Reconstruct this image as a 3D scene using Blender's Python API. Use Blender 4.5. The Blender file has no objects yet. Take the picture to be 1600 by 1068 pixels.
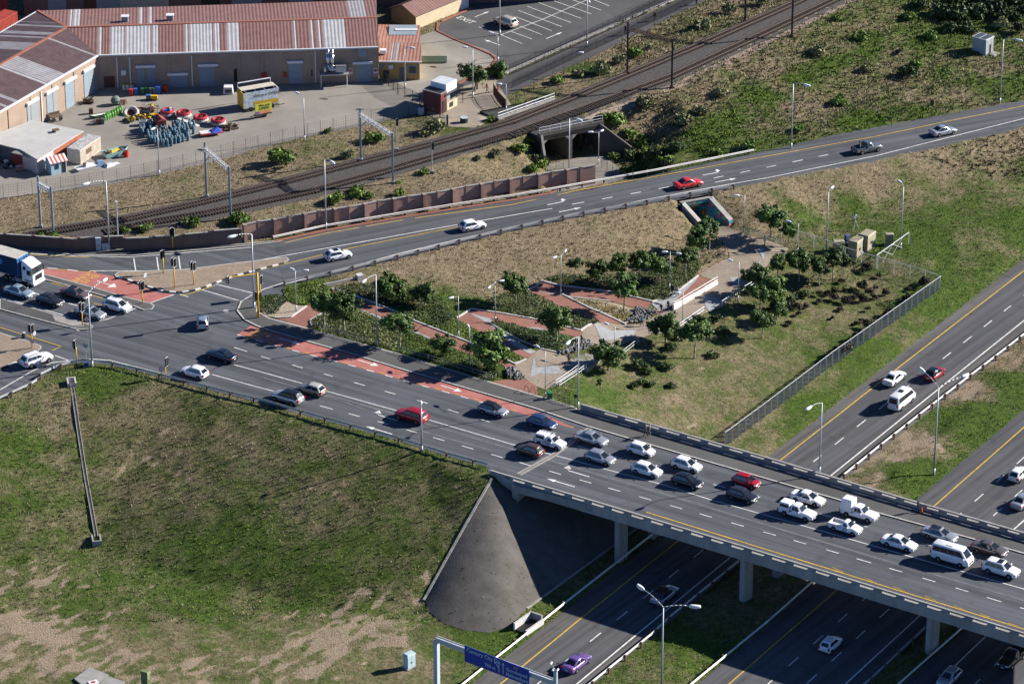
import bpy,bmesh,math,random
import numpy as np
from mathutils import Vector,Matrix
from mathutils.geometry import delaunay_2d_cdt
from math import radians,sin,cos,tan,pi,atan2,hypot,sqrt
random.seed(7)
RNG=np.random.default_rng(11)
scene=bpy.context.scene
COL=scene.collection
# camera
PITCH=radians(26.0)
FPX=5900.0
CAM=Vector((0.0,-464.7,234.5))
cd=bpy.data.cameras.new('camera')
cam=bpy.data.objects.new('camera',cd)
COL.objects.link(cam)
cam.location=CAM
cam.rotation_euler=(pi/2-PITCH,0,0)
cd.sensor_width=36.0
cd.lens=36.0*FPX/1600.0
cd.clip_start=1.0
cd.clip_end=6000.0
scene.camera=cam
# world and sun
SUN_ELEV=radians(26.0)
SUN_DIR=Vector((0.956,0.293,0)).normalized()*cos(SUN_ELEV)+Vector((0,0,sin(SUN_ELEV)))
world=bpy.data.worlds.new('World')
scene.world=world
world.use_nodes=True
wn=world.node_tree
wn.nodes.clear()
sky=wn.nodes.new('ShaderNodeTexSky')
sky.sky_type='NISHITA'
sky.sun_disc=False
sky.sun_elevation=SUN_ELEV
sky.sun_rotation=atan2(SUN_DIR.x,SUN_DIR.y)
sky.air_density=0.5
sky.dust_density=0.0
sky.ozone_density=7.0
bg=wn.nodes.new('ShaderNodeBackground')
bg.inputs['Strength'].default_value=0.068
wo=wn.nodes.new('ShaderNodeOutputWorld')
wn.links.new(sky.outputs[0],bg.inputs[0])
wn.links.new(bg.outputs[0],wo.inputs[0])
sl=bpy.data.lights.new('sun','SUN')
sl.energy=5.0
sl.angle=radians(0.5)
sl.color=(1.0,0.94,0.86)
sun=bpy.data.objects.new('sun',sl)
COL.objects.link(sun)
sun.rotation_euler=SUN_DIR.to_track_quat('Z','Y').to_euler()
scene.view_settings.view_transform='Standard'
scene.view_settings.look='None'
scene.view_settings.gamma=1.0
scene.view_settings.use_curve_mapping=False
scene.view_settings.exposure=1.15
# picture point -> place
def U(px,py,z=7.9):
 """the place at height z that is seen at pixel px,py of the photograph"""
 u=(px-800.0)/FPX
 v=(534.0-py)/FPX
 d=Vector((u,cos(PITCH)+sin(PITCH)*v,-sin(PITCH)+cos(PITCH)*v))
 t=(z-CAM.z)/d.z
 return CAM+d*t
# materials
MATS={}
def nodes_of(name):
 m=bpy.data.materials.new(name)
 m.use_nodes=True
 n=m.node_tree
 b=n.nodes['Principled BSDF']
 return m,n,b
def mat(name,col,rough=0.75,var=0.12,scale=1.5,metal=0.0,spec=0.3,col2=None,bump=0.0,bscale=12.0,coat=0.0,space='Object',stretch=None,alpha=1.0,emit=0.0):
 if name in MATS:
  return MATS[name]
 m,n,b=nodes_of(name)
 b.inputs['Roughness'].default_value=rough
 b.inputs['Metallic'].default_value=metal
 b.inputs['Specular IOR Level'].default_value=spec
 b.inputs['Coat Weight'].default_value=coat
 b.inputs['Coat Roughness'].default_value=0.06
 L=n.links
 if space=='Object':
  tc=n.nodes.new('ShaderNodeTexCoord');vec=tc.outputs['Object']
 else :
  tc=n.nodes.new('ShaderNodeNewGeometry');vec=tc.outputs['Position']
 if stretch:
  mp=n.nodes.new('ShaderNodeMapping');mp.inputs['Scale'].default_value=stretch
  L.new(vec,mp.inputs[0]);vec=mp.outputs[0]
 if var>0 or col2:
  nz=n.nodes.new('ShaderNodeTexNoise')
  nz.inputs['Scale'].default_value=scale
  nz.inputs['Detail'].default_value=6.0
  nz.inputs['Roughness'].default_value=0.65
  L.new(vec,nz.inputs['Vector'])
  rp=n.nodes.new('ShaderNodeValToRGB')
  rp.color_ramp.elements[0].position=0.3
  rp.color_ramp.elements[1].position=0.7
  c2=col2 if col2 else tuple(min(1,c*(1+var))for c in col)
  c1=col if col2 else tuple(c*(1-var)for c in col)
  rp.color_ramp.elements[0].color=(*c1,1)
  rp.color_ramp.elements[1].color=(*c2,1)
  L.new(nz.outputs['Fac'],rp.inputs[0])
  L.new(rp.outputs[0],b.inputs['Base Color'])
 else :
  b.inputs['Base Color'].default_value=(*col,1)
 if bump>0:
  nb=n.nodes.new('ShaderNodeTexNoise')
  nb.inputs['Scale'].default_value=bscale
  nb.inputs['Detail'].default_value=5.0
  L.new(vec,nb.inputs['Vector'])
  bp=n.nodes.new('ShaderNodeBump')
  bp.inputs['Strength'].default_value=bump
  bp.inputs['Distance'].default_value=0.068
  L.new(nb.outputs['Fac'],bp.inputs['Height'])
  L.new(bp.outputs[0],b.inputs['Normal'])
 MATS[name]=m
 return m
def mix_rgb(n,fac,a,b,mode='MIX'):
 x=n.nodes.new('ShaderNodeMix');x.data_type='RGBA';x.blend_type=mode
 for sock,v in ((0,fac),(6,a),(7,b)):
  if hasattr(v,'is_output'):
   n.links.new(v,x.inputs[sock])
  elif sock==0:
   x.inputs[0].default_value=v
  else :
   x.inputs[sock].default_value=(*v,1)
 return x.outputs[2]
def noise(n,vec,scale,detail=6,rough=0.6,lo=0.35,hi=0.65):
 nz=n.nodes.new('ShaderNodeTexNoise')
 nz.inputs['Scale'].default_value=scale
 nz.inputs['Detail'].default_value=detail
 nz.inputs['Roughness'].default_value=rough
 n.links.new(vec,nz.inputs['Vector'])
 mr=n.nodes.new('ShaderNodeMapRange')
 mr.inputs[1].default_value=lo;mr.inputs[2].default_value=hi
 n.links.new(nz.outputs['Fac'],mr.inputs[0])
 return mr.outputs[0]
def asphalt(name,col,streakdir=None,patch=0.25):
 """worn asphalt: fine grain, cloudy patches, oil-dark streaks along the driving direction"""
 m,n,b=nodes_of(name)
 L=n.links
 g=n.nodes.new('ShaderNodeNewGeometry');vec=g.outputs['Position']
 big=noise(n,vec,0.09,5,0.6,0.3,0.7)
 c=mix_rgb(n,big,tuple(x*(1-patch)for x in col),tuple(x*(1+patch)for x in col))
 if streakdir is not None:
  a=atan2(streakdir[1],streakdir[0])
  mp=n.nodes.new('ShaderNodeMapping');mp.vector_type='POINT'
  mp.inputs['Rotation'].default_value=(0,0,-a)
  mp.inputs['Scale'].default_value=(1,1,1)
  L.new(vec,mp.inputs[0])
  mp2=n.nodes.new('ShaderNodeMapping');mp2.inputs['Scale'].default_value=(0.018,0.85,0)
  L.new(mp.outputs[0],mp2.inputs[0])
  st=noise(n,mp2.outputs[0],1.0,4,0.6,0.38,0.62)
  dk=tuple(x*0.55 for x in col);lt=tuple(x*1.42 for x in col)
  c2=mix_rgb(n,st,dk,lt)
  c=mix_rgb(n,0.55,c,c2)
 fine=noise(n,vec,7.0,4,0.7,0.3,0.7)
 c=mix_rgb(n,fine,c,mix_rgb(n,1.0,c,(1.22,1.2,1.17),'MULTIPLY'))
 vo=n.nodes.new('ShaderNodeTexVoronoi');vo.inputs['Scale'].default_value=0.06
 L.new(vec,vo.inputs['Vector'])
 sp=noise(n,vec,0.35,3,0.5,0.60,0.66)
 c=mix_rgb(n,sp,c,mix_rgb(n,1.0,c,(0.84,0.84,0.85),'MULTIPLY'))
 L.new(c,b.inputs['Base Color'])
 b.inputs['Roughness'].default_value=0.85
 b.inputs['Specular IOR Level'].default_value=0.25
 MATS[name]=m
 return m
# mesh builder
class MB:
 def __init__(s):
  s.v=[];s.f=[];s.m=[]
 def add(s,vs,fs,mi=0):
  o=len(s.v)
  s.v.extend([tuple(p)for p in vs])
  for f in fs:
   s.f.append([i+o for i in f]);s.m.append(mi)
  return s
 def box(s,c,d,rz=0.0,mi=0,taper=1.0):
  x,y,z=c;a,b,h=d[0]/2,d[1]/2,d[2]/2
  vs=[]
  for dz,k in ((-h,1.0),(h,taper)):
   for sx,sy in ((-1,-1),(1,-1),(1,1),(-1,1)):
    lx,ly=sx*a*k,sy*b*k
    vs.append((x+lx*cos(rz)-ly*sin(rz),y+lx*sin(rz)+ly*cos(rz),z+dz))
  return s.add(vs,[(3,2,1,0),(4,5,6,7),(0,1,5,4),(1,2,6,5),(2,3,7,6),(3,0,4,7)],mi)
 def cyl(s,p0,p1,r0,r1=None,n=8,mi=0,caps=True):
  r1=r0 if r1 is None else r1
  p0=Vector(p0);p1=Vector(p1)
  ax=(p1-p0)
  if ax.length<1e-6:return s
  q=ax.to_track_quat('Z','Y')
  X=q@Vector((1,0,0));Y=q@Vector((0,1,0))
  vs=[]
  for p,r in ((p0,r0),(p1,r1)):
   for i in range(n):
    a=2*pi*i/n
    vs.append(p+X*(r*cos(a))+Y*(r*sin(a)))
  fs=[(i,(i+1)%n,n+(i+1)%n,n+i)for i in range(n)]
  if caps:
   fs.append(tuple(range(n-1,-1,-1)));fs.append(tuple(range(n,2*n)))
  return s.add(vs,fs,mi)
 def tube(s,pts,r,n=6,mi=0):
  for a,b in zip(pts[:-1],pts[1:]):
   rr=r if not isinstance(r,(list,tuple))else r[0]
   s.cyl(a,b,rr,rr,n,mi)
  return s
 def bar(s,a,b,w,h,mi=0):
  """rectangular bar from a to b, w across, h high"""
  a=Vector(a);b=Vector(b);d=(b-a)
  if d.length<1e-6:return s
  d.normalize()
  side=d.cross(Vector((0,0,1)))
  if side.length<1e-3:side=Vector((1,0,0))
  side.normalize();up=side.cross(d).normalized()
  vs=[]
  for p in (a,b):
   for sx,sy in ((-1,-1),(1,-1),(1,1),(-1,1)):
    vs.append(p+side*(sx*w/2)+up*(sy*h/2))
  return s.add(vs,[(3,2,1,0),(4,5,6,7),(0,1,5,4),(1,2,6,5),(2,3,7,6),(3,0,4,7)],mi)
 def prism(s,poly,z0,z1,mi=0):
  n=len(poly)
  vs=[(p[0],p[1],z0)for p in poly]+[(p[0],p[1],z1)for p in poly]
  fs=[tuple(range(n-1,-1,-1)),tuple(range(n,2*n))]
  fs+=[(i,(i+1)%n,n+(i+1)%n,n+i)for i in range(n)]
  return s.add(vs,fs,mi)
 def lathe(s,prof,c=(0,0,0),n=14,mi=0):
  vs=[]
  for r,z in prof:
   for i in range(n):
    a=2*pi*i/n
    vs.append((c[0]+r*cos(a),c[1]+r*sin(a),c[2]+z))
  fs=[]
  for k in range(len(prof)-1):
   for i in range(n):
    fs.append((k*n+i,k*n+(i+1)%n,(k+1)*n+(i+1)%n,(k+1)*n+i))
  fs.append(tuple(range(n-1,-1,-1)))
  fs.append(tuple((len(prof)-1)*n+i for i in range(n)))
  return s.add(vs,fs,mi)
 def mesh(s,name,smooth=False):
  me=bpy.data.meshes.new(name)
  me.from_pydata(s.v,[],s.f)
  if any(s.m):
   me.polygons.foreach_set('material_index',s.m)
  if smooth:
   me.polygons.foreach_set('use_smooth',[True]*len(s.f))
  me.update()
  return me
 def build(s,name,m,parent=None,smooth=False,loc=None,rz=None,**tags):
  me=s.mesh(name,smooth)
  for mm in (m if isinstance(m,(list,tuple))else [m]):
   me.materials.append(mm)
  return put(name,me,parent,loc,rz,**tags)
def put(name,me,parent=None,loc=None,rz=None,label=None,cat=None,group=None,kind=None):
 o=bpy.data.objects.new(name,me)
 COL.objects.link(o)
 if parent is not None:o.parent=parent
 if loc is not None:o.location=loc
 if rz is not None:o.rotation_euler=(0,0,rz)
 return tag(o,label,cat,group,kind)
def tag(o,label=None,cat=None,group=None,kind=None):
 if label:o['label']=label
 if cat:o['category']=cat
 if group:o['group']=group
 if kind:o['kind']=kind
 return o
def thing(name,loc,label,cat,group=None,rz=0.0):
 o=bpy.data.objects.new(name,None)
 o.empty_display_size=0.3
 COL.objects.link(o)
 o.location=loc;o.rotation_euler=(0,0,rz)
 return tag(o,label,cat,group)
KIDS={}
def dup(root,loc,rz=0.0,label=None,scale=None):
 """a copy of a thing with copies of its parts and sub-parts, all sharing mesh data"""
 def cp(o,parent):
  c=o.copy();COL.objects.link(c)
  if parent is not None:c.parent=parent
  for ch in o.children:cp(ch,c)
  return c
 r=cp(root,None)
 r.location=loc;r.rotation_euler=(0,0,rz)
 if scale:r.scale=(scale,scale,scale)if not isinstance(scale,(list,tuple))else scale
 if label:r['label']=label
 return r
def np_mesh(name,V,F,mat_,smooth=False):
 """fast mesh from arrays; F is (n,3) or (n,4)"""
 me=bpy.data.meshes.new(name)
 V=np.asarray(V,dtype=np.float32);F=np.asarray(F,dtype=np.int32)
 k=F.shape[1]
 me.vertices.add(len(V));me.vertices.foreach_set('co',V.ravel())
 me.loops.add(F.size);me.loops.foreach_set('vertex_index',F.ravel())
 me.polygons.add(len(F))
 me.polygons.foreach_set('loop_start',np.arange(0,F.size,k,dtype=np.int32))
 if smooth:me.polygons.foreach_set('use_smooth',np.ones(len(F),dtype=bool))
 me.update(calc_edges=True)
 for mm in (mat_ if isinstance(mat_,(list,tuple))else [mat_]):
  me.materials.append(mm)
 return me
def in_poly(X,Y,poly):
 X=np.asarray(X);Y=np.asarray(Y)
 r=np.zeros(X.shape,dtype=bool)
 n=len(poly);j=n-1
 for i in range(n):
  xi,yi=poly[i][0],poly[i][1];xj,yj=poly[j][0],poly[j][1]
  c=((yi>Y)!=(yj>Y))&(X<(xj-xi)*(Y-yi)/((yj-yi)if yj!=yi else 1e-9)+xi)
  r^=c;j=i
 return r
def dens(pts,step):
 """densify a polyline of tuples"""
 out=[]
 for a,b in zip(pts[:-1],pts[1:]):
  d=hypot(b[0]-a[0],b[1]-a[1]);k=max(1,int(math.ceil(d/step)))
  for i in range(k):
   t=i/k
   out.append(tuple(a[q]+(b[q]-a[q])*t for q in range(len(a))))
 out.append(tuple(pts[-1]))
 return out
# lie of the land (picture points with heights)
PZ=7.9
def zl(pts,z):return [(p[0],p[1],z)for p in pts]
T1=[(40,369),(197,343),(300,320),(400,296),(500,270),(600,244.5),(700,218.5),(800,190),(900,151),(1000,110),(1100,68),(1200,24),(1262,-4),(1350,-44),(1450,-90)]
T2=[(165,363),(241,347),(320,334),(400,317),(490,298),(600,268),(700,238.5),(800,210),(900,175),(1047,121),(1200,50),(1300,2),(1400,-45),(1500,-92)]
RAMP_S=[(445,446,7.9),(521,430,7.9),(625,404,7.85),(729,378,7.8),(800,361,7.7),(904,339,7.6),(1011,320,7.4),(1148,295,7.2),(1230,277,6.9),(1368,252,6.4),(1480,228,5.9),(1600,200,5.3),(1740,171,4.8)]
RAMP_N=[(427,377,7.9),(507,360,7.9),(641,337,7.85),(800,311,7.7),(859,301,7.65),(1025,271,7.4),(1178,240,7.1),(1240,226,6.9),(1300,212,6.7),(1460,182,6.1),(1600,157,5.4),(1740,131,5.0)]
WALK_IN=[(915,640),(897,637),(852,623),(766,598),(620,553),(544,532),(488,516),(420,498),(401,487),(405,466),(442,461),(445,447)]
SOUTH=[(-90,655),(0,630),(48,608),(62,598),(110,580),(172,580),(250,598),(370,630),(494,664),(616,696),(700,723),(768,746)]
C1L=[(640,1143),(740,1066),(800,1018),(1033,836),(1200,713),(1384,570),(1600,403),(1740,296)]
C1R=[(830,1150),(930,1067),(1018,995),(1149,886),(1317,750),(1577,545),(1740,420)]
C2L=[(995,1150),(1089,1069),(1278,909),(1437,776),(1600,640),(1740,524)]
C2R=[(1260,1150),(1359,1067),(1440,990),(1600,842),(1740,715)]
C3L=[(1320,1150),(1412,1067),(1511,980),(1660,848),(1740,777)]
C3R=[(1590,1150),(1690,1050),(1790,950)]
def mid(A,B,z):return [((a[0]+b[0])/2,(a[1]+b[1])/2,z)for a,b in zip(A,B)]
TRENCH=[(850,256),(935,238),(990,240),(1012,272),(1000,305),(960,313),(885,325),(866,300)]
LINES=[zl(SOUTH,PZ),zl(WALK_IN,PZ),RAMP_S,RAMP_N,zl([(768,746),(915,642)],PZ),zl([(780,762),(930,652)],6.7),zl([(-90,380),(0,380),(122,388),(194,390),(380,381),(427,377)],PZ),zl([(-90,372),(0,372),(122,379),(194,381),(380,372),(500,352),(600,335),(700,319),(800,301),(846,291)],8.1),zl(T1,8.4),zl(T2,8.4),zl([(a,b+22)for a,b in T2[2:7]],8.1),zl([(a,b+24)for a,b in T2[9:]],8.1),zl([(a,b-14)for a,b in T1[1:]],8.1),zl([(-60,318),(0,312),(60,305),(130,297),(200,285),(260,272),(330,255),(400,236),(470,218),(546,203),(620,187),(680,178)],7.6),zl([(680,178),(760,196),(800,172),(880,130),(960,90),(1100,20),(1180,-20)],7.7),zl([(-90,885),(0,868),(150,855),(300,905),(450,938),(560,955),(655,946),(668,962),(690,978),(725,990),(765,993),(800,983),(823,955),(953,857),(1060,779),(1110,742)],0.3),[(768,746,7.9),(660,938,0.5)],[(772,750,7.6),(668,960,.35)],[(774,752,7.5),(690,976,.32)],[(776,754,7.4),(725,988,.32)],[(778,756,7.3),(765,991,.32)],[(780,758,7.2),(800,981,.32)],[(784,762,6.9),(823,953,.32)],[(800,756,6.7),(860,925,.32)],zl(C1L,0),zl(C1R,0),zl(C2L,0),zl(C2R,0),zl(C3L,0),zl(C3R,0),[(880,1109,.35),(1010,1068,.35),(1150,945,.45),(1378,763,.5),(1588,592,.5),(1740,470,.5)],[(1386,1067,.4),(1476,985,.4),(1600,870,.4)],[(1184,716,.25),(1370,568,.5),(1580,402,.5),(1720,296,.5)],[(1133,699,.9),(1190,657,1.0),(1300,572,1.1),(1469,454,1.1)],[(1300,335,2.4),(1450,300,2.2),(1600,268,2.0),(1740,240,1.8)],[(1340,395,1.9),(1470,385,1.6),(1600,330,1.5)],[(1180,348,4.1),(1210,354,3.7),(1250,352,3.0)],[(560,452,7.6),(640,440,7.0),(700,440,6.6),(770,432,6.0),(850,438,5.3),(930,425,4.7),(1000,408,4.4),(1050,380,4.0),(1082,366,3.7)],[(1094,357,3.6),(1115,358,3.6),(1141,358,3.6)],[(1100,366,3.6),(1130,366,3.6)],[(455,492,7.9),(500,470,7.7),(525,455,7.5),(600,490,7.4),(700,530,7.3),(800,560,7.2),(835,575,7.2)],[(830,565,7.2),(780,525,6.9),(720,490,6.5),(740,484,6.4),(830,502,6.0),(912,520,5.6)],[(925,515,5.5),(880,480,5.1),(830,450,4.8),(850,446,4.7),(960,465,4.4),(1045,480,4.1)],[(1045,480,4.1),(1080,455,3.95),(1115,435,3.8)],[(1000,520,4.3),(1070,500,4.0),(1150,460,3.7),(1200,420,3.6),(1160,385,3.6),(1130,362,3.6)],[(870,590,7.3),(900,575,7.1),(930,555,6.0),(980,545,5.0),(1030,530,4.2)],[(900,600,7.0),(950,590,5.6),(1010,570,4.6),(1100,530,3.4),(1150,500,3.3),(1250,470,2.2),(1340,440,1.7)],[(960,640,5.4),(1050,660,3.0),(1100,620,2.8),(1200,560,1.9),(1300,500,1.5),(1400,440,1.3)],zl(TRENCH,3.3),[(1040,262,5.8),(1090,245,6.0),(1030,235,6.3),(1100,205,7.0),(1200,180,6.8),(1300,150,6.4),(1400,110,6.2),(1500,90,6.0),(1600,70,5.8),(1740,60,5.5)],[(1300,60,7.6),(1400,30,7.2),(1500,0,7.0),(1700,-30,6.5)],[(150,500,PZ),(300,540,PZ),(450,580,PZ),(600,630,PZ),(750,690,PZ)],[(-90,520,PZ),(60,460,PZ),(250,440,PZ),(380,420,PZ)],[(-90,1000,.1),(100,960,.15),(300,985,.1),(450,1020,.1),(620,1000,.2),(700,1040,.1)],[(-90,1150,0),(300,1140,0),(560,1150,0)],[(-90,200,7.5),(100,200,7.5),(300,180,7.5),(500,160,7.5),(640,140,7.5),(780,110,7.6)],[(-90,60,7.5),(200,60,7.5),(500,40,7.5),(700,40,7.5),(900,20,7.6)],[(-90,-60,7.5),(300,-60,7.5),(700,-60,7.5),(1100,-80,7.6),(1500,-90,7.0)],]
cp_=[]
for ln in LINES:
 for p in dens(ln,14):
  w=U(*p);cp_.append((w.x,w.y,w.z))
for a in np.linspace(0,2*pi,24,endpoint=False):
 for R_,zz in ((330,4.0),(1900,4.0)):
  cp_.append((R_*cos(a),20+R_*sin(a),zz if sin(a)>-.2 else 0.0))
seen=set();CP=[]
for p in cp_:
 k=(round(p[0],1),round(p[1],1))
 if k not in seen:
  seen.add(k);CP.append(p)
CPa=np.array(CP)
r_=delaunay_2d_cdt([Vector((p[0],p[1]))for p in CP],[],[],0,1e-4)
TV=np.array([(v.x,v.y)for v in r_[0]]);orig=r_[3]
TZ=np.array([CP[o[0]][2]for o in orig])
GS=0.8
GX=np.arange(-125,135.01,GS);GY=np.arange(-110,200.01,GS)
ZF=np.full((len(GY),len(GX)),np.nan)
for f in r_[2]:
 i,j,k=f[:3]
 x0,y0=TV[i];x1,y1=TV[j];x2,y2=TV[k]
 a0=max(0,int(np.searchsorted(GX,min(x0,x1,x2)))-1);a1=int(np.searchsorted(GX,max(x0,x1,x2)))+1
 b0=max(0,int(np.searchsorted(GY,min(y0,y1,y2)))-1);b1=int(np.searchsorted(GY,max(y0,y1,y2)))+1
 if a0>=a1 or b0>=b1:continue
 X,Y=np.meshgrid(GX[a0:a1],GY[b0:b1])
 if X.size==0:continue
 den=(y1-y2)*(x0-x2)+(x2-x1)*(y0-y2)
 if abs(den)<1e-9:continue
 l0=((y1-y2)*(X-x2)+(x2-x1)*(Y-y2))/den
 l1=((y2-y0)*(X-x2)+(x0-x2)*(Y-y2))/den
 l2=1-l0-l1
 ok=(l0>-1e-5)&(l1>-1e-5)&(l2>-1e-5)
 Z=l0*TZ[i]+l1*TZ[j]+l2*TZ[k]
 sub=ZF[b0:b1,a0:a1];sub[ok]=Z[ok]
ZF[np.isnan(ZF)]=4.0
def zt(x,y):
 fx=min(max((x-GX[0])/GS,0),len(GX)-1.001);fy=min(max((y-GY[0])/GS,0),len(GY)-1.001)
 i=int(fx);j=int(fy);tx=fx-i;ty=fy-j
 return float((ZF[j,i]*(1-tx)+ZF[j,i+1]*tx)*(1-ty)+(ZF[j+1,i]*(1-tx)+ZF[j+1,i+1]*tx)*ty)
def ztv(x,y):
 fx=np.clip((x-GX[0])/GS,0,len(GX)-1.001);fy=np.clip((y-GY[0])/GS,0,len(GY)-1.001)
 i=fx.astype(int);j=fy.astype(int);tx=fx-i;ty=fy-j
 return (ZF[j,i]*(1-tx)+ZF[j,i+1]*tx)*(1-ty)+(ZF[j+1,i]*(1-tx)+ZF[j+1,i+1]*tx)*ty
def G(px,py,off=0.0):
 """the place on the ground seen at that pixel"""
 lo,hi=-2.0,12.0
 z=hi;step=0.25;prev=hi
 while z>lo:
  w=U(px,py,z)
  if zt(w.x,w.y)>=z:break
  prev=z;z-=step
 a,b=z,prev
 for _ in range(12):
  c=(a+b)/2;w=U(px,py,c)
  if zt(w.x,w.y)>=c:a=c
  else :b=c
 w=U(px,py,(a+b)/2)
 return Vector((w.x,w.y,zt(w.x,w.y)+off))
def D(px,py):return U(px,py,PZ)
def H(px,py):return U(px,py,0.0)
def topx(w):
 d=Vector(w)-CAM
 yc=d.y*cos(PITCH)-d.z*sin(PITCH);vc=d.y*sin(PITCH)+d.z*cos(PITCH)
 return (800+FPX*d.x/yc,534-FPX*vc/yc)
EXCL=[]
def w2(pts,f=None):
 f=f or G
 return [(lambda w:(w.x,w.y))(U(*p)if len(p)==3 else f(*p))for p in pts]
def sheet(name,poly,m,off=0.03,sp=2.0,flat=None,parent=None,excl=True,kind='structure',skirt=0.0,label=None,cat=None):
 """a surface that follows the ground inside a polygon of places (x, y); skirt gives it a raised edge"""
 poly=list(poly)
 if sum(poly[i-1][0]*poly[i][1]-poly[i][0]*poly[i-1][1]for i in range(len(poly)))<0:poly=poly[::-1]
 bd=dens(poly+[poly[0]],sp)[:-1]
 xs=[p[0]for p in bd];ys=[p[1]for p in bd]
 X,Y=np.meshgrid(np.arange(min(xs),max(xs),sp),np.arange(min(ys),max(ys),sp))
 ins=in_poly(X,Y,poly)
 gp=list(zip(X[ins],Y[ins]))
 pts=[Vector(p)for p in bd]+[Vector((float(a),float(b)))for a,b in gp]
 n=len(bd)
 r=delaunay_2d_cdt(pts,[(i,(i+1)%n)for i in range(n)],[list(range(n))],1,1e-4)
 P=np.array([(v.x,v.y)for v in r[0]])
 Z=(ztv(P[:,0],P[:,1])if flat is None else np.full(len(P),flat))+off
 mb=MB();mb.v=[(a,b,c)for (a,b),c in zip(P,Z)]
 for f in r[2]:
  f=list(f[:3])
  a,b,c=(P[i]for i in f)
  if (b[0]-a[0])*(c[1]-a[1])-(b[1]-a[1])*(c[0]-a[0])<0:f=f[::-1]
  mb.f.append(f);mb.m.append(0)
 if skirt>0:
  for (a,b)in zip(bd,bd[1:]+bd[:1]):
   za=(zt(*a)if flat is None else flat)+off;zb=(zt(*b)if flat is None else flat)+off
   mb.add([(a[0],a[1],za-skirt),(b[0],b[1],zb-skirt),(b[0],b[1],zb),(a[0],a[1],za)],[(0,1,2,3)])
 if excl:EXCL.append(poly)
 return mb.build(name,m,parent,smooth=flat is None,kind=kind,label=label,cat=cat)
def ribbon_mb(mb,pts,w,off=0.05,flat=None,step=1.2,h=0.0,close=False):
 """strip w wide along places; h > 0 makes it a raised kerb"""
 pts=[(p[0],p[1])for p in pts]
 if close:pts=pts+[pts[0]]
 P=dens(pts,step)
 n=len(P);L=[];R=[]
 for i in range(n):
  a=P[max(0,i-1)];b=P[min(n-1,i+1)]
  dx,dy=b[0]-a[0],b[1]-a[1];l=hypot(dx,dy)or 1
  nx,ny=-dy/l,dx/l
  z=(zt(*P[i])if flat is None else flat)+off
  L.append((P[i][0]+nx*w/2,P[i][1]+ny*w/2,z+h));R.append((P[i][0]-nx*w/2,P[i][1]-ny*w/2,z+h))
 vs=L+R
 mb.add(vs,[(i,n+i,n+i+1,i+1)for i in range(n-1)])
 if h>0:
  d=h+0.06
  lo=[(x,y,z-d)for x,y,z in L];ro=[(x,y,z-d)for x,y,z in R]
  mb.add(L+lo,[(i+1,n+i+1,n+i,i)for i in range(n-1)])
  mb.add(R+ro,[(i,n+i,n+i+1,i+1)for i in range(n-1)])
  for k in (0,n-1):
   mb.add([L[k],R[k],ro[k],lo[k]],[(0,1,2,3)])
 return mb
# surface materials
bdir=(D(1500,950)-D(900,770));rdir=(G(1300,240)-G(700,355));hdir=(H(1500,600)-H(1000,960))
M_ROAD=asphalt('asphalt_junction',(0.072,0.078,0.090),(bdir.x,bdir.y))
M_RAMP=asphalt('asphalt_ramp',(0.067,0.072,0.082),(rdir.x,rdir.y))
M_HWY=asphalt('asphalt_motorway',(0.068,0.070,0.077),(hdir.x,hdir.y))
M_SHO=asphalt('asphalt_shoulder',(0.085,0.082,0.08),(hdir.x,hdir.y))
M_WALK=asphalt('asphalt_pavement',(0.078,0.078,0.078))
M_PARK=asphalt('asphalt_parking',(0.07,0.071,0.075))
M_WHITE=mat('road_paint_white',(0.62,0.62,0.6),0.7,0.25,1.2,space='World')
M_WORN=mat('road_paint_worn',(0.2,0.2,0.2),0.8,0.5,0.8,space='World')
M_YEL=mat('road_paint_yellow',(0.5,0.33,0.045),0.7,0.3,1.0,space='World')
M_RED=mat('bus_lane_red',(0.31,0.10,0.085),0.85,0.3,0.6,col2=(0.40,0.165,0.14),space='World')
M_CONC=mat('concrete',(0.27,0.26,0.245),0.9,0.22,0.8,space='World',bump=0.2)
M_CONCL=mat('concrete_pale',(0.45,0.44,0.42),0.9,0.18,1.0,space='World')
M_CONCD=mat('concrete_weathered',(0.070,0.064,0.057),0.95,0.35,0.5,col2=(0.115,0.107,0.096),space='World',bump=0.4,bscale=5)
M_KERB=mat('kerb_stone_grey',(0.36,0.355,0.34),0.9,0.25,1.5,space='World')
M_KBLK=mat('kerb_paint_black',(0.035,0.035,0.037),0.8,0.3,1.5,space='World')
M_KWHT=mat('kerb_paint_white',(0.6,0.6,0.58),0.8,0.18,1.5,space='World')
M_GRANITE=mat('granite_setts',(0.27,0.28,0.29),0.85,0.25,2.0,space='World')
M_DIRT=mat('soil',(0.22,0.17,0.115),0.95,0.3,1.3,space='World',bump=0.5)
M_GRAVEL=mat('pale_gravel',(0.30,0.25,0.19),0.95,0.4,4.0,space='World',bump=0.5)
M_STEEL=mat('galvanised_steel',(0.42,0.44,0.46),0.45,0.12,2.0,metal=0.6)
M_GREY=mat('grey_paint',(0.36,0.38,0.40),0.5,0.08,2.0)
M_DARK=mat('dark_metal',(0.03,0.03,0.032),0.5,0.1)
M_BLACK=mat('black_rubber',(0.015,0.015,0.016),0.8,0.1)
M_WOOD=mat('weathered_timber',(0.12,0.085,0.055),0.9,0.3,3.0)
M_RUST=mat('rust_brown_steel',(0.10,0.055,0.035),0.85,0.3,3.0)
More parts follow.
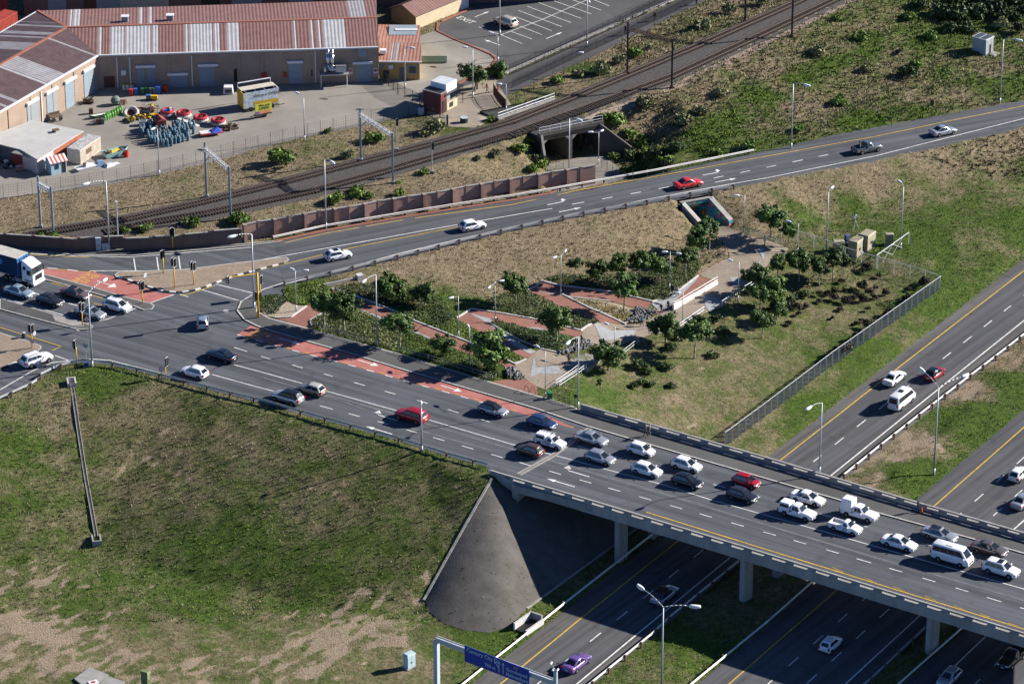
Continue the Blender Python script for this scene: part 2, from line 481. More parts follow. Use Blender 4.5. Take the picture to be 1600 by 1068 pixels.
def paving(name,col,mortar,w,h,ang=0.0):
 m,n,b=nodes_of(name)
 g=n.nodes.new('ShaderNodeNewGeometry')
 mp=n.nodes.new('ShaderNodeMapping');mp.inputs['Rotation'].default_value=(0,0,ang)
 n.links.new(g.outputs['Position'],mp.inputs[0])
 br=n.nodes.new('ShaderNodeTexBrick')
 br.inputs['Scale'].default_value=1.0
 br.inputs['Brick Width'].default_value=w;br.inputs['Row Height'].default_value=h
 br.inputs['Mortar Size'].default_value=0.012
 br.inputs['Color1'].default_value=(*[c*0.82 for c in col],1)
 br.inputs['Color2'].default_value=(*[c*1.18 for c in col],1)
 br.inputs['Mortar'].default_value=(*mortar,1)
 n.links.new(mp.outputs[0],br.inputs['Vector'])
 nz=noise(n,g.outputs['Position'],0.5,5,0.6,0.3,0.7)
 c=mix_rgb(n,nz,mix_rgb(n,1.0,br.outputs['Color'],(0.8,0.8,0.8),'MULTIPLY'),br.outputs['Color'])
 n.links.new(c,b.inputs['Base Color'])
 b.inputs['Roughness'].default_value=0.9;b.inputs['Specular IOR Level'].default_value=0.2
 return m
M_BRICKPAVE=paving('red_brick_paving',(0.265,0.118,0.092),(0.17,0.115,0.09),0.3,0.15,0.5)
M_BEIGE=paving('beige_block_paving',(0.30,0.235,0.175),(0.18,0.15,0.12),0.3,0.15,0.3)
M_PLAZA=paving('tan_block_paving',(0.285,0.235,0.185),(0.17,0.15,0.125),0.3,0.15,0.6)
# motorway
def pr(pts,f=H):return w2(pts,f)
hw=sheet('motorway',pr(C1L)+pr(C1R)[::-1],M_HWY,0.03,6.0,flat=0.0)
hw2=sheet('motorway',pr(C2L)+pr(C2R)[::-1],M_HWY,0.03,6.0,flat=0.0)
hw3=sheet('motorway',pr(C3L)+pr(C3R)[::-1],M_HWY,0.03,6.0,flat=0.0)
YEL1=[(660,1166),(740,1102),(817,1040),(900,972),(1064,841),(1219.5,718.7),(1410,569.5),(1600,423),(1740,316)]
WHT1=[(820,1134),(901.5,1068),(1025,966),(1147,865.5),(1298.7,742.5),(1425,641),(1551,540),(1600,501),(1740,392)]
DSH1=[(700,1182),(800,1100),(905,1015.5),(1037,909),(1099,858.5),(1190,785.5),(1282,712.5),(1365,646),(1465,567),(1581,476.5),(1720,369)]
sheet('road_shoulder',pr(C1L)+pr(YEL1)[::-1],M_SHO,0.036,6.0,flat=0.0,excl=False)
sheet('road_shoulder',pr(WHT1)+pr(C1R)[::-1],M_SHO,0.036,6.0,flat=0.0,excl=False)
def lines(name,m,segs,w,parent,off=0.045,flat=None,f=G,dash=None,phase=0.0):
 mb=MB()
 for s in segs:
  P=w2(s,f)
  if dash is None:
   ribbon_mb(mb,P,w,off,flat,1.5)
  else :
   on,per=dash
   Q=[P[0]];acc=0.0;d0=0.0
   fine=dens(P,0.25)
   cur=[];dist=phase
   for a,b in zip(fine[:-1],fine[1:]):
    if (dist%per)<on:cur.append(a)
    elif cur:
     if len(cur)>1:ribbon_mb(mb,cur,w,off,flat,1.5)
     cur=[]
    dist+=hypot(b[0]-a[0],b[1]-a[1])
   if len(cur)>1:ribbon_mb(mb,cur,w,off,flat,1.5)
 return mb.build(name,m,parent,kind='structure')
YEL2=[(1080,1120),(1130,1076),(1200,1015),(1312,917.5),(1460,790),(1600,667.5),(1740,552)]
lines('edge_line',M_YEL,[YEL1],0.2,hw,flat=0.0,f=H)
lines('edge_line',M_YEL,[YEL2],0.2,hw2,flat=0.0,f=H)
lines('edge_line',M_WHITE,[WHT1],0.2,hw,flat=0.0,f=H)
WHT2=[(1220,1162),(1322,1067.2),(1440.7,958),(1560,848),(1740,690)]
WHT3=[(1400,1128),(1489,1042.5),(1545,989),(1700,845)]
lines('edge_line',M_WHITE,[WHT2],0.2,hw2,flat=0.0,f=H)
lines('edge_line',M_WHITE,[WHT3],0.2,hw3,flat=0.0,f=H)
lines('lane_marking',M_WHITE,[DSH1],0.16,hw,flat=0.0,f=H,dash=(2.7,6.2))
DSH2=[(1150,1112),(1240,1033),(1336,948),(1455,843),(1543,765.5),(1591,722.5),(1740,590)]
DSH2b=[(1180,1140),(1281,1049),(1376,963),(1500,852),(1584,777),(1740,640)]
lines('lane_marking',M_WHITE,[DSH2,DSH2b],0.16,hw2,flat=0.0,f=H,dash=(2.7,6.2))
lines('lane_marking',M_WHITE,[[(1440,1148),(1530,1062),(1640,958),(1760,846)]],0.16,hw3,flat=0.0,f=H,dash=(2.7,6.2))
# junction, bridge roadway, ramp
SP_TOP=[(765,735),(949.6,790),(1200,866),(1585,985),(1760,1040)]
NP_TOP=[(907,632),(1200,716),(1442,788),(1600,833),(1760,880)]
spw=[U(x,y,8.45)for x,y in SP_TOP]
npw=[U(x,y,8.75)for x,y in NP_TOP]
XY=lambda ws:[(w.x,w.y)for w in ws]
JN=XY(spw)[::-1]
outline=([(D(x,y).x,D(x,y).y)for x,y in [(-90,648),(0,622),(48,600),(62,590),(86,577),(110,569),(130,566),(172,570),(250,589),(370,620),(494,653),(616,686),(700,713),(760,729)]]+XY(spw)+XY(npw)[::-1]+[(D(x,y).x,D(x,y).y)for x,y in WALK_IN[1:]]+[(D(x,y).x,D(x,y).y)for x,y in [(427,377),(380,382),(194,391),(122,389),(0,381),(-90,381)]])
road=sheet('road',outline,M_ROAD,0.03,6.0,flat=PZ)
ramp=sheet('ramp_road',w2(RAMP_S)+w2(RAMP_N)[::-1],M_RAMP,0.03,3.0)
busl=sheet('bus_lane',pr([(74,420),(140,425),(180,432),(218,446),(250,458),(272,460),(236,473),(196,463),(160,452),(75,429),(40,420),(40,416)],D),M_RED,0.038,3.0,flat=PZ,excl=False)
BLLOW=[(370.5,523),(419.5,537),(482.5,554),(544,569.6),(640,597),(700,613.5),(751,628),(800,642),(895,669)]
BLUP=[(391.5,509),(421,518),(545.5,553),(640,583),(740,612),(835,641),(895,667)]
busr=sheet('bus_lane',pr(BLLOW,D)+pr(BLUP,D)[::-1],M_RED,0.038,3.0,flat=PZ,excl=False)
def text_on(name,txt,m,at,dirx,size,z,parent,sx=1.0,kind='structure',shear=0.0):
 """flat lettering lying on a horizontal surface, reading along dirx"""
 cu=bpy.data.curves.new(name,'FONT');cu.body=txt;cu.size=size;cu.align_x='CENTER';cu.align_y='CENTER';cu.space_line=0.8
 cu.resolution_u=2
 o=bpy.data.objects.new(name,cu);COL.objects.link(o)
 dg=bpy.context.evaluated_depsgraph_get()
 me=bpy.data.meshes.new_from_object(o.evaluated_get(dg))
 bpy.data.objects.remove(o);bpy.data.curves.remove(cu)
 me.materials.clear();me.materials.append(m)
 q=put(name,me,parent,(at[0],at[1],z),atan2(dirx[1],dirx[0]),kind=kind)
 q.scale=(sx,1,1)
 return q
lane=(D(640,590)-D(420,525)).normalized()
lanel=(D(236,470)-D(100,425)).normalized()
text_on('lane_lettering','BUS\nLANE',M_YEL,D(401,523),(lane.y,-lane.x),1.35,PZ+0.046,busr,1.15)
text_on('lane_lettering','BUS\nLANE',M_YEL,D(135,434),(lanel.y,-lanel.x),1.5,PZ+0.046,busl,1.3)
def arrow(mb,at,d,L=4.2,turn=0,z=0.046,hw_=0.32,flat=None):
 """road arrow of length L pointing along d; turn = -1/1 adds a bent head to the left/right"""
 d=Vector((d[0],d[1])).normalized();s=Vector((-d.y,d.x));a=Vector((at[0],at[1]))
 def P(t,o):
  q=a+d*t+s*o
  return (q.x,q.y,(zt(q.x,q.y)if flat is None else flat)+z)
 mb.add([P(-L/2,-.09),P(L*.2,-.09),P(L*.2,.09),P(-L/2,.09)],[(0,1,2,3)])
 if turn==0:
  mb.add([P(L*.2,-hw_),P(L/2,0),P(L*.2,hw_)],[(0,1,2)])
 else :
  k=turn
  pts=[P(L*.2,-.09),P(L*.36,.35*k),P(L*.30,.6*k),P(L*.2,.09)]
  mb.add(pts,[(0,1,2,3)if k>0 else (3,2,1,0)])
  h=[P(L*.42,.3*k),P(L*.36,1.15*k),P(L*.18,.5*k)]
  mb.add(h,[(0,1,2)if k<0 else (2,1,0)])
mb=MB()
for p in [(452,533),(575,567),(705,607)]:arrow(mb,D(*p),lane,3.4,0,hw_=0.55,flat=PZ)
arrow(mb,D(167,444),lanel,3.6,0,hw_=0.8,flat=PZ)
arrow(mb,D(592,672),-bdir,4.2,0,flat=PZ);arrow(mb,D(600,651),-bdir,4.2,-1,flat=PZ)
arrow(mb,D(876,754),-bdir,4.2,0,flat=PZ);arrow(mb,D(898,738),-bdir,4.4,-1,flat=PZ)
mb.build('arrow_marking',M_WHITE,road,kind='structure')
mb=MB()
for p,t in [((872,317),1),((1114,271),1)]:arrow(mb,G(*p),rdir,3.6,t)
for p in [(891,328),(1134,282)]:arrow(mb,G(*p),rdir,3.8,0)
mb.build('arrow_marking',M_WHITE,ramp,kind='structure')
lines('lane_marking',M_WHITE,[BLLOW[:-1]],0.18,busr,0.048,PZ,D,dash=(1.5,3.0))
mb=MB()
P=w2(BLLOW,D)
lines('lane_marking',M_YEL,[[(x+4,y-.4)for x,y in BLLOW]],0.18,busr,0.05,PZ,D,dash=(1.0,3.0),phase=1.3)
CL=[(332,585),(400,579+0)]
lines('lane_marking',M_WHITE,[[(400,579),(472.5,599),(510,611),(617.5,641),(670,656),(800,694),(866,711),(1037,757.5),(1112,781),(1200,805.6),(1286,830),(1418,868),(1600,920),(1740,960)],[(331,585),(400,604)],[(366,570),(400,579)],[(400,604),(470,622)]],0.15,road,0.045,PZ,D)
lines('lane_marking',M_WORN,[[(470,605),(610,645),(760,690),(900,731),(1060,778),(1250,836),(1400,880),(1600,938)],[(405,588),(520,622),(600,650)],[(640,668),(770,704)]],0.12,road,0.043,PZ,D)
lines('lane_marking',M_WHITE,[[(408,557),(466,573),(558,599),(654,626),(750,655),(900,696),(1050,739),(1207,782),(1372,828),(1530,874),(1740,934)]],0.15,road,0.045,PZ,D,dash=(1.9,5.0))
lines('lane_marking',M_WHITE,[[(366,543),(408,556)]],0.15,road,0.045,PZ,D,dash=(2.4,5.0))
lines('lane_marking',M_WHITE,[[(500,634),(600,661),(765,709),(916,752.5),(1074,797),(1288,857.7),(1473,912),(1588,947),(1740,993)]],0.15,road,0.045,PZ,D,dash=(2.0,4.4))
lines('edge_line',M_YEL,[[(1010,800),(1065,817),(1200,859),(1400,921),(1600,982.5),(1740,1026)]],0.2,road,0.045,PZ,D)
lines('edge_line',mat('road_paint_yellow_worn',(.20,.15,.06),.8,.4,.8,space='World'),[[(1300,886),(1318,894)],[(1350,902),(1368,910)],[(1396,916),(1414,924)],[(1445,931),(1462,938)],[(1490,946),(1506,952)],[(1530,958),(1546,964)],[(1575,973),(1590,978)]],0.3,road,0.047,PZ,D)
lines('edge_line',M_WHITE,[[(112,565),(86,555.5)],[(0,609),(50,580),(80,567),(112,563),(145,561),(172,563),(250,583),(300,597)],[(0,482),(62,498),(124,517)],[(0,464),(60,481),(107,495)],[(167,499),(214.5,481)],[(118,509),(167,499)],[(209,403.4),(212,423)],[(245,402),(248,423)],[(279,400),(282,421.7)],[(140,423.3),(248,423.3)],[(282,421.7),(400,407.6),(448,399)],[(236,473),(272,460.5)],[(336,444),(395,458)],[(316,453),(377,471)],[(281,460),(294,464)],[(48,396),(85,398.5),(140,400.3),(202,401.8),(281,395.6),(393,386.5)],[(395,461),(412,452),(446,441)]],0.16,road,0.045,PZ,D)
lines('lane_marking',M_WHITE,[[(54,458),(64,461.5)],[(107,474),(121,478)],[(74,419),(90,420)],[(105,421.5),(122,423.5)]],0.2,road,0.048,PZ,D)
lines('lane_marking',M_YEL,[[(146,473.6),(161.5,478)],[(112,486.5),(116,488)],[(282,468-6),(294,460),(336,446)],[(0,511.6),(50,527),(95.5,541),(81,548)],[(80,442),(120,452)],[(132,457),(160,466)],[(330,441),(360,433),(448,412)],[(90,420.8),(105,421.8)],[(122,424),(136,425.2)],[(47,397.4),(85,400.2),(140,402)]],0.16,road,0.047,PZ,D)
lines('edge_line',M_YEL,[[(445,379.5),(507,365),(641,342),(800,320),(912,296),(1025,276),(1200,244),(1368,213.5),(1600,165.7),(1740,139)],[(448,412),(546,388),(695,358.5),(748,348)]],0.16,ramp)
lines('edge_line',M_WHITE,[[(448,399),(600,372),(748,345.5),(863,326)],[(446,444),(521,424),(625,396),(800,354.5),(1000,314),(1200,278),(1368,244),(1600,185.4),(1740,156)]],0.16,ramp)
lines('lane_marking',M_WHITE,[[(894,319.5),(1020,297),(1102,281.5),(1217,258),(1308,239)]],0.18,ramp,dash=(2.0,4.75))
def kerbed(name,px,m,f=D,kerb=M_KERB,kw=0.22,label=None,cat=None):
 P=w2(px,f)
 o=sheet(name,P,m,0.13,4.0,flat=PZ,excl=False,skirt=0.13)
 kb=MB();ribbon_mb(kb,P,kw,0.135,PZ,1.5,close=True)
 Q=dens(P+[P[0]],1.5)
 kb.build('kerb',kerb,o,kind='structure')
 return o
I1=[(182,433),(180,430),(186,426),(248,423.5),(282,422.5),(314,419),(360,413),(436,404),(448,403),(451,407),(444,412),(400,423),(360,434),(336,443),(316,451),(300,455),(280,458),(256,456),(230,448),(200,438)]
isl=kerbed('traffic_island',I1,M_BEIGE)
P=w2([(444,412),(400,423),(360,434),(336,443),(316,451),(300,455),(280,458),(256,456),(230,448),(200,438),(182,433)],D)
Q=dens(P,0.12);step=8
for i in range(0,len(Q)-step,step):
 a,b=Q[i],Q[min(len(Q)-1,i+step)]
 k=MB();ang=atan2(b[1]-a[1],b[0]-a[0]);L_=hypot(b[0]-a[0],b[1]-a[1])
 k.box((0,0,0),(L_-0.02,0.3,0.16));o=k.build('kerb_stone',M_KWHT if (i//step)%2 else M_KBLK,isl,loc=((a[0]+b[0])/2,(a[1]+b[1])/2,PZ+0.11),rz=ang)
med1=kerbed('road_median',[(0,417),(75.6,431),(160,454),(196,465),(236,475),(241,479),(237,484),(225,485),(200,475),(166,464),(81,440),(0,420)],M_WALK)
med2=kerbed('road_median',[(0,466.6),(84,492),(132,506),(145,510),(143,514.5),(121,515),(78.6,504.5),(0,483.5)],M_WALK)
sheet('rubble_patch',pr([(82,493),(128,506),(132,510),(118,512),(86,502)],D),M_CONC,0.14,2,flat=PZ,excl=False)
isl2=kerbed('traffic_island',[(-90,500),(0,521),(22,528),(40,533),(63,541),(64,545),(60,548),(32.5,564),(0,577.5),(-90,610)],M_BEIGE)
P=w2([(0,577),(32.5,564),(60,548)],D);Q=dens(P,0.12)
for i in range(0,len(Q)-12,12):
 a,b=Q[i],Q[i+12]
 k=MB();k.box((0,0,0),(hypot(b[0]-a[0],b[1]-a[1])-.02,.3,.16))
 k.build('kerb_stone',M_KWHT if (i//12)%2 else M_KBLK,isl2,loc=((a[0]+b[0])/2,(a[1]+b[1])/2,PZ+.11),rz=atan2(b[1]-a[1],b[0]-a[0]))
kerbn=[(395,461),(377,472),(371,486),(382,500),(402,510),(421,517),(545,552),(640,581),(835,638),(917,666),(990,687.5),(1200,749),(1310,781),(1366,800),(1523,843),(1600,865),(1740,905)]
walk=kerbed('pavement',kerbn+[(p[0],p[1])for p in [(1740,889),(1600,846),(1442,801),(1200,728),(907,644)]]+WALK_IN[1:-2],M_WALK,kerb=M_CONCL)
walk2=kerbed('pavement',[(-90,386),(0,390),(48,394),(85,396.5),(126,399),(202,400),(281,393.6),(393,384),(442,378),(430,377),(380,382),(194,391),(122,389),(0,382),(-90,381)],M_WALK)
mh=MB();mh.lathe([(0.42,0),(0.42,0.012)],(0,0,0),16);mh.build('manhole_cover',M_CONCL,road,loc=D(353,486)+Vector((0,0,.035)),kind='structure')
# road bridge
def offs(P,d):
 """parallel of a polyline of (x, y)"""
 out=[]
 for i in range(len(P)):
  a=P[max(0,i-1)];b=P[min(len(P)-1,i+1)]
  dx,dy=b[0]-a[0],b[1]-a[1];l=hypot(dx,dy)
  out.append((P[i][0]-dy/l*d,P[i][1]+dx/l*d))
 return out
br=thing('road_bridge',(spw[1].x,spw[1].y,0),'grey concrete bridge carrying the queue of cars across the motorway','bridge')
BO=Vector(br.location)
def loc(pts,z):return [Vector((p[0],p[1],z))-BO for p in pts]
S=XY(spw);N=XY(npw)
Nout=offs(N,0.3)
ab0=Vector((U(800,768,6.9).x,U(800,768,6.9).y));ab1=Vector((U(925,660,6.9).x,U(925,660,6.9).y))
mb=MB()
Sd=[tuple(ab0)]+offs(S,0.15)[1:];Nd=[tuple(ab1)]+N[1:]
poly=Sd+Nd[::-1]
mb.prism([(p[0]-BO.x,p[1]-BO.y)for p in poly],6.9,7.88)
mb.build('deck',M_CONC,br)
def sweep(mb,P,prof):
 """profile [(offset, z)] swept along a polyline in the horizontal plane"""
 rings=[]
 for i in range(len(P)):
  a=P[max(0,i-1)];b=P[min(len(P)-1,i+1)]
  dx,dy=b[0]-a[0],b[1]-a[1];l=hypot(dx,dy)
  nx,ny=-dy/l,dx/l
  rings.append([(P[i][0]+nx*o-BO.x,P[i][1]+ny*o-BO.y,z)for o,z in prof])
 k=len(prof)
 vs=[v for r in rings for v in r]
 fs=[(i*k+j,i*k+(j+1)%k,(i+1)*k+(j+1)%k,(i+1)*k+j)for i in range(len(P)-1)for j in range(k)]
 fs+=[tuple(range(k)),tuple((len(P)-1)*k+j for j in range(k-1,-1,-1))]
 mb.add(vs,fs)
M_PARA=mat('parapet_concrete',(0.30,0.29,0.27),0.9,0.25,0.7,space='World',bump=0.2,stretch=(1,1,0.25))
for nm,P,sg in (('south',S,1),('north',N,-1)):
 P=dens(P,6.5*0.5)
 par=MB()
 if sg==1:prof=[(0,6.6),(0,8.02),(0.36,8.02),(0.36,7.0),(0.3,6.6)]
 else :prof=[(0,7.9),(0.34,7.9),(0.34,8.42),(0,8.42)]
 sweep(par,P,prof)
 o=par.build('parapet',M_PARA,br)
 top=MB()
 if sg==1:sweep(top,P,[(0.1,8.24),(0.1,8.46),(0.36,8.46),(0.36,8.24)])
 else :sweep(top,P,[(-0.02,8.64),(0.26,8.64),(0.26,8.84),(-0.02,8.84)])
 top.build('coping',M_PARA,o)
 for i in range(len(P)-1):
  a=Vector(P[i]);b=Vector(P[i+1]);d=b-a
  if i<1:mid_,w=a+d*.5,d.length
  else :mid_,w=a,1.15
  nrm=Vector((-d.y,d.x)).normalized()
  c=mid_+nrm*(0.2 if sg==1 else 0.13)
  bx=MB();bx.box((0,0,0),(w,0.2,0.3))
  bx.build('baluster',M_PARA,o,loc=(c.x-BO.x,c.y-BO.y,8.14 if sg==1 else 8.53),rz=atan2(d.y,d.x))
for px in [((811,741),(865,711),(937,657.5))]:
 j=MB();ribbon_mb(j,[(w.x-BO.x,w.y-BO.y)for w in (D(*p)for p in px)],0.85,0.05,PZ,2.0)
 jo=j.build('expansion_joint',M_CONC,br)
 j=MB();ribbon_mb(j,[(w.x-BO.x,w.y-BO.y)for w in (D(*p)for p in px)],0.1,0.056,PZ,2.0)
 j.build('joint_seal',M_BLACK,jo)
mb=MB()
d=(ab1-ab0).normalized();nrm=Vector((-d.y,d.x))
a0=Vector(S[0])+d*0.4;
mb.add(loc([tuple(ab0-nrm*.9),tuple(ab0),tuple(ab1),tuple(ab1-nrm*.9)],5.2)+loc([tuple(ab0-nrm*.9),tuple(ab0),tuple(ab1),tuple(ab1-nrm*.9)],7.86),[(3,2,1,0),(4,5,6,7),(0,1,5,4),(1,2,6,5),(2,3,7,6),(3,0,4,7)])
mb.build('abutment',M_CONC,br)
w0=Vector(S[0]);w1=Vector((ab0.x,ab0.y))
mb=MB()
e=(Vector(S[1])-w0).normalized()
q0=w0+Vector((-e.y,e.x))*.05;q1=w0+e*((ab0-w0).length+0.6)+Vector((-e.y,e.x))*.05
mb.add([(q0.x-BO.x,q0.y-BO.y,6.7),(q1.x-BO.x,q1.y-BO.y,4.9),(q1.x-BO.x,q1.y-BO.y,6.9),(q0.x-BO.x,q0.y-BO.y,7.0)]+[(q0.x-e.y*.4-BO.x,q0.y+e.x*.4-BO.y,6.7),(q1.x-e.y*.4-BO.x,q1.y+e.x*.4-BO.y,4.9),(q1.x-e.y*.4-BO.x,q1.y+e.x*.4-BO.y,6.9),(q0.x-e.y*.4-BO.x,q0.y+e.x*.4-BO.y,7.0)],[(0,1,2,3),(7,6,5,4),(0,4,5,1),(1,5,6,2),(3,2,6,7),(0,3,7,4)])
mb.build('wing_wall',M_CONCL,br)
hd=Vector((hdir.x,hdir.y)).normalized()
for base in [(966,871),(1161,936),(1452,1016)]:
 b0=U(base[0],base[1],0.35)
 for k in range(3):
  c=Vector((b0.x,b0.y))+hd*(0.6+k*7.6)
  m_=MB();L2,W2=1.0,0.5
  pl=[(-L2,-W2*.6),(-L2+.25,-W2),(L2-.25,-W2),(L2,-W2*.6),(L2,W2*.6),(L2-.25,W2),(-L2+.25,W2),(-L2,W2*.6)]
  m_.prism(pl,-0.5,6.9)
  m_.build('pier',M_PARA,br,loc=(c.x-BO.x,c.y-BO.y,0),rz=atan2(hd.y,hd.x))
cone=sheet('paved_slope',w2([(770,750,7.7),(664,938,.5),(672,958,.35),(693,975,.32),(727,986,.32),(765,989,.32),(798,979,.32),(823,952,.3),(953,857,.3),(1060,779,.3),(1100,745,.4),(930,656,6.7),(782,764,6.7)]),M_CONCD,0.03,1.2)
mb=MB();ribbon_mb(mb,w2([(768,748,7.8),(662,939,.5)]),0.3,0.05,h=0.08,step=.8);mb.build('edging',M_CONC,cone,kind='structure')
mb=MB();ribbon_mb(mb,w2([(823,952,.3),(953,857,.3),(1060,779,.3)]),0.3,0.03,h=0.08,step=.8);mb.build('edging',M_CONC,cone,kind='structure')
# park paving
def gp(px):return w2(px,G)
brick_paths=[[(429,497),(455,495.6),(479,478.6),(521,452.4),(628,492),(649,503),(732,535.5),(807,571),(802,579),(768,562),(725,550),(674,530),(638,515),(590,497),(554,478),(530,472),(505,490),(485,502),(488,515),(460,507)],[(713.6,498),(736,484),(783,490.6),(841,501),(900,516),(912,519),(905,527),(863.5,518.6),(815,512),(779,502),(762,505)],[(713.6,498),(762,505.5),(803.5,530),(838,551),(822,561),(794,545),(755,522),(725,505.5)],[(825,454),(846,440),(954,457),(1017.7,472),(1010,484),(996,482),(957,471),(876,461)],[(825,454),(876,461),(926,485),(975,506),(938,503),(893,488),(853,468)],[(1020,488),(1045,472),(1090,431),(1108,437),(1118,440),(1050,480),(1030,492)],[(766,597),(794,592),(818,591),(839,603),(841,618)],]
for p in brick_paths:sheet('brick_path',gp(p),M_BRICKPAVE,0.04,1.6)
plaza=sheet('plaza',gp([(1121,353),(1138,354),(1163,366),(1210,379),(1232,388),(1226,402),(1202,410),(1190,432),(1168,447),(1128,480),(1099,490),(1067,510),(1050,522),(1022,520),(985,533),(955,545),(930,545),(912,533),(907,518),(924,507),(943,503),(975,508),(1002,507),(1030,490),(1050,481),(1121,441),(1108,436),(1092,430),(1105,420),(1140,402),(1137,388),(1120,372),(1105,360)]),M_PLAZA,0.035,1.6)
plaza2=sheet('plaza',gp([(803.5,569),(822,562),(832.5,554),(843,545),(871,552),(897,562),(906,572),(897,578.6),(872,601),(852,608.6),(837,603),(818.5,590),(803.5,578.6)]),M_PLAZA,0.035,1.6)
for p in [[(1183.6,388),(1195,388),(1194,408)],[(1187,405),(1182,417),(1189.5,420.5)],[(1139,433),(1161.6,433),(1150.7,452)],[(1097.6,461),(1130,469),(1110,488),(1103,481)],[(926,501.5),(934,504),(956,517.5),(995,514),(990,524),(971,527.6),(941,535)],[(834,556),(838,575),(871,571),(880,583),(860,585),(842,583),(828,590)],[(554,479),(566,484),(612,502),(605,503),(575,492)],[(638,515.5),(650,518),(675,529),(672,531)],[(734,489.6),(774,500),(762,505)],[(764,506.5),(803,530),(838,550),(828,553),(800,538)],[(830,453),(876,461),(950,469),(957,471),(880,463)],[(1018,475),(1090,432),(1088,438),(1045,480),(1030,486)],[(815,511),(840,512),(863,518),(850,517)]]:
 sheet('granite_paving',gp(p),M_GRANITE,0.055,1.2,excl=False)
edges=MB()
for p in [[(429,497),(455,495.6),(479,478.6)],[(519,452.4),(524,451.6),(628,491),(649,502),(732,534.5),(807,570)],[(713.6,497),(736,483),(783,489.6),(841,500),(905,516)],[(764,504.5),(803.5,528),(845,545),(871,551)],[(825,453),(846,439),(954,456),(1018,471)],[(878,460),(926,484),(978,507)],[(1019,472),(1062,453),(1091,431)],[(803,569),(822,561.5)],[(907,517),(924,506)],[(530,471),(505,489),(485,501),(487,511)]]:
 ribbon_mb(edges,gp(p),0.25,0.02,h=0.16,step=1.0)
edges.build('garden_edging',M_CONCL,kind='structure')
sheet('planting_gravel',gp([(405,480),(437,460),(452,472),(465,477),(479,478),(455,494),(430,496),(415,493)]),M_GRAVEL,0.02,1.5)
sheet('planting_soil',gp([(1085,398),(1120,374),(1136,388),(1138,400),(1105,418),(1092,428)]),M_DIRT,0.02,1.5,excl=False)
sheet('planting_gravel',gp([(880,463),(957,473),(996,484),(1010,490),(1000,500),(980,505),(926,483)]),M_GRAVEL,0.02,1.5,excl=False)
# yard, car park, paths, ballast
yard=sheet('yard',gp([(-100,322),(0,310),(60,303),(130,295),(200,283),(260,270),(330,253),(400,234),(470,216),(546,201),(620,185),(664,176),(650,142),(592,118),(300,110),(-100,110)]),mat('yard_concrete',(0.185,0.17,0.15),0.9,0.35,0.12,col2=(0.27,0.25,0.22),space='World',bump=0.15),0.04,3.0)
apron=sheet('apron',gp([(592,118),(650,142),(664,176),(684,160),(700,136),(735,118),(772,99),(776,88),(760,78),(710,62),(683,48),(650,58)]),mat('apron_concrete',(0.24,0.225,0.195),0.9,0.25,0.15,space='World'),0.04,3.0)
carpark=sheet('car_park',gp([(683,48),(690,36),(738,14),(746,-40),(1220,-70),(1050,2),(1000,20),(900,62),(800,107),(772,122),(700,142),(735,118),(772,99),(776,88),(760,78),(710,62)]),M_PARK,0.04,4.0)
fpath=sheet('footpath',gp([(776,128),(800,114),(1000,27),(1060,0),(1140,-36),(1190,-40),(1105,0),(1000,52),(920,92),(840,127),(790,150)]),asphalt('asphalt_footpath',(0.06,0.06,0.064)),0.045,3.0)
gpave=sheet('forecourt',gp([(664,176),(684,160),(700,142),(772,122),(785,135),(790,150),(800,166),(776,180),(744,200),(700,198)]),mat('forecourt_paving',(0.26,0.22,0.175),0.9,0.2,0.4,space='World'),0.035,2.0)
lines('lane_marking',M_WHITE,[[(783,55),(816,69)],[(748,43),(783,55)],[(783,55),(850,30),(916,1),(960,-20)]]+[[(799+0*k,50),(831,61.5)]for k in range(1)]+[[(812,41.5),(847,55)],[(806,27),(862.5,49)],[(810,17),(878,42.5)],[(824,10.5),(892,36)],[(841,4.5),(908,29.5)],[(860,0),(924,22.5)],[(893,0),(939,16.5)],[(922,-2),(952,10)],[(740,-1),(753,5)]],0.13,carpark,0.055)
mb=MB();cdirp=(G(916,1)-G(783,55))
arrow(mb,G(753,23),cdirp,3.6,0,0.06);arrow(mb,G(866,56),cdirp,4.0,0,0.06);arrow(mb,G(769,67),G(748,43)-G(783,55),3.6,0,0.06)
mb.build('arrow_marking',M_WHITE,carpark,kind='structure')
ex=G(727.5,32);text_on('ground_lettering','EXIT',M_WHITE,ex,(G(740,36.5)-G(716,27)),1.9,ex.z+0.06,carpark)
mb=MB();ribbon_mb(mb,gp([(684,36),(683,49),(710,62),(745,76),(768,86),(775,93),(768,103),(735,121),(705,138)]),0.3,0.05,h=0.1)
ribbon_mb(mb,gp([(690,34),(715,23),(738,13)]),0.3,0.05,h=0.1)
mb.build('kerb',mat('red_kerb',(0.28,0.10,0.07),0.85,0.2,space='World'),carpark,kind='structure')
mb=MB();ribbon_mb(mb,gp([(780,119),(800,109.5),(900,65),(1000,22),(1060,-4)]),0.7,0.06,h=0.02)
mb.build('kerb',M_CONCL,carpark,kind='structure')
M_BALL=mat('ballast',(0.066,0.060,0.056),0.95,0.5,3.0,space='World',bump=0.8,bscale=9)
def yo(P,d):return [(x,y+d)for x,y in P]
ballast=sheet('railway_ballast',gp(yo(T1,-8))+gp(yo(T2,12))[::-1],M_BALL,0.03,2.0)
sheet('railway_ballast',gp([(880,214),(960,178),(1048,142),(1100,122),(1200,72),(1300,20),(1350,-6),(1320,-10),(1200,53),(1047,130),(960,165),(880,196)]),mat('stony_verge',(0.24,0.19,0.15),0.95,0.4,1.5,space='World',bump=0.5),0.02,2.0,excl=False)
M_RAIL=mat('rail_steel',(0.20,0.15,0.12),0.45,0.2,1.0,metal=0.5,space='World')
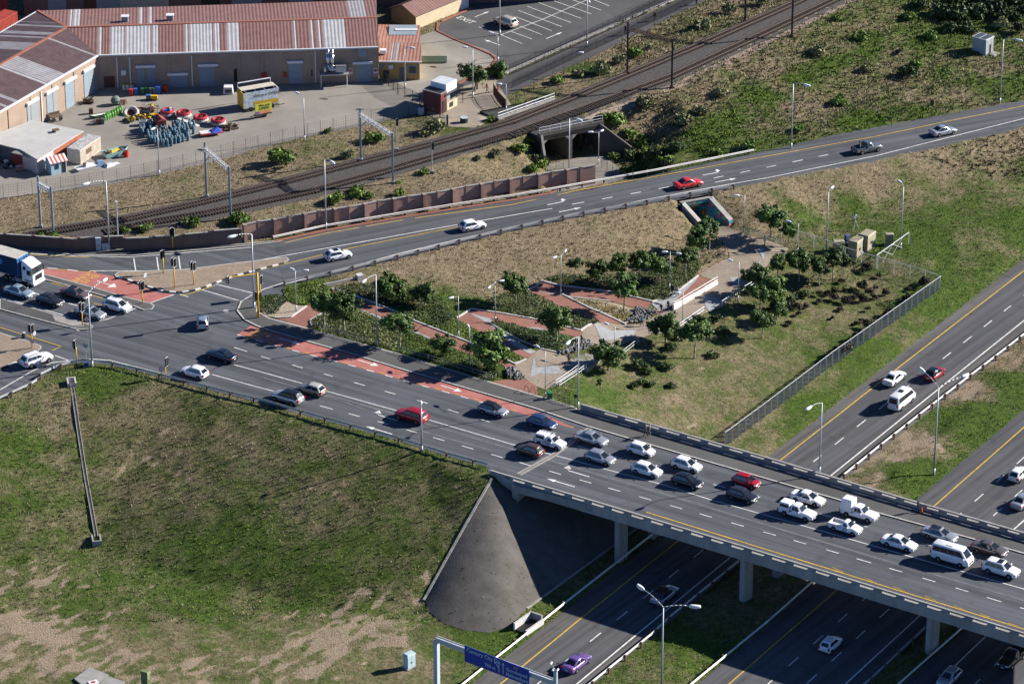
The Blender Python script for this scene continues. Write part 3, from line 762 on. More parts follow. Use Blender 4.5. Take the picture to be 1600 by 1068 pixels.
for T in (T1,T2):
 P=dens(gp(T),1.0)
 tr=thing('railway_track',(0,0,0),'northern rail track with rusty rails, nearer the fenced yard' if T is T1 else 'southern rail track with rusty rails, nearer the brick wall','railway track','railway tracks')
 for sd in (-0.56,0.56):
  m_=MB();Q=offs(P,sd)
  for i in range(len(Q)-1):
   a,b=Q[i],Q[i+1]
   m_.bar((a[0],a[1],zt(*a)+.25),(b[0],b[1],zt(*b)+.25),0.09,0.15)
  m_.build('rail',M_RAIL,tr)
 m_=MB();fine=dens(P,0.7)
 for i in range(len(fine)-1):
  a,b=fine[i],fine[i+1]
  m_.box((a[0],a[1],zt(*a)+.1),(0.24,2.1,0.14),atan2(b[1]-a[1],b[0]-a[0]))
 m_.build('sleepers',mat('sleeper',(0.042,0.034,0.03),0.9,0.3,2,space='World'),tr,kind='stuff')
tp=sheet('underpass_path',w2([(852,258,3.3),(936,240,3.3),(968,262,3.3),(985,290,3.3),(930,316,3.3),(885,325,3.3)]),mat('path_concrete',(0.2,0.185,0.16),0.9,0.2,0.5,space='World'),0.05,1.5)
# tunnels cut into the ground
A_=U(848,257,3.3);B_=U(936,239,3.3)
tdir=(U(800,225,3.3)-U(893,265,3.3));tdir.z=0;tdir.normalize()
CUT1=[(A_.x,A_.y),(B_.x,B_.y),(B_.x+tdir.x*15,B_.y+tdir.y*15),(A_.x+tdir.x*15,A_.y+tdir.y*15)]
FT=3.6
P0=U(1095,355,FT);P1=U(1139,355,FT)
pdir=(U(965,290,FT)-U(1100,350,FT));pdir.z=0;pdir.normalize()
J0=U(1069,349,FT);J1=U(1107,342,FT)
CUT2_=[(P0.x,P0.y),(P1.x,P1.y),(J1.x,J1.y),(J1.x+pdir.x*11,J1.y+pdir.y*11),(J0.x+pdir.x*11,J0.y+pdir.y*11),(J0.x,J0.y)]
def grow_poly(P,d):
 if sum(P[i-1][0]*P[i][1]-P[i][0]*P[i-1][1]for i in range(len(P)))<0:P=P[::-1]
 out=[]
 for i in range(len(P)):
  a,b,c=Vector(P[i-1]),Vector(P[i]),Vector(P[(i+1)%len(P)])
  n0=Vector(((b-a).y,-(b-a).x)).normalized();n1=Vector(((c-b).y,-(c-b).x)).normalized()
  m_=(n0+n1);m_=m_/max(.3,m_.length_squared/2)
  out.append((b.x+m_.x*d,b.y+m_.y*d))
 return out
CUT2=grow_poly(CUT2_,0.65)
# terrain
ATT=[(30,980,.55,.72),(100,1040,.58,.74),(250,1000,.62,.3),(400,980,.45,.35),(500,1000,.5,.72),(300,940,.22,.25),(420,940,.4,.3),(600,990,.48,.7),(560,960,.4,.5),(700,1010,.35,.25),(745,1000,.1,.1),(150,930,.3,.4),(50,900,.45,.5),(200,880,.35,.2),(640,1040,.6,.4),(330,1050,.5,.6),(430,1045,.5,.6),(180,1040,.5,.7),(220,960,.4,.5),(130,1060,.3,.4),(40,700,.3,.2),(80,640,.7,.35),(60,780,.35,.2),(100,700,.45,.25),(20,640,.4,.2),(160,600,.2,.1),(220,640,.6,.35),(260,690,.65,.5),(320,640,.45,.25),(450,680,.48,.3),(350,720,.5,.3),(250,780,.55,.3),(350,850,.2,.1),(500,800,.48,.3),(600,760,.42,.25),(600,850,.3,.2),(500,900,.2,.1),(650,800,.45,.35),(700,760,.35,.25),(640,900,.4,.45),(180,800,.5,.3),(130,740,.5,.4),(30,340,.85,.2),(200,310,.9,.3),(300,290,.7,.2),(400,270,.85,.3),(500,240,.6,.1),(600,230,.8,.3),(650,220,.8,.4),(720,200,.4,.1),(550,300,.8,.35),(700,275,.85,.3),(780,250,.7,.2),(830,150,.5,.1),(900,110,.3,.1),(950,90,.85,.3),(1000,60,.6,.2),(1100,40,.5,.1),(1150,20,.7,.2),(880,125,.9,.3),(1000,200,.8,.2),(1060,180,.6,.1),(1100,150,.7,.1),(1200,110,.8,.1),(1250,60,.5,0),(1350,60,.35,0),(1300,100,.12,0),(1200,150,.12,0),(1120,210,.1,0),(1160,185,.12,0),(1250,125,.12,0),(1360,80,.15,0),(1340,40,.5,0),(1320,70,.5,0),(1270,85,.6,0),(1230,140,.55,0),(1180,190,.6,0),(1260,150,.65,0),(1330,115,.55,0),(1390,85,.5,0),(1300,140,.6,.1),(1250,170,.8,.1),(1400,110,.6,.1),(1450,60,.3,0),(1500,40,.3,0),(1500,120,.35,.1),(1450,150,.6,.5),(1400,180,.4,.3),(1350,190,.15,.1),(1550,110,.6,.4),(1600,90,.4,.1),(1590,130,.2,.1),(1440,185,.15,0),(1050,240,.3,0),(1150,220,.3,0),(600,410,.78,.4),(700,400,.84,.35),(800,400,.82,.3),(900,380,.84,.35),(1000,360,.82,.3),(750,430,.8,.15),(900,420,.7,.1),(1000,400,.7,.1),(560,445,.7,.4),(1180,320,.75,.3),(1250,300,.76,.35),(1350,280,.8,.35),(1450,250,.8,.4),(1550,230,.76,.4),(1600,215,.8,.3),(1250,330,.3,0),(1350,330,.25,0),(1450,300,.45,.1),(1500,330,.3,.05),(1550,300,.45,.1),(1600,270,.4,.1),(1450,380,.1,0),(1520,380,.5,.2),(1590,350,.1,0),(1550,420,.25,.25),(1480,470,.15,.1),(1350,560,.2,.1),(1250,640,.1,0),(1100,600,.5,.3),(1050,640,.6,.4),(1200,600,.5,.2),(1250,520,.45,.15),(1300,480,.5,.2),(1150,540,.48,.2),(1000,620,.48,.25),(930,620,.3,.1),(1350,450,.5,.3),(1400,430,.42,.2),(1200,640,.5,.3),(1150,670,.5,.3),(1400,700,.8,.75),(1500,610,.8,.75),(1570,560,.75,.6),(1340,750,.6,.5),(1430,740,.1,.1),(1520,650,.05,0),(1590,600,.1,0),(1000,1030,.4,.2),(1060,1000,.2,.1),(1120,940,.5,.3),(1200,930,.6,.4),(850,960,.3,.1),(780,1010,.1,0),(930,900,.5,.3),(560,500,.2,.1),(650,470,.35,0),(700,480,.3,0),(620,560,.2,0),(480,460,.15,0),(440,475,.3,.5)]
AW=np.array([(lambda w:(w.x,w.y))(G(a[0],a[1]))for a in ATT]);AV=np.array([(a[2],a[3])for a in ATT])
def att(x,y):
 x=np.asarray(x,float).ravel();y=np.asarray(y,float).ravel()
 out=np.zeros((len(x),2))
 for i in range(0,len(x),40000):
  d2=(x[i:i+40000,None]-AW[None,:,0])**2+(y[i:i+40000,None]-AW[None,:,1])**2+2.0
  w=d2**-2.0
  out[i:i+40000]=(w@AV)/w.sum(1,keepdims=True)
 return out
def vnoise(X,Y,sc,seed):
 r=np.random.default_rng(seed);T=r.random((64,64))
 x=X/sc;y=Y/sc
 i=np.floor(x).astype(int);j=np.floor(y).astype(int);fx=x-i;fy=y-j
 fx=fx*fx*(3-2*fx);fy=fy*fy*(3-2*fy)
 g=lambda a,b:T[a%64,b%64]
 return (g(i,j)*(1-fx)+g(i+1,j)*fx)*(1-fy)+(g(i,j+1)*(1-fx)+g(i+1,j+1)*fx)*fy
XX,YY=np.meshgrid(GX,GY)
bump=(vnoise(XX,YY,4.0,1)-.5)*.25+(vnoise(XX,YY,1.7,2)-.5)*.22
excl=np.zeros(XX.shape,dtype=bool)
for p in EXCL:excl|=in_poly(XX,YY,p)
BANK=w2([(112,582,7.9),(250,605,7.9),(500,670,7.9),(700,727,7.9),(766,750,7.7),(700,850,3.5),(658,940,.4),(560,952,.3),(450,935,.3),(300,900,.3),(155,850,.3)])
_a=atan2(hdir.y,hdir.x)
def barev(x,y,a):
 """bare sandy patches, drawn out along the mowing direction"""
 u=x*cos(_a)+y*sin(_a)+300;v=-x*sin(_a)+y*cos(_a)+300
 s=vnoise(u,v*2.8,3.0,31)*.42+vnoise(u,v*2.4,1.5,32)*.33+vnoise(u,v*1.6,.8,33)*.25
 return np.clip((a[:,1]+(s-.5)*1.3-.52)*3.6,0,1)
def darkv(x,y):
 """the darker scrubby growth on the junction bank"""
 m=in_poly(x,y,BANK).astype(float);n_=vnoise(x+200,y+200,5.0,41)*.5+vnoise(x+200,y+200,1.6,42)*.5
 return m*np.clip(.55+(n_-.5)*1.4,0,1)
def grow(m,k):
 for _ in range(k):
  q=m.copy();q[1:]|=m[:-1];q[:-1]|=m[1:];q[:,1:]|=m[:,:-1];q[:,:-1]|=m[:,1:];m=q
 return m
near=grow(excl,2);inner=~grow(~excl,1)
ZT=ZF+np.where(near,0.0,bump)
ZT=np.where(inner,ZF-0.22,ZT)
for cut,zc in ((CUT1,3.3),(CUT2,FT-.1)):
 k=in_poly(XX,YY,cut);ZT=np.where(k,np.minimum(ZT,zc),ZT)
bridge_clear=in_poly(XX,YY,outline)&(ZF<7.0)
def zb(x,y):
 fx=np.clip((x-GX[0])/GS,0,len(GX)-1.001);fy=np.clip((y-GY[0])/GS,0,len(GY)-1.001)
 i=fx.astype(int);j=fy.astype(int);tx=fx-i;ty=fy-j
 return (ZT[j,i]*(1-tx)+ZT[j,i+1]*tx)*(1-ty)+(ZT[j+1,i]*(1-tx)+ZT[j+1,i+1]*tx)*ty
m,n,b=nodes_of('grassland')
g=n.nodes.new('ShaderNodeNewGeometry');vec=g.outputs['Position']
def attrn(nm):
 a=n.nodes.new('ShaderNodeAttribute');a.attribute_name=nm;return a.outputs['Fac']
def mth(op,a,c=None,clamp=False):
 x=n.nodes.new('ShaderNodeMath');x.operation=op;x.use_clamp=clamp
 for i,v in enumerate((a,c)):
  if v is None:continue
  if hasattr(v,'is_output'):n.links.new(v,x.inputs[i])
  else :x.inputs[i].default_value=v
 return x.outputs[0]
n1=noise(n,vec,0.28,8,0.7,0.3,0.7);n2=noise(n,vec,1.6,6,0.7,0.3,0.7);n3=noise(n,vec,5.0,4,0.7,0.3,0.7);ms_=n.nodes.new('ShaderNodeMapping');ms_.inputs['Rotation'].default_value=(0,0,-atan2(hdir.y,hdir.x));n.links.new(vec,ms_.inputs[0])
ms2=n.nodes.new('ShaderNodeMapping');ms2.inputs['Scale'].default_value=(0.4,1.15,0.4);n.links.new(ms_.outputs[0],ms2.inputs[0]);n4=noise(n,ms2.outputs[0],0.55,8,0.72,0.3,0.7)
green=mix_rgb(n,n2,(0.022,0.042,0.009),(0.085,0.135,0.022))
dryc=mix_rgb(n,n2,(0.10,0.078,0.048),(0.29,0.232,0.15))
barec=mix_rgb(n,n3,(0.17,0.125,0.085),(0.36,0.29,0.21))
nn=mth('ADD',mth('MULTIPLY',mth('SUBTRACT',n1,0.5),0.6),mth('MULTIPLY',mth('SUBTRACT',n3,0.5),0.5))
fd=mth('ADD',mth('MULTIPLY',mth('SUBTRACT',mth('ADD',attrn('dry'),nn),0.52),2.2),0.5,True)
c=mix_rgb(n,fd,green,dryc)
c=mix_rgb(n,attrn('scrub_shade'),c,mix_rgb(n,1.0,c,(.74,.75,.73),'MULTIPLY'))  # bank ground darkened: scrub tone plus painted shade of the slope
nb_=mth('ADD',mth('MULTIPLY',mth('SUBTRACT',n4,0.5),.5),mth('MULTIPLY',mth('SUBTRACT',n3,0.5),0.5))
fb=mth('MULTIPLY',mth('SUBTRACT',mth('ADD',attrn('bare'),nb_),0.42),2.6,True)
c=mix_rgb(n,fb,c,barec)
n.links.new(c,b.inputs['Base Color'])
b.inputs['Roughness'].default_value=0.95;b.inputs['Specular IOR Level'].default_value=0.1
bp=n.nodes.new('ShaderNodeBump');bp.inputs['Strength'].default_value=0.7;bp.inputs['Distance'].default_value=0.12
n.links.new(mth('ADD',n2,n3),bp.inputs['Height']);n.links.new(bp.outputs[0],b.inputs['Normal'])
M_GRASS=m
gx=np.concatenate([[-1900,-900,-450,-240,-160],GX,[170,250,460,900,1900]])
gy=np.concatenate([[-1900,-900,-430,-230,-150],GY,[235,320,520,950,1900]])
def ext(Z):return np.pad(Z,5,mode='edge')
ZX=ext(ZT)
X2,Y2=np.meshgrid(gx,gy)
V=np.stack([X2.ravel(),Y2.ravel(),ZX.ravel()],1)
nx_=len(gx);ny_=len(gy)
I=(np.arange(ny_-1)[:,None]*nx_+np.arange(nx_-1)[None,:]).ravel()
F=np.stack([I,I+1,I+nx_+1,I+nx_],1)
me=np_mesh('ground',V,F,M_GRASS,True)
av=att(X2,Y2)
for nm,vv in (('dry',av[:,0]),('bare',barev(X2.ravel(),Y2.ravel(),av)),('scrub_shade',darkv(X2.ravel(),Y2.ravel()))):
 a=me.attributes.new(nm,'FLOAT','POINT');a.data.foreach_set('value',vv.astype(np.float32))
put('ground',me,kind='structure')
# grass tufts (real blades)
def tufts(name,n_,size,dens_fn,col_fn,seed,blades=4,boxpx=None,maxn=None):
 r=np.random.default_rng(seed)
 x=r.uniform(-105,112,n_);y=r.uniform(-85,150,n_)
 ix=np.clip(((x-GX[0])/GS).round().astype(int),0,len(GX)-1);iy=np.clip(((y-GY[0])/GS).round().astype(int),0,len(GY)-1)
 ok=~grow(excl,0)[iy,ix]
 dy=y-CAM.y;dz=4.0-CAM.z
 yc=dy*cos(PITCH)-dz*sin(PITCH);vc=dy*sin(PITCH)+dz*cos(PITCH)
 px=800+FPX*x/yc;py=534-FPX*vc/yc
 ok&=(px>-60)&(px<1660)&(py>-60)&(py<1130)
 x=x[ok];y=y[ok];px=px[ok];py=py[ok]
 a=att(x,y);p=dens_fn(x,y,px,py,a)
 k=r.random(len(x))<p
 x,y,a,px,py=x[k],y[k],a[k],px[k],py[k]
 N_=len(x);z=zb(x,y)
 sz=size(px,py,a,r)*r.uniform(.6,1.35,N_)
 V=np.zeros((N_,blades,3,3),np.float32)
 for bl in range(blades):
  an=r.uniform(0,2*pi,N_);lean=r.uniform(.25,1.0,N_);w=sz*r.uniform(.25,.5,N_);rad=sz*r.uniform(0,.35,N_)
  bx=x+np.cos(an)*rad;by=y+np.sin(an)*rad
  h=sz*r.uniform(.5,1.0,N_)
  V[:,bl,0]=np.stack([bx-np.sin(an)*w/2,by+np.cos(an)*w/2,z-.04],1)
  V[:,bl,1]=np.stack([bx+np.sin(an)*w/2,by-np.cos(an)*w/2,z-.04],1)
  V[:,bl,2]=np.stack([bx+np.cos(an)*lean*sz,by+np.sin(an)*lean*sz,z+h],1)
 V=V.reshape(-1,3);F=np.arange(len(V)).reshape(-1,3)
 me=np_mesh(name,V,F,M_TUFT)
 c=col_fn(x,y,a,r);c=np.repeat(c,blades*3,axis=0)*r.uniform(.8,1.2,(len(V),1))
 ca=me.attributes.new('tint','FLOAT_COLOR','POINT')
 ca.data.foreach_set('color',np.concatenate([np.clip(c,0,1),np.ones((len(c),1))],1).astype(np.float32).ravel())
 return put(name,me,kind='stuff')
m,n,b=nodes_of('grass_blades')
at_=n.nodes.new('ShaderNodeAttribute');at_.attribute_name='tint'
n.links.new(at_.outputs['Color'],b.inputs['Base Color'])
b.inputs['Roughness'].default_value=0.8;b.inputs['Specular IOR Level'].default_value=0.1
M_TUFT=m
def grass_col(x,y,a,r):
 N_=len(x);nz=(vnoise(x+500,y+500,3.5,5)-.5)*.55+r.normal(0,.14,N_)
 t=np.clip((a[:,0]+nz-.52)*2.2+.5,0,1)[:,None]
 k=r.random((N_,1))
 gcol=np.array([[.028,.055,.010]])*(1-k)+np.array([[.10,.165,.024]])*k
 dcol=np.array([[.125,.10,.060]])*(1-k)+np.array([[.35,.285,.185]])*k
 lush=np.clip((.36-a[:,0])*5,0,1)[:,None];gcol=gcol*(1+lush*np.array([[.45,.35,0]]))
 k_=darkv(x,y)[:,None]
 return (gcol*(1-t)+dcol*t)*(1-.26*k_)  # tufts on the bank carry the same painted slope shade
def dens_all(x,y,px,py,a):
 p=0.8-.72*barev(x,y,a)-.25*(vnoise(x+300,y+300,5,9))
 return np.clip(p,.05,1)
def size_all(px,py,a,r):
 s=np.full(len(px),.25)
 s=np.where((px>960)&(py<260),.44,s)
 s=np.where((px<760)&(py>560)&(py<930),.27,s)
 s=np.where((py>930)&(px<760),.13,s)
 s=np.where((px>560)&(px<1110)&(py>300)&(py<440),.27,s)
 s=np.where((px>900)&(px<1460)&(py>430)&(py<700),.15,s)
 return s
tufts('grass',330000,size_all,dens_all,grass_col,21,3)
# guardrails
M_GRAIL=mat('guardrail_steel',(0.46,0.47,0.48),0.5,0.15,0.8,metal=0.35,space='World')
M_GRAILW=mat('guardrail_pale',(0.62,0.60,0.55),0.6,0.15,0.6,space='World')
def guardrail(px,f,label,m=M_GRAIL,gap=3.8,side=1,post=M_WOOD,group='guardrails along the roads',flat=None):
 P=[U(*p)if len(p)==3 else f(*p)for p in px]
 PA=np.array([(p.x,p.y)for p in P]);PZs=np.array([p.z for p in P])
 CH=np.concatenate([[0],np.cumsum(np.hypot(*np.diff(PA,axis=0).T))])
 def own(q):
  best=None
  for i in range(len(PA)-1):
   a,b=PA[i],PA[i+1];d=b-a;t=min(1,max(0,float(np.dot(np.array(q)-a,d)/np.dot(d,d))))
   e=float(np.hypot(*(a+d*t-np.array(q))))
   if best is None or e<best[0]:best=(e,PZs[i]+(PZs[i+1]-PZs[i])*t)
  return float(best[1])
 own_z=len(px[0])==3
 root=thing('guardrail',P[0],label,'guardrail',group)
 o=Vector(P[0])
 Q=dens([(p.x,p.y)for p in P],1.0)
 def zz(q):return own(q)if own_z else (zt(*q)if flat is None else flat)
 prof=[(0,.78),(.07,.70),(.02,.62),(.07,.53),(0,.45),(-.025,.45),(-.025,.78)]
 rings=[]
 for i in range(len(Q)):
  a=Q[max(0,i-1)];b=Q[min(len(Q)-1,i+1)]
  dx,dy=b[0]-a[0],b[1]-a[1];l=hypot(dx,dy);nx,ny=-dy/l*side,dx/l*side
  rings.append([(Q[i][0]+nx*k-o.x,Q[i][1]+ny*k-o.y,zz(Q[i])+h-o.z)for k,h in prof])
 mb=MB();k=len(prof)
 mb.add([v for r in rings for v in r],[(i*k+j,i*k+(j+1)%k,(i+1)*k+(j+1)%k,(i+1)*k+j)for i in range(len(Q)-1)for j in range(k)])
 mb.build('beam',m,root)
 fine=dens(Q,0.1);n_=int(gap/0.1);pm=None
 for i in range(0,len(fine),n_):
  a=fine[max(0,i-1)];b=fine[min(len(fine)-1,i+1)];ang=atan2(b[1]-a[1],b[0]-a[0])
  nx,ny=-sin(ang)*side,cos(ang)*side
  q=fine[i]
  if pm is None:
   m_=MB();m_.box((0,0,.36),(.2,.18,.92));m_.box((0,.14*side,.62),(.16,.12,.3));pm=m_.mesh('post');pm.materials.append(post)
  put('post',pm,root,(q[0]-nx*.2-o.x,q[1]-ny*.2-o.y,zz(q)-o.z),ang)
 return root
guardrail([(427,376,7.9),(507,358.5,7.9),(641,336,7.85),(800,311,7.7),(859,301,7.65),(1025,271,7.4),(1178,240,7.1)],G,'guardrail along the brick wall side of the ramp road',M_GRAILW,3.8,-1)
guardrail([(443.5,446),(521,430),(625,404),(729,378),(800,361),(904,339),(1011,319),(1148,294)],G,'guardrail between the ramp road and the dry grass bank of the park',M_GRAIL,3.75,1,M_RUST)
guardrail([(-80,662),(0,627),(49,605),(58,599)],D,'short guardrail with twisted end at the left junction corner',M_GRAIL,3.8,1,flat=PZ)
guardrail([(62,591),(86,579),(110,571),(130,568),(172,572),(211,580.5),(250,590.5),(289,600.5),(370,621.5),(412,631),(494,655),(575,677),(616,688),(700,714.5),(762,731)],D,'long curved guardrail on top of the green junction bank',M_GRAIL,4.0,1,flat=PZ)
guardrail([(1317,748),(1380,697),(1450,642),(1578,544),(1720,434)],H,'guardrail beside the upper motorway with dark posts',M_GRAILW,3.7,1,M_RUST,flat=0)
guardrail([(850,1134),(930,1067),(1018.6,995.6),(1046,969.6),(1149,886),(1240,812)],H,'guardrail beside the motorway median coming from under the bridge',M_GRAILW,3.7,1,M_RUST,flat=0)
guardrail([(660,1127),(740,1061),(800,1014),(880,950),(1033,830),(1120,762)],H,'pale guardrail on the left verge below the paved slope',M_GRAILW,3.8,-1,flat=0)
guardrail([(1010,1134),(1088,1068),(1200,976),(1278,907),(1360,836)],H,'pale guardrail left of the dark middle carriageway under the bridge',M_GRAILW,3.8,-1,flat=0)
guardrail([(1340,1130),(1412,1067),(1511,980),(1600,903)],H,'pale guardrail left of the far right carriageway',M_GRAILW,3.8,-1,flat=0)
guardrail([(1290,1123),(1359,1067),(1441,990),(1520,918)],H,'low grey guardrail right of the middle carriageway by the last pier',M_GRAIL,3.8,1,flat=0)
# brick walls
def brickmat(name,c1,c2,mort):
 m,n,b=nodes_of(name)
 tc=n.nodes.new('ShaderNodeTexCoord');sp=n.nodes.new('ShaderNodeSeparateXYZ');cb=n.nodes.new('ShaderNodeCombineXYZ')
 n.links.new(tc.outputs['Object'],sp.inputs[0])
 ad=n.nodes.new('ShaderNodeMath');ad.operation='ADD'
 n.links.new(sp.outputs[0],ad.inputs[0]);n.links.new(sp.outputs[1],ad.inputs[1])
 n.links.new(ad.outputs[0],cb.inputs[0]);n.links.new(sp.outputs[2],cb.inputs[1])
 br=n.nodes.new('ShaderNodeTexBrick');br.inputs['Scale'].default_value=1.0
 br.inputs['Brick Width'].default_value=.23;br.inputs['Row Height'].default_value=.086;br.inputs['Mortar Size'].default_value=.008
 br.inputs['Color1'].default_value=(*c1,1);br.inputs['Color2'].default_value=(*c2,1);br.inputs['Mortar'].default_value=(*mort,1)
 n.links.new(cb.outputs[0],br.inputs['Vector'])
 g=n.nodes.new('ShaderNodeNewGeometry');nz=noise(n,g.outputs['Position'],0.9,5,.6,.3,.7)
 c=mix_rgb(n,nz,mix_rgb(n,1.0,br.outputs['Color'],(.78,.78,.8),'MULTIPLY'),br.outputs['Color'])
 n.links.new(c,b.inputs['Base Color']);b.inputs['Roughness'].default_value=.9;b.inputs['Specular IOR Level'].default_value=.2
 return m
M_BRICK=brickmat('brown_brick',(0.31,0.18,0.142),(0.39,0.235,0.19),(0.31,0.26,0.21))
M_BRICKD=brickmat('dark_brick',(0.13,0.085,0.07),(0.19,0.12,0.095),(0.2,0.16,0.13))
def brickwall(top,label,m,hgt,gap=2.35,big=True,cop=M_CONC):
 """wall from a list of (px, py, z of the top)"""
 P=[U(*p)for p in top]
 o=Vector((P[0].x,P[0].y,P[0].z-hgt))
 root=thing('brick_wall',o,label,'wall')
 Q=dens([(p.x,p.y,p.z)for p in P],0.05)
 n_=int(gap/0.05);st=list(range(0,len(Q),n_))
 if st[-1]<len(Q)-n_//2:st.append(len(Q)-1)
 for k,(i,j)in enumerate(zip(st[:-1],st[1:])):
  a,b=Vector(Q[i]),Vector(Q[j]);d=b-a;L=hypot(d.x,d.y);ang=atan2(d.y,d.x)
  mdl=(a+b)/2;zt_=min(a.z,b.z)-(0 if big else 0)
  mb=MB();mb.box((0,0,(hgt)/2-.15),(L,.22,hgt+.3))
  w=mb.build('wall_panel',m,root,loc=(mdl.x-o.x,mdl.y-o.y,zt_-hgt-o.z),rz=ang)
  mb=MB();mb.box((0,0,hgt+.05),(L-.02,.34,.1))
  mb.build('coping',cop,w)
  pw,pd=(.42,.75)if (k%2==0 and big)else (.36,.36)
  mb=MB();mb.box((0,0,hgt/2-.1),(pw,pd,hgt+.42));mb.box((0,0,hgt+.15),(pw+.06,pd+.06,.08))
  mb.build('pillar',m,root,loc=(a.x-o.x+sin(ang)*(pd/2-.15 if pd>.5 else 0),a.y-o.y-cos(ang)*(pd/2-.15 if pd>.5 else 0),zt_-hgt-o.z),rz=ang)
 return root
brickwall([(381,351,10.55),(400,347,10.55),(450.5,339,10.55),(498,330,10.55),(546,323,10.55),(594,313.5,10.50),(640,306.5,10.45),(686,299.5,10.40),(734,290,10.35),(779,282.6,10.25),(847,271,10.15),(913,260.5,10.05),(938,257,10.00)],'long brown brick wall with pillars beside the ramp road',M_BRICK,2.65)
brickwall([(-80,362,9.7),(0,365.5,9.7),(60,369,9.7),(122,374,9.7)],'dark brick boundary wall behind the blue truck',M_BRICKD,1.85,4.2,False,M_CONC)
brickwall([(123,372,9.9),(158,370,9.9),(193,369,9.9)],'short recessed dark brick wall behind the grey cabinets',M_BRICKD,1.9,3.5,False,M_CONC)
brickwall([(194,372.5,9.8),(281,367,10.1),(340,360,10.3),(377,355,10.5)],'dark brick wall with sloping top at the pedestrian crossing',M_BRICKD,2.1,4.3,False,M_CONC)
mb=MB();ribbon_mb(mb,gp([(430,377.5),(507,361),(641,338),(800,313.5),(859,303),(938,288)]),0.5,0.04,h=0.1)
mb.build('kerb',mat('brick_kerb',(0.25,0.10,0.075),.9,.2,space='World'),kind='structure')
# fences
def fence(px,f,label,hgt,gap,pm,wm,kind_='mesh',name='wire_fence',pr_=.035,cat='fence',wire=.3,tilt=0,wt=.012,group=None,square=False,top=None):
 P=[f(*p)for p in px];o=Vector(P[0])
 root=thing(name,o,label,cat,group)
 Q=dens([(p.x,p.y)for p in P],0.1)
 k=MB()
 if square:k.box((0,0,hgt/2-.1),(pr_*2,pr_*2,hgt+.2))
 else :k.cyl((0,0,-.2),(0,0,hgt),pr_,pr_,6)
 me=k.mesh('post');me.materials.append(pm)
 n_=max(1,int(gap/.1));st=list(range(0,len(Q),n_))
 for i in st:put('post',me,root,(Q[i][0]-o.x,Q[i][1]-o.y,zt(*Q[i])-o.z))
 w=MB()
 def at(q,h):return (q[0]-o.x,q[1]-o.y,zt(*q)-o.z+h)
 R_=dens([(p.x,p.y)for p in P],1.0)
 if kind_=='mesh':
  hs=np.arange(.1,hgt,wire)
  for h in hs:
   for a,b in zip(R_[:-1],R_[1:]):w.bar(at(a,h),at(b,h),wt,wt)
  m_=max(1,int(wire/.1))
  for i in range(0,len(Q),m_):w.bar(at(Q[i],.03),at(Q[i],hgt-.1),wt,wt)
  nm='wire_mesh'
 elif kind_=='pale':
  for h in (.25,hgt-.3):
   for a,b in zip(R_[:-1],R_[1:]):w.bar(at(a,h),at(b,h),.04,.05)
  m_=max(1,int(wire/.1))
  for i in range(0,len(Q),m_):w.bar(at(Q[i],.05),at(Q[i],hgt),wt,.02)
  nm='pales'
 elif kind_=='wires':
  for h in (hgt*.35,hgt*.65,hgt*.92):
   for a,b in zip(R_[:-1],R_[1:]):w.bar(at(a,h),at(b,h),wt,wt)
  nm='wires'
 elif kind_=='rail':
  for h in (hgt*.55,hgt):
   for a,b in zip(R_[:-1],R_[1:]):w.cyl(at(a,h),at(b,h),wt,wt,6)
  nm='handrail'
 if top:
  k=MB()
  for a,b in zip(R_[:-1],R_[1:]):k.cyl(at(a,hgt-.05),at(b,hgt-.05),top,top,6)
  k.build('top_rail',pm,root)
 if kind_=='rail':
  w.build(nm,wm,root)
 else :
  w.build(nm,wm,root,kind='stuff')
 return root
M_WIRE=mat('fence_wire',(0.22,0.23,0.23),.6,.1,metal=.3)
M_WIRED=mat('dark_wire',(0.045,0.045,0.047),.6,.1,metal=.2)
M_POSTW=mat('pale_fence_post',(0.50,0.52,0.53),.6,.1)
fence([(-40,316),(14,309),(60,303),(130,294),(200,282),(260,269),(330,252),(400,233.5),(470,216),(546,200.5),(620,185),(662,177)],G,'thin wire fence with dark posts along the yard edge',2.3,2.2,M_DARK,M_WIRED,'mesh',wire=.4,pr_=.03,wt=.012)
fence([(1133,697),(1190,655),(1300,571),(1469,452)],G,'pale posted steel fence between the meadow and the motorway',2.2,1.75,mat('fence_post_white',(.62,.64,.66),.5,.05),mat('fence_mesh_grey',(.11,.12,.125),.6,.1),'mesh',wire=.15,pr_=.085,wt=.018,square=True,top=.03)
fence([(1468,450),(1425,435),(1368,419),(1320,405),(1281,390),(1250,381),(1215,369)],G,'grey mesh fence running from the meadow corner past the tan cabinets',2.0,2.6,M_POSTW,M_WIRE,'mesh',wire=.25,pr_=.05,wt=.012,top=.04)
fence([(796,118),(856,92),(928,59),(1000,25.5),(1064,-6),(1120,-34)],G,'black palisade fence along the edge of the car park',2.0,1.65,M_DARK,M_WIRED,'pale','palisade_fence',wire=.2,wt=.035)
fence([(800,138),(860,110),(940,72),(1000,45),(1060,16),(1110,-10)],G,'black palisade fence between the footpath and the railway grass',1.7,2.3,M_DARK,M_WIRED,'pale','palisade_fence',wire=.2,wt=.035)
fence([(771,148),(778,160),(790,173)],G,'short black railing at the end of the station forecourt',1.9,1.5,M_DARK,M_RUST,'pale','palisade_fence',wire=.15,wt=.05)
fence([(600,128),(624,150),(640,157),(661,168)],G,'black mesh fence between the yard and the office forecourt',2.0,2.0,M_DARK,M_WIRED,'mesh',wire=.2,pr_=.05,wt=.02)
fence([(664,178),(680,188),(700,199)],G,'dark mesh fence below the brick gatehouse',1.8,2.5,M_DARK,M_WIRED,'mesh',wire=.2,pr_=.06,wt=.018)
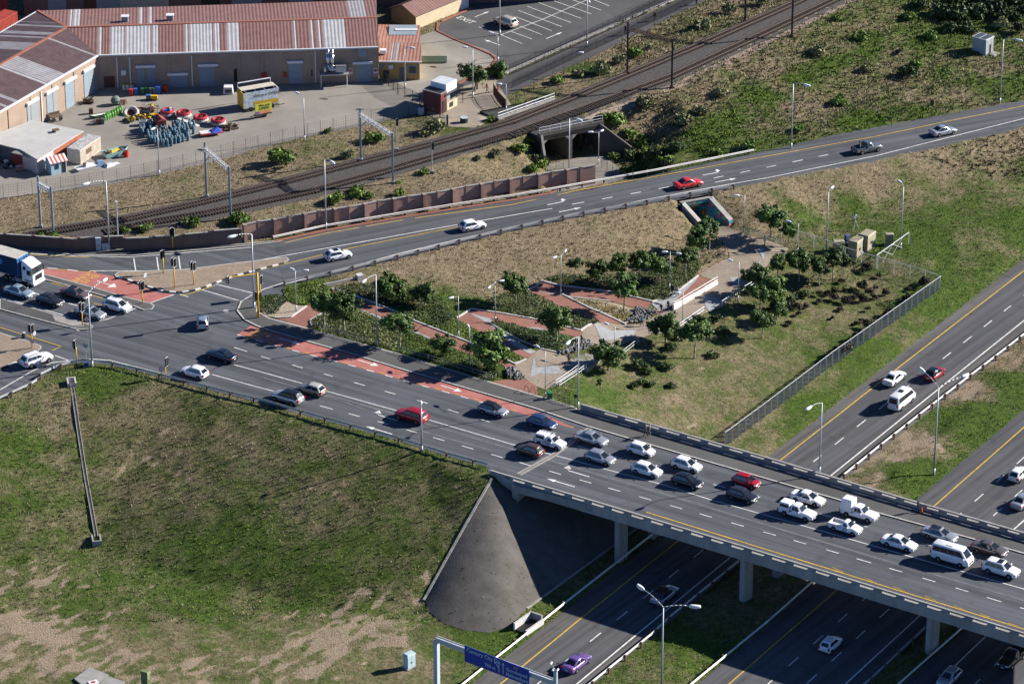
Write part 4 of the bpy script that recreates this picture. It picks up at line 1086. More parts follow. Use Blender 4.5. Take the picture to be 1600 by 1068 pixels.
fence([(819.7,149),(848,132),(873,118),(898,112),(923.6,101),(949,93),(974,79),(998,72),(1023,53),(1047,49),(1071,34),(1095,25),(1117,15)],G,'old post and wire fence in the dry railway grass',1.4,2.9,M_RUST,M_WIRED,'wires',pr_=.05)
fence([(1206,231),(1240,219),(1298,194),(1334,174),(1366,157),(1440,118),(1500,85)],G,'broken dark post fence in the rough growth beside the ramp road',1.4,4.6,M_RUST,M_WIRED,'wires',pr_=.08)
fence([(1027,264),(1040,263),(1054,260)],G,'short dark barrier fence right of the railway underpass',1.3,1.35,M_DARK,M_DARK,'rail',pr_=.09,wt=.05)
fence([(1141,244),(1152,242),(1163,239)],G,'short dark barrier fence near the end of the ramp guardrail',1.3,1.25,M_DARK,M_DARK,'rail',pr_=.09,wt=.05)
fence([(845,252),(862,262),(880,268)],G,'thin black fence posts in front of the railway underpass',1.6,1.5,M_DARK,M_WIRED,'mesh',wire=.3)
fence([(940,262),(957,272),(975,279),(990,283)],G,'thin black fence beside the path out of the underpass',1.6,1.5,M_DARK,M_WIRED,'mesh',wire=.3)
M_HRAIL=mat('handrail_pale',(0.55,0.57,0.58),.4,.05,metal=.3)
def rail_(px,label,f=G,m=M_HRAIL,gap=1.6,h=1.0):return fence(px,f,label,h,gap,m,m,'rail','railing',pr_=.03,cat='railing',wt=.035)
rail_([(1053,482),(1121,442)],'railing on the white wall of the brick ramp')
rail_([(1128,480),(1151,464),(1181,446)],'pale railing at the meadow edge of the plaza, by the double steps')
rail_([(1051,522),(1070,509),(1100,489)],'pale low railing along the lower plaza edge')
rail_([(868,604),(890,590),(912,575)],'pale handrail on the steps below the upper plaza')
rail_([(874,607),(896,593),(918,578)],'second pale handrail on the steps, on the grass side')
rail_([(968,561),(984,549),(999,537)],'pale handrail on the steps by the middle plaza')
rail_([(1172,366),(1190,374),(1207,379),(1225,386)],'grey railing under the trees on the far side of the plaza')
rail_([(489,513),(520,522),(545,529),(577,538)],'thin dark railing by the first two park trees',m=M_WIRE,gap=2.5)
rail_([(622,551),(654,560),(700,574),(735,585),(770,596)],'thin grey railing along the bus lane pavement',m=M_WIRE,gap=2.5)
rail_([(856,622),(875,628),(897,636)],'thin black railing beside the green litter bin',m=M_DARK,gap=1.8,h=.9)
# street lamps
M_LAMP=mat('lamp_post_grey',(0.40,0.42,0.44),.45,.08,metal=.4)
M_HEAD=mat('luminaire_white',(0.68,0.70,0.72),.35,.05)
M_LENS=mat('lamp_lens',(0.55,0.58,0.6),.15,.02)
def height_to(B,py):
 lo,hi=.2,40
 for _ in range(30):
  c=(lo+hi)/2
  if topx(B+Vector((0,0,c)))[1]>py:lo=c
  else :hi=c
 return (lo+hi)/2
def lamp(base,top_y,heads,label,f=G,r=.09,curve=True,hs=1.0,z=None,group='street lamps',m=None,name='street_lamp'):
 m=m or M_LAMP
 B=f(*base)if z is None else U(base[0],base[1],z)
 h=height_to(B,top_y)
 root=thing(name,B,label,'street lamp',group)
 mb=MB();mb.cyl((0,0,-.3),(0,0,.9),r*1.5,r*1.5,10);mb.cyl((0,0,.9),(0,0,h-(.5 if curve else 0)),r*1.15,r*.65,10)
 mb.build('pole',m,root,smooth=True)
 for hd_ in heads:
  e=U(hd_[0],hd_[1],B.z+h)-B;e.z=0
  L=min(max(e.length,.35),4.2);e=e.normalized()*L if e.length>.01 else Vector((.35,0,0))
  pts=[]
  for i in range(7):
   t=i/6
   if curve:pts.append(Vector((e.x*t,e.y*t,h-.5+.5*sin(t*pi*.62)-.1*t)))
   else :pts.append(Vector((e.x*t,e.y*t,h-.15+.12*t)))
  mb=MB();mb.tube(pts,r*.5,7);mb.build('arm',m,root,smooth=True)
  u=e.normalized();tip=pts[-1];ang=atan2(u.y,u.x)
  mb=MB();k=hs
  prof=[(-.1,.07),(.1,.15),(.4,.18),(.68,.12),(.75,.05)]
  rings=[]
  for x_,w_ in prof:
   rings+=[(x_*k,-w_*k,0),(x_*k,-w_*.6*k,.12*k),(x_*k,w_*.6*k,.12*k),(x_*k,w_*k,0),(x_*k,w_*.7*k,-.08*k),(x_*k,-w_*.7*k,-.08*k)]
  mb.add(rings,[(i*6+(j+1)%6,i*6+j,(i+1)*6+j,(i+1)*6+(j+1)%6)for i in range(4)for j in range(6)]+[(0,1,2,3,4,5),(29,28,27,26,25,24)])
  lo_=mb.build('luminaire',M_HEAD,root,loc=tip,rz=ang,smooth=True)
  mb=MB();mb.box((.35*k,0,-.1*k),(.4*k,.2*k,.05*k));mb.build('lens',M_LENS,lo_)
 return root
lamp((171,391),278,[(138,285)],'tall lamp reaching left in front of the dark brick wall by the cabinets',r=.11,hs=1.4)
lamp((144,573),452,[(160,438)],'tall lamp at the junction guardrail reaching over the bus lane',D,r=.11,hs=1.4)
lamp((397,481),361,[(367,367)],'tall lamp beside the big yellow signal mast',D,r=.12,hs=1.5)
lamp((589,539),424,[(571,436)],'tall lamp on the pavement edge by the first park trees',D,r=.1,hs=1.3)
lamp((903,637),521,[(890,532)],'tall lamp at the start of the north parapet',D,r=.1,hs=1.4)
lamp((659,706),632,[(658,629)],'lamp pole on top of the green bank by the red car',D,r=.1)
lamp((1280,739),624,[(1267,634)],'tall lamp standing on the north parapet of the bridge',z=8.4,r=.1,hs=1.4)
lamp((1459,741),600,[(1429,566),(1503,587)],'tall double armed lamp in the grass median above the bridge',r=.12,hs=1.6)
lamp((1033.5,1086),942,[(996,912),(1079,945)],'tall double armed lamp in the median below the bridge',r=.12,hs=1.6)
lamp((889,291),180,[(902,185)],'tall lamp in front of the railway underpass',r=.1,hs=1.4)
lamp((509.5,357),244,[(517,251)],'tall lamp in front of the middle of the long brick wall',r=.1,hs=1.4)
lamp((1236,232),126,[(1257,131)],'tall lamp on the far verge of the ramp road above the grey pickup',r=.1,hs=1.4)
lamp((1562,161.5),57,[(1588,61)],'tall lamp right of the grey utility hut',r=.1,hs=1.4)
lamp((1291,392),295,[(1298,293)],'tall straight lamp behind the tan cabinets, left one',r=.09,hs=1.2)
lamp((1407,388),287,[(1408,284)],'tall straight lamp by the white gate frame',r=.09,hs=1.2)
lamp((249,274),197,[(241,199)],'yard lamp between the gas cylinders and the fence',r=.08,hs=1.1)
lamp((476,220),148,[(467,145)],'yard lamp on the empty concrete near the gantry',r=.08,hs=1.1)
lamp((633,138),72,[(640,73)],'lamp in front of the ochre office',r=.08,hs=1.1)
lamp((739,153),74,[(730,73)],'lamp beside the round tree at the station forecourt',r=.08,hs=1.1)
lamp((778,97),53,[(770,51)],'short lamp at the rounded corner of the car park',r=.08,hs=1.1)
lamp((781,55),-22,[(786,-25)],'tall lamp next to the parked silver car',r=.09)
lamp((917,73),-14,[(925,25)],'tall lamp in the car park by the palisade fence',r=.09)
PL='park lamps'
lamp((463,486),422,[(474,422),(459,421)],'small park lamp in the gravel bed at the park corner',r=.06,curve=False,group=PL)
lamp((716.5,526),462,[(708,464)],'park lamp between the first and second brick ramps',r=.06,curve=False,group=PL)
lamp((774,503),440,[(766,447),(780,439)],'twin headed park lamp at the second brick hairpin',r=.06,curve=False,group=PL)
lamp((734,571),512,[(733,511)],'park lamp behind the thin grey railing by the bus lane',r=.06,curve=False,group=PL)
lamp((876,461),399,[(869,401),(882,393)],'twin headed park lamp at the third brick hairpin',r=.06,curve=False,group=PL)
lamp((1046,452),393,[(1057,395),(1042,393)],'park lamp by the two walkers on the brick ramp',r=.06,curve=False,group=PL)
lamp((1153,470),410,[(1144,407)],'park lamp at the plaza railing with the double rails',r=.06,curve=False,group=PL)
lamp((1162,363),305,[(1154,305)],'park lamp right of the painted tunnel mouth',r=.06,curve=False,group=PL)
lamp((1066,510),457,[(1062,457)],'park lamp in front of the white ramp wall',r=.06,curve=False,group=PL)
lamp((1246,396),349,[(1235,346)],'park lamp at the far right corner of the plaza',r=.06,curve=False,group=PL)
lamp((852,622),549,[(842,542)],'park lamp at the pavement next to the green litter bin',r=.06,curve=False,group=PL)
lamp((960,572),510,[(950,506)],'park lamp in the middle of the plaza behind the steps',r=.06,curve=False,group=PL)
lamp((791,174),131,[(783,131)],'small lamp at the station forecourt railing',r=.05,curve=False,group=PL)
lamp((935,257),206,[(926,206),(938,205)],'small lamp at the end of the brick wall by the underpass',r=.06,curve=False,group=PL)
lamp((914,116),82,[(913,82)],'short dark lamp on the footpath by the palisade fence',r=.05,curve=False,group=PL,m=M_DARK)
B=G(185,385);t=thing('signal_post',B,'plain white post behind the dark brick wall','post')
mb=MB();mb.cyl((0,0,0),(0,0,7.0),.12,.1,10);mb.build('pole',M_LAMP,t);mb=MB();mb.cyl((0,0,7),(0,0,7.12),.16,.16,10);mb.build('cap',M_HEAD,t)
# traffic signals
M_SIGY=mat('signal_yellow',(0.62,0.36,0.02),.5,.08)
M_SIGB=mat('signal_black',(0.012,0.012,0.013),.5,.1)
M_LR=mat('lens_red',(0.25,0.015,0.01),.2,0);M_LA=mat('lens_amber',(0.22,0.1,0.01),.2,0);M_LG=mat('lens_green',(0.01,0.12,0.05),.2,0)
M_LRON=mat('lens_red_lit',(0.8,0.02,0.01),.2,0)
m_,n_,b_=M_LRON,M_LRON.node_tree,M_LRON.node_tree.nodes['Principled BSDF']
b_.inputs['Emission Color'].default_value=(1,.03,.01,1);b_.inputs['Emission Strength'].default_value=1.2
def sig_head(root,at,ang,lit=False,board=True):
 mb=MB();mb.box((0,0,0),(.26,.34,1.0));h=mb.build('signal_head',M_SIGB,root,loc=at,rz=ang)
 if board:
  mb=MB();mb.box((-.02,0,0),(.03,.62,1.28));mb.build('backboard',M_SIGB,h)
  mb=MB()
  for s in (-1,1):
   mb.box((.005,s*.32,0),(.05,.03,1.31));mb.box((.005,0,s*.655),(.05,.6,.03))
  mb.build('board_border',M_KWHT,h)
 for k,mm in ((.32,M_LRON if lit else M_LR),(0,M_LA),(-.32,M_LG)):
  mb=MB();mb.cyl((.12,0,k),(.145,0,k),.1,.1,10);mb.build('lens',mm,h)
  mb=MB();mb.add([(.13,-.13,k+.02),(.34,-.11,k+.06),(.34,.11,k+.06),(.13,.13,k+.02),(.13,-.1,k+.12),(.34,-.08,k+.13),(.34,.08,k+.13),(.13,.1,k+.12)],[(0,1,5,4),(4,5,6,7),(7,6,2,3)])
  mb.build('hood',M_SIGB,h)
AL=atan2(-lane.y,-lane.x);AR=atan2(lane.y,lane.x);rd=(G(600,380)-G(400,440));AU=atan2(rd.y,rd.x);AD=AU+pi
def signal(base,top_y,angs,label,lit=False,board=True):
 B=D(*base);h=height_to(B,top_y)
 root=thing('traffic_light',B,label,'traffic light','traffic lights at the junction')
 mb=MB();mb.cyl((0,0,0),(0,0,h-.9),.085,.08,10);mb.build('pole',M_SIGY,root,smooth=True)
 mb=MB();mb.cyl((0,0,h-.9),(0,0,h),.07,.07,8);mb.build('pole_top',M_SIGB,root)
 for k,a in enumerate(angs):sig_head(root,(.22*cos(a),.22*sin(a),h-.55),a,lit and k==0,board)
 return root
signal((255.6,427.6),393,[AL,AU+1.2],'traffic light at the far edge of the beige island, leftmost on it')
signal((273,451.6),404,[AL,AR],'traffic light in the middle of the beige island, tallest there')
signal((302.8,445.6),410,[AL+.2,AR],'traffic light at the right of the beige island')
signal((222.8,475),440,[AL,AR-.3],'traffic light on the median tip beside the red bus lane')
signal((270,390),357.6,[AL,AU],'traffic light in front of the dark brick wall, showing red',True)
signal((129,509),473.6,[AL,AR],'traffic light at the rubble end of the lower median')
signal((50.5,544),507,[AD,AR],'traffic light on the lower left island with a sign on it')
signal((120,566),532.6,[AL,AD],'traffic light at the curved guardrail beside the white off-roader')
signal((259,591),559,[AR,AR+.5],'traffic light on the guardrail side by the white hatchback')
signal((407,466),431,[AU,AR],'yellow signal pole just behind the big yellow mast')
B=D(404,497);h=height_to(B,426)
root=thing('traffic_light_mast',B,'big yellow signal mast with long arm at the park corner','traffic light','traffic lights at the junction')
mb=MB();mb.cyl((0,0,0),(0,0,h),.17,.14,12);mb.build('pole',M_SIGY,root,smooth=True)
e=U(366,436,B.z+h-.3)-B;e.z=0;e=e.normalized()*4.4
mb=MB();mb.cyl((0,0,h-.15),(e.x,e.y,h+.15),.09,.06,8);mb.build('arm',M_SIGY,root)
sig_head(root,(e.x*.98,e.y*.98,h-.3),AL+.3);sig_head(root,(.28*cos(AL),.28*sin(AL),h*.48),AL);sig_head(root,(.3*cos(AU),.3*sin(AU),h*.46),AU,board=False)
def round_sign(base,top_y,label,ring=True,r=.34,f=D,ang=AL,poleh=None):
 B=f(*base);h=height_to(B,top_y)
 root=thing('road_sign',B,label,'road sign','round road signs')
 mb=MB();mb.cyl((0,0,0),(0,0,h),.035,.035,8);mb.build('pole',M_STEEL,root)
 d=Vector((cos(ang),sin(ang),0))
 mb=MB();mb.cyl(Vector((0,0,h-r))+d*.04,Vector((0,0,h-r))+d*.06,r,r,20);s=mb.build('sign_plate',M_GREY if not ring else mat('sign_red',(.55,.02,.02),.4,0),root)
 if ring:
  mb=MB();mb.cyl(Vector((0,0,h-r))+d*.061,Vector((0,0,h-r))+d*.07,r*.74,r*.74,20);s2=mb.build('sign_face',M_HEAD,s)
  mb=MB();c=Vector((0,0,h-r))+d*.075;mb.bar(c+Vector((0,0,-r*.4)),c+Vector((0,0,r*.3)),.05,.02);mb.build('sign_symbol',M_SIGB,s)
 return root
AV_=-pi/2
round_sign((252.5,592),573,'round red ringed sign on a thin pole by the guardrail',True,ang=AV_)
round_sign((55,545),517,'dark backed round sign behind the lower left traffic light',False,ang=AR)
round_sign((51,546),530,'small red ringed sign low on the lower left island',True,.3,ang=AV_)
round_sign((139.5,572),494,'red ringed no turn sign in front of the tall junction lamp',True,.4,ang=AV_)
round_sign((135,566),536,'grey backed sign on a thin pole beside the blue box',False,.36,ang=pi/2)
round_sign((227,440),426,'dark backed sign at the tip of the beige island',False,.36,ang=AR)
round_sign((60,580),567,'small dark sign in front of the white off-roader',False,.34,ang=pi/2)
B=G(1455,184);h=3.0;root=thing('road_sign',B,'dark backed upright sign on the grass verge of the ramp road','road sign')
mb=MB();mb.cyl((0,0,0),(0,0,h),.06,.06,8);mb.build('pole',M_RUST,root);mb=MB();mb.box((0,0,h-.5),(.55,.06,1.0));mb.build('sign_plate',mat('sign_back_brown',(.07,.045,.035),.6,.1),root)
B=G(1579,158);root=thing('road_sign',B,'small wooden marker sign at the right end of the ramp verge','road sign')
mb=MB();mb.cyl((0,0,0),(0,0,1.3),.05,.05,8);mb.build('pole',M_WOOD,root);mb=MB();mb.box((0,0,1.2),(.5,.05,.35));mb.build('sign_plate',M_RUST,root)
B=D(37,528);t=thing('litter_bin',B,'dark grey bin on the lower left island','bin')
mb=MB();mb.lathe([(.22,0),(.27,.8)],n=10);mb.build('bin_body',M_DARK,t);mb=MB();mb.lathe([(.29,.8),(.29,.86),(.1,.92)],n=10);mb.build('lid',M_GREY,t)
# motorway sign gantry
ga=U(682,998,7.0);gb=U(868,1066,7.0)
root=thing('sign_gantry',(ga.x,ga.y,0),'grey steel gantry carrying the blue direction sign over the motorway','gantry')
O=Vector((ga.x,ga.y,0));M_GANT=mat('gantry_paint',(.42,.47,.50),.5,.08)
mb=MB();mb.box((0,0,3.3),(.55,.55,7.2));mb.build('post',M_GANT,root,rz=atan2(gb.y-ga.y,gb.x-ga.x))
mb=MB();mb.cyl((gb.x-O.x,gb.y-O.y,-.3),(gb.x-O.x,gb.y-O.y,8.6),.3,.24,10);mb.build('post',M_GANT,root)
mb=MB();mb.bar((0,0,7.0),(gb.x-O.x,gb.y-O.y,7.0),.5,.55);mb.build('beam',M_GANT,root)
mb=MB()
for s in (-.22,.22):
 d_=(gb-ga).normalized();nn_=Vector((-d_.y,d_.x,0))*s
 mb.bar(Vector((0,0,7.32))+nn_,Vector((gb.x-O.x,gb.y-O.y,7.32))+nn_,.07,.08)
mb.build('walkway_rail',M_POSTW,root)
for k,(dx,dz)in enumerate(((-.25,8.75),(.25,8.7),(-.5,9.6))):
 mb=MB();mb.cyl((gb.x-O.x+dx-.12,gb.y-O.y-.2,dz),(gb.x-O.x+dx+.05,gb.y-O.y+.2,dz+.05),.11,.13,8);mb.build('camera',M_HEAD,root)
mb=MB();mb.bar((gb.x-O.x,gb.y-O.y,8.6),(gb.x-O.x-.5,gb.y-O.y,9.55),.06,.06);mb.build('camera_bracket',M_STEEL,root)
M_BLUE=mat('sign_blue',(.012,.045,.30),.35,.05)
s0=U(726,1007.5,7.75);s1=U(827,1046,7.75);sd_=(s1-s0);sd_.z=0;SL=sd_.length;sd_.normalize();sn=Vector((sd_.y,-sd_.x,0))
SA=atan2(sd_.y,sd_.x);SH=2.15
off_=sn*.45
sc_=Vector(((s0.x+s1.x)/2-O.x,(s0.y+s1.y)/2-O.y,7.75-SH/2))+off_*0
mb=MB();mb.box((0,0,0),(SL,.08,SH));sg=mb.build('sign_panel',M_BLUE,root,loc=sc_,rz=SA)
def sign_text(txt,x,z,size,m=M_HEAD,align='LEFT',th=-.045):
 cu=bpy.data.curves.new('lettering','FONT');cu.body=txt;cu.size=size;cu.align_x=align;cu.align_y='CENTER';cu.resolution_u=2;cu.offset=.008
 o=bpy.data.objects.new('lettering',cu);COL.objects.link(o)
 me=bpy.data.meshes.new_from_object(o.evaluated_get(bpy.context.evaluated_depsgraph_get()))
 bpy.data.objects.remove(o);bpy.data.curves.remove(cu);me.materials.clear();me.materials.append(m)
 me.transform(Matrix.Rotation(pi/2,4,'X'))
 return put('lettering',me,sg,(x,th,z))
M_SIGNTXT=mat('sign_lettering',(.42,.55,.62),.4,0)
sign_text('Century City Dr',-SL/2+.3,.62,.72,M_SIGNTXT);sign_text('700 m',-.95,-.45,.62,M_SIGNTXT,'CENTER')
sign_text('N7',SL/2-1.9,.62,.5,mat('sign_yellow',(.55,.33,.05),.4,0),'CENTER');sign_text('Goodwood',SL/2-3.35,.05,.66,M_SIGNTXT);sign_text('Malmesbury',SL/2-3.35,-.62,.66,M_SIGNTXT)
mb=MB()
def vbox(x,z,w,h):mb.add([(x-w/2,-.046,z-h/2),(x+w/2,-.046,z-h/2),(x+w/2,-.046,z+h/2),(x-w/2,-.046,z+h/2)],[(0,1,2,3)])
for x in (.35,.95):
 vbox(x,-.15,.1,1.3);mb.add([(x-.2,-.047,.4),(x+.2,-.047,.4),(x,-.047,.78)],[(0,1,2)])
mb.add([(.35,-.047,-.3),(.35,-.047,-.12),(-.1,-.047,.42),(-.18,-.047,.3)],[(0,1,2,3)]);mb.add([(-.35,-.048,.5),(-.3,-.048,.18),(.02,-.048,.5)],[(0,1,2)])
mb.build('sign_arrows',M_SIGNTXT,sg)
# railway masts and signals
M_MAST=mat('mast_grey',(.33,.36,.39),.5,.1,metal=.3);M_MASTB=mat('mast_brown',(.085,.055,.042),.8,.25)
def gantry(b0,b1,h,m,label,one=False):
 A=G(*b0);Bq=G(*b1);root=thing('catenary_gantry',A,label,'railway mast','overhead line masts')
 for P_,hh in ((A,h+.9),(Bq,h+.4)):
  mb=MB();q=P_-A;mb.box((q.x,q.y,q.z+hh/2-.2),(.3,.3,hh+.4));mb.box((q.x,q.y,q.z+.15),(.6,.6,.5));mb.build('mast',m,root)
 p0=Vector((0,0,h));p1=Bq-A+Vector((0,0,h-(Bq.z-A.z)))
 d=(p1-p0).normalized();nn_=Vector((-d.y,d.x,0))*.2
 mb=MB()
 for s in (-1,1):
  for dz in (0,-.45):mb.bar(p0+nn_*s+Vector((0,0,dz)),p1+nn_*s+Vector((0,0,dz)),.09,.09)
 k=14
 for i in range(k):
  a=p0.lerp(p1,i/k);b=p0.lerp(p1,(i+1)/k)
  mb.bar(a+nn_,b-nn_,.05,.05)
  mb.bar(a+nn_+Vector((0,0,-.45*(i%2))),b+nn_+Vector((0,0,-.45*((i+1)%2))),.05,.05)
  mb.bar(a-nn_+Vector((0,0,-.45*(i%2))),b-nn_+Vector((0,0,-.45*((i+1)%2))),.05,.05)
 mb.build('cross_beam',m if m is M_MASTB else M_POSTW,root)
 mb=MB();mb.bar(Vector((0,0,h-2.2)),p0.lerp(p1,.22)+Vector((0,0,-.45)),.1,.1);mb.build('brace',m,root)
 for t in (.35,.8):
  c=p0.lerp(p1,t);mb=MB();mb.cyl(c+Vector((0,0,-.5)),c+Vector((0,0,-1.4)),.05,.05,6);mb.bar(c+Vector((0,0,-1.4)),c+Vector((.5,.5,-1.5)),.05,.05);mb.build('insulator',M_MASTB,root)
 return root
gantry((63.6,355),(83.5,366),7.2,M_MAST,'grey overhead line gantry at the left edge, above the truck')
gantry((323,308),(360.4,342),8.0,M_MAST,'grey overhead line gantry in front of the gas cylinders')
gantry((564,251.5),(614,286.5),7.8,M_MAST,'grey overhead line gantry below the ochre office')
gantry((980,115),(1049.4,137.6),8.0,M_MASTB,'rusty brown overhead line gantry right of the car park fence')
gantry((1164,34),(1237,57.6),8.0,M_MASTB,'rusty brown overhead line gantry cut off by the top of the picture')
for base,ty,lab in (((675,271),222,'railway signal with dark head between the tracks and the brick wall'),((619.6,236),185,'railway signal near the grey gantry, far side of the tracks')):
 B=G(*base);h=height_to(B,ty);root=thing('railway_signal',B,lab,'railway signal','railway signals')
 mb=MB();mb.cyl((0,0,0),(0,0,h),.08,.07,8);mb.build('pole',M_LAMP,root);mb=MB();mb.box((0,0,.25),(.6,.6,.5));mb.build('footing',M_CONC,root)
 mb=MB();mb.box((.2,0,h-.6),(.3,.4,1.1));hd0=mb.build('signal_head',M_SIGB,root)
 mb=MB();mb.cyl((.2,-.21,h-.4),(.2,-.26,h-.4),.1,.1,10);mb.cyl((.2,-.21,h-.75),(.2,-.26,h-.75),.1,.1,10);mb.build('lens',M_LG,hd0)
# railway underpass
M_TUN=mat('shaded_concrete',(.045,.045,.045),.95,.3,.6,space='World')  # darkened concrete, the shade inside the underpass is put into its colour
Aq=U(847,222,7.45);Bq=U(938,190,7.75);o=Vector((Aq.x,Aq.y,0))
root=thing('railway_bridge',(Aq.x,Aq.y,0),'concrete railway underpass with two dark openings beside the brick wall','underpass')
ud=(Vector((B_.x,B_.y))-Vector((A_.x,A_.y))).normalized();un=Vector((-ud.y,ud.x))
a2=Vector((A_.x,A_.y));b2=Vector((B_.x,B_.y));mid2=(a2+b2)/2
W3=lambda p,z:(p.x-o.x,p.y-o.y,z)
td=Vector((tdir.x,tdir.y))
def slab(mb,p,q,th,z0,z1,dirn):
 mb.add([W3(p,z0),W3(q,z0),W3(q+dirn*th,z0),W3(p+dirn*th,z0),W3(p,z1),W3(q,z1),W3(q+dirn*th,z1),W3(p+dirn*th,z1)],[(3,2,1,0),(4,5,6,7),(0,1,5,4),(1,2,6,5),(2,3,7,6),(3,0,4,7)])
mb=MB();slab(mb,a2-ud*.6,b2+ud*.8,.45,7.25,8.55,td);mb.build('edge_beam',M_CONCD,root)
mb=MB();slab(mb,a2-ud*.4,b2+ud*.4,14.0,7.3,8.0,td);mb.build('deck',M_TUN,root)
for nm,p in (('side_wall',a2-ud*.35),('side_wall',b2),):
 mb=MB();slab(mb,p,p+ud*.4,14.0,2.8,7.3,td);mb.build(nm,M_TUN,root)
mb=MB();slab(mb,mid2-ud*.22,mid2+ud*.22,14,2.8,7.25,td);mb.build('pier',M_CONCD,root)
mb=MB()
for c0,c1 in ((a2+ud*.05,1),(mid2-ud*.22,-1),(mid2+ud*.22,1),(b2,-1)):
 mb.add([W3(c0,7.26),W3(c0+ud*.8*c1,7.26),W3(c0,6.5),W3(c0+td*.45,7.26),W3(c0+ud*.8*c1+td*.45,7.26),W3(c0+td*.45,6.5)],[(0,1,2),(5,4,3),(1,4,5,2),(0,2,5,3)])
mb.build('haunch',M_CONC,root)
mb=MB();slab(mb,a2-ud*.4+td*13.6,b2+ud*.4+td*13.6,.4,2.8,8.0,td);mb.build('end_wall',M_TUN,root)
wq=U(990,240,3.4);w2_=Vector((wq.x,wq.y));wd=(w2_-b2).normalized();wn_=Vector((wd.y,-wd.x))
mb=MB();mb.add([W3(b2,2.8),W3(w2_,2.8),W3(w2_,4.2),W3(b2,8.3),W3(b2-wn_*.35,2.8),W3(w2_-wn_*.35,2.8),W3(w2_-wn_*.35,4.2),W3(b2-wn_*.35,8.3)],[(0,1,2,3),(7,6,5,4),(3,2,6,7),(1,5,6,2),(0,3,7,4)]);mb.build('wing_wall',M_CONCD,root)
l2=U(853,268,3.3);l2=Vector((l2.x,l2.y));ld=(l2-a2).normalized();ln_=Vector((ld.y,-ld.x))
mb=MB();mb.add([W3(a2,2.8),W3(l2,2.8),W3(l2,6.0),W3(a2,8.3),W3(a2+ln_*.35,2.8),W3(l2+ln_*.35,2.8),W3(l2+ln_*.35,6.0),W3(a2+ln_*.35,8.3)],[(0,1,2,3),(7,6,5,4),(3,2,6,7),(1,5,6,2),(0,3,7,4)]);mb.build('wing_wall',M_CONC,root)
def ubar(name,p,q,zs,m,posts=7,rr=.045):
 mb=MB()
 for z in zs:mb.cyl(W3(p,z),W3(q,z),rr,rr,6)
 r_=mb.build('handrail',m,root)
 for i in range(posts):
  c=p.lerp(q,i/(posts-1));mb=MB();mb.cyl(W3(c,8.2),W3(c,max(zs)),.04,.04,6);mb.build('rail_post',m,root)
ubar('s',a2-ud*.5+td*.2,b2+ud*.7+td*.2,(8.95,9.45),M_HRAIL)
n0=U(778,186,8.3);n1=U(866,155,8.3)
ubar('n',Vector((n0.x,n0.y)),Vector((n1.x,n1.y)),(8.8,9.3),M_HRAIL)
mb=MB();mb.bar(W3(Vector((n0.x,n0.y)),8.35),W3(Vector((n1.x,n1.y)),8.35),.4,.3);mb.build('kerb_beam',M_CONC,root)
# painted pedestrian tunnel
def mural_mat():
 m,n,b=nodes_of('mosaic_mural');tc=n.nodes.new('ShaderNodeNewGeometry');v=tc.outputs['Position']
 vo=n.nodes.new('ShaderNodeTexVoronoi');vo.inputs['Scale'].default_value=1.9;n.links.new(v,vo.inputs['Vector'])
 vo2=n.nodes.new('ShaderNodeTexVoronoi');vo2.inputs['Scale'].default_value=6.0;n.links.new(v,vo2.inputs['Vector'])
 rp=n.nodes.new('ShaderNodeValToRGB');rp.color_ramp.interpolation='CONSTANT'
 cols=[(.03,.25,.42),(.02,.33,.45),(.05,.25,.10),(.55,.10,.25),(.02,.28,.5),(.60,.45,.05),(.45,.08,.06),(.03,.2,.12)]
 while len(rp.color_ramp.elements)<len(cols):rp.color_ramp.elements.new(.5)
 for i,c in enumerate(cols):rp.color_ramp.elements[i].position=i/len(cols);rp.color_ramp.elements[i].color=(*c,1)
 sp=n.nodes.new('ShaderNodeSeparateColor');n.links.new(vo.outputs['Color'],sp.inputs[0]);n.links.new(sp.outputs[0],rp.inputs[0])
 c=mix_rgb(n,.22,rp.outputs[0],vo2.outputs['Color'],'OVERLAY')
 rg=n.nodes.new('ShaderNodeMapRange');rg.inputs[1].default_value=.5;rg.inputs[2].default_value=.62;n.links.new(vo.outputs['Distance'],rg.inputs[0])
 c=mix_rgb(n,rg.outputs[0],c,(.04,.22,.30))
 n.links.new(c,b.inputs['Base Color']);b.inputs['Roughness'].default_value=.5
 return m
M_MURAL=mural_mat()
o=Vector((J0.x,J0.y,0));root=thing('pedestrian_tunnel',o,'tunnel mouth covered in a blue mosaic mural under the ramp road','tunnel')
j0=Vector((J0.x,J0.y));j1=Vector((J1.x,J1.y));p0=Vector((P0.x,P0.y));p1=Vector((P1.x,P1.y));pd2=Vector((pdir.x,pdir.y))
mb=MB();jd=(j1-j0).normalized();slab(mb,j0-jd*.4,j1+jd*.4,.5,6.05,6.95,pd2);lt=mb.build('lintel',M_MURAL,root)
mb=MB();slab(mb,j0-jd*.5-pd2*.06,j1+jd*.5-pd2*.06,.62,6.95,7.08,pd2);mb.build('coping',M_CONC,lt)
mb=MB();slab(mb,j0-jd*.35,j0,11,3.0,6.05,pd2);mb.build('side_wall',M_MURAL,root)
mb=MB();slab(mb,j1,j1+jd*.35,11,3.0,6.05,pd2);mb.build('side_wall',M_MURAL,root)
mb=MB();slab(mb,j0-jd*.35,j1+jd*.35,11,6.05,6.4,pd2);mb.build('roof_slab',M_CONCD,root)
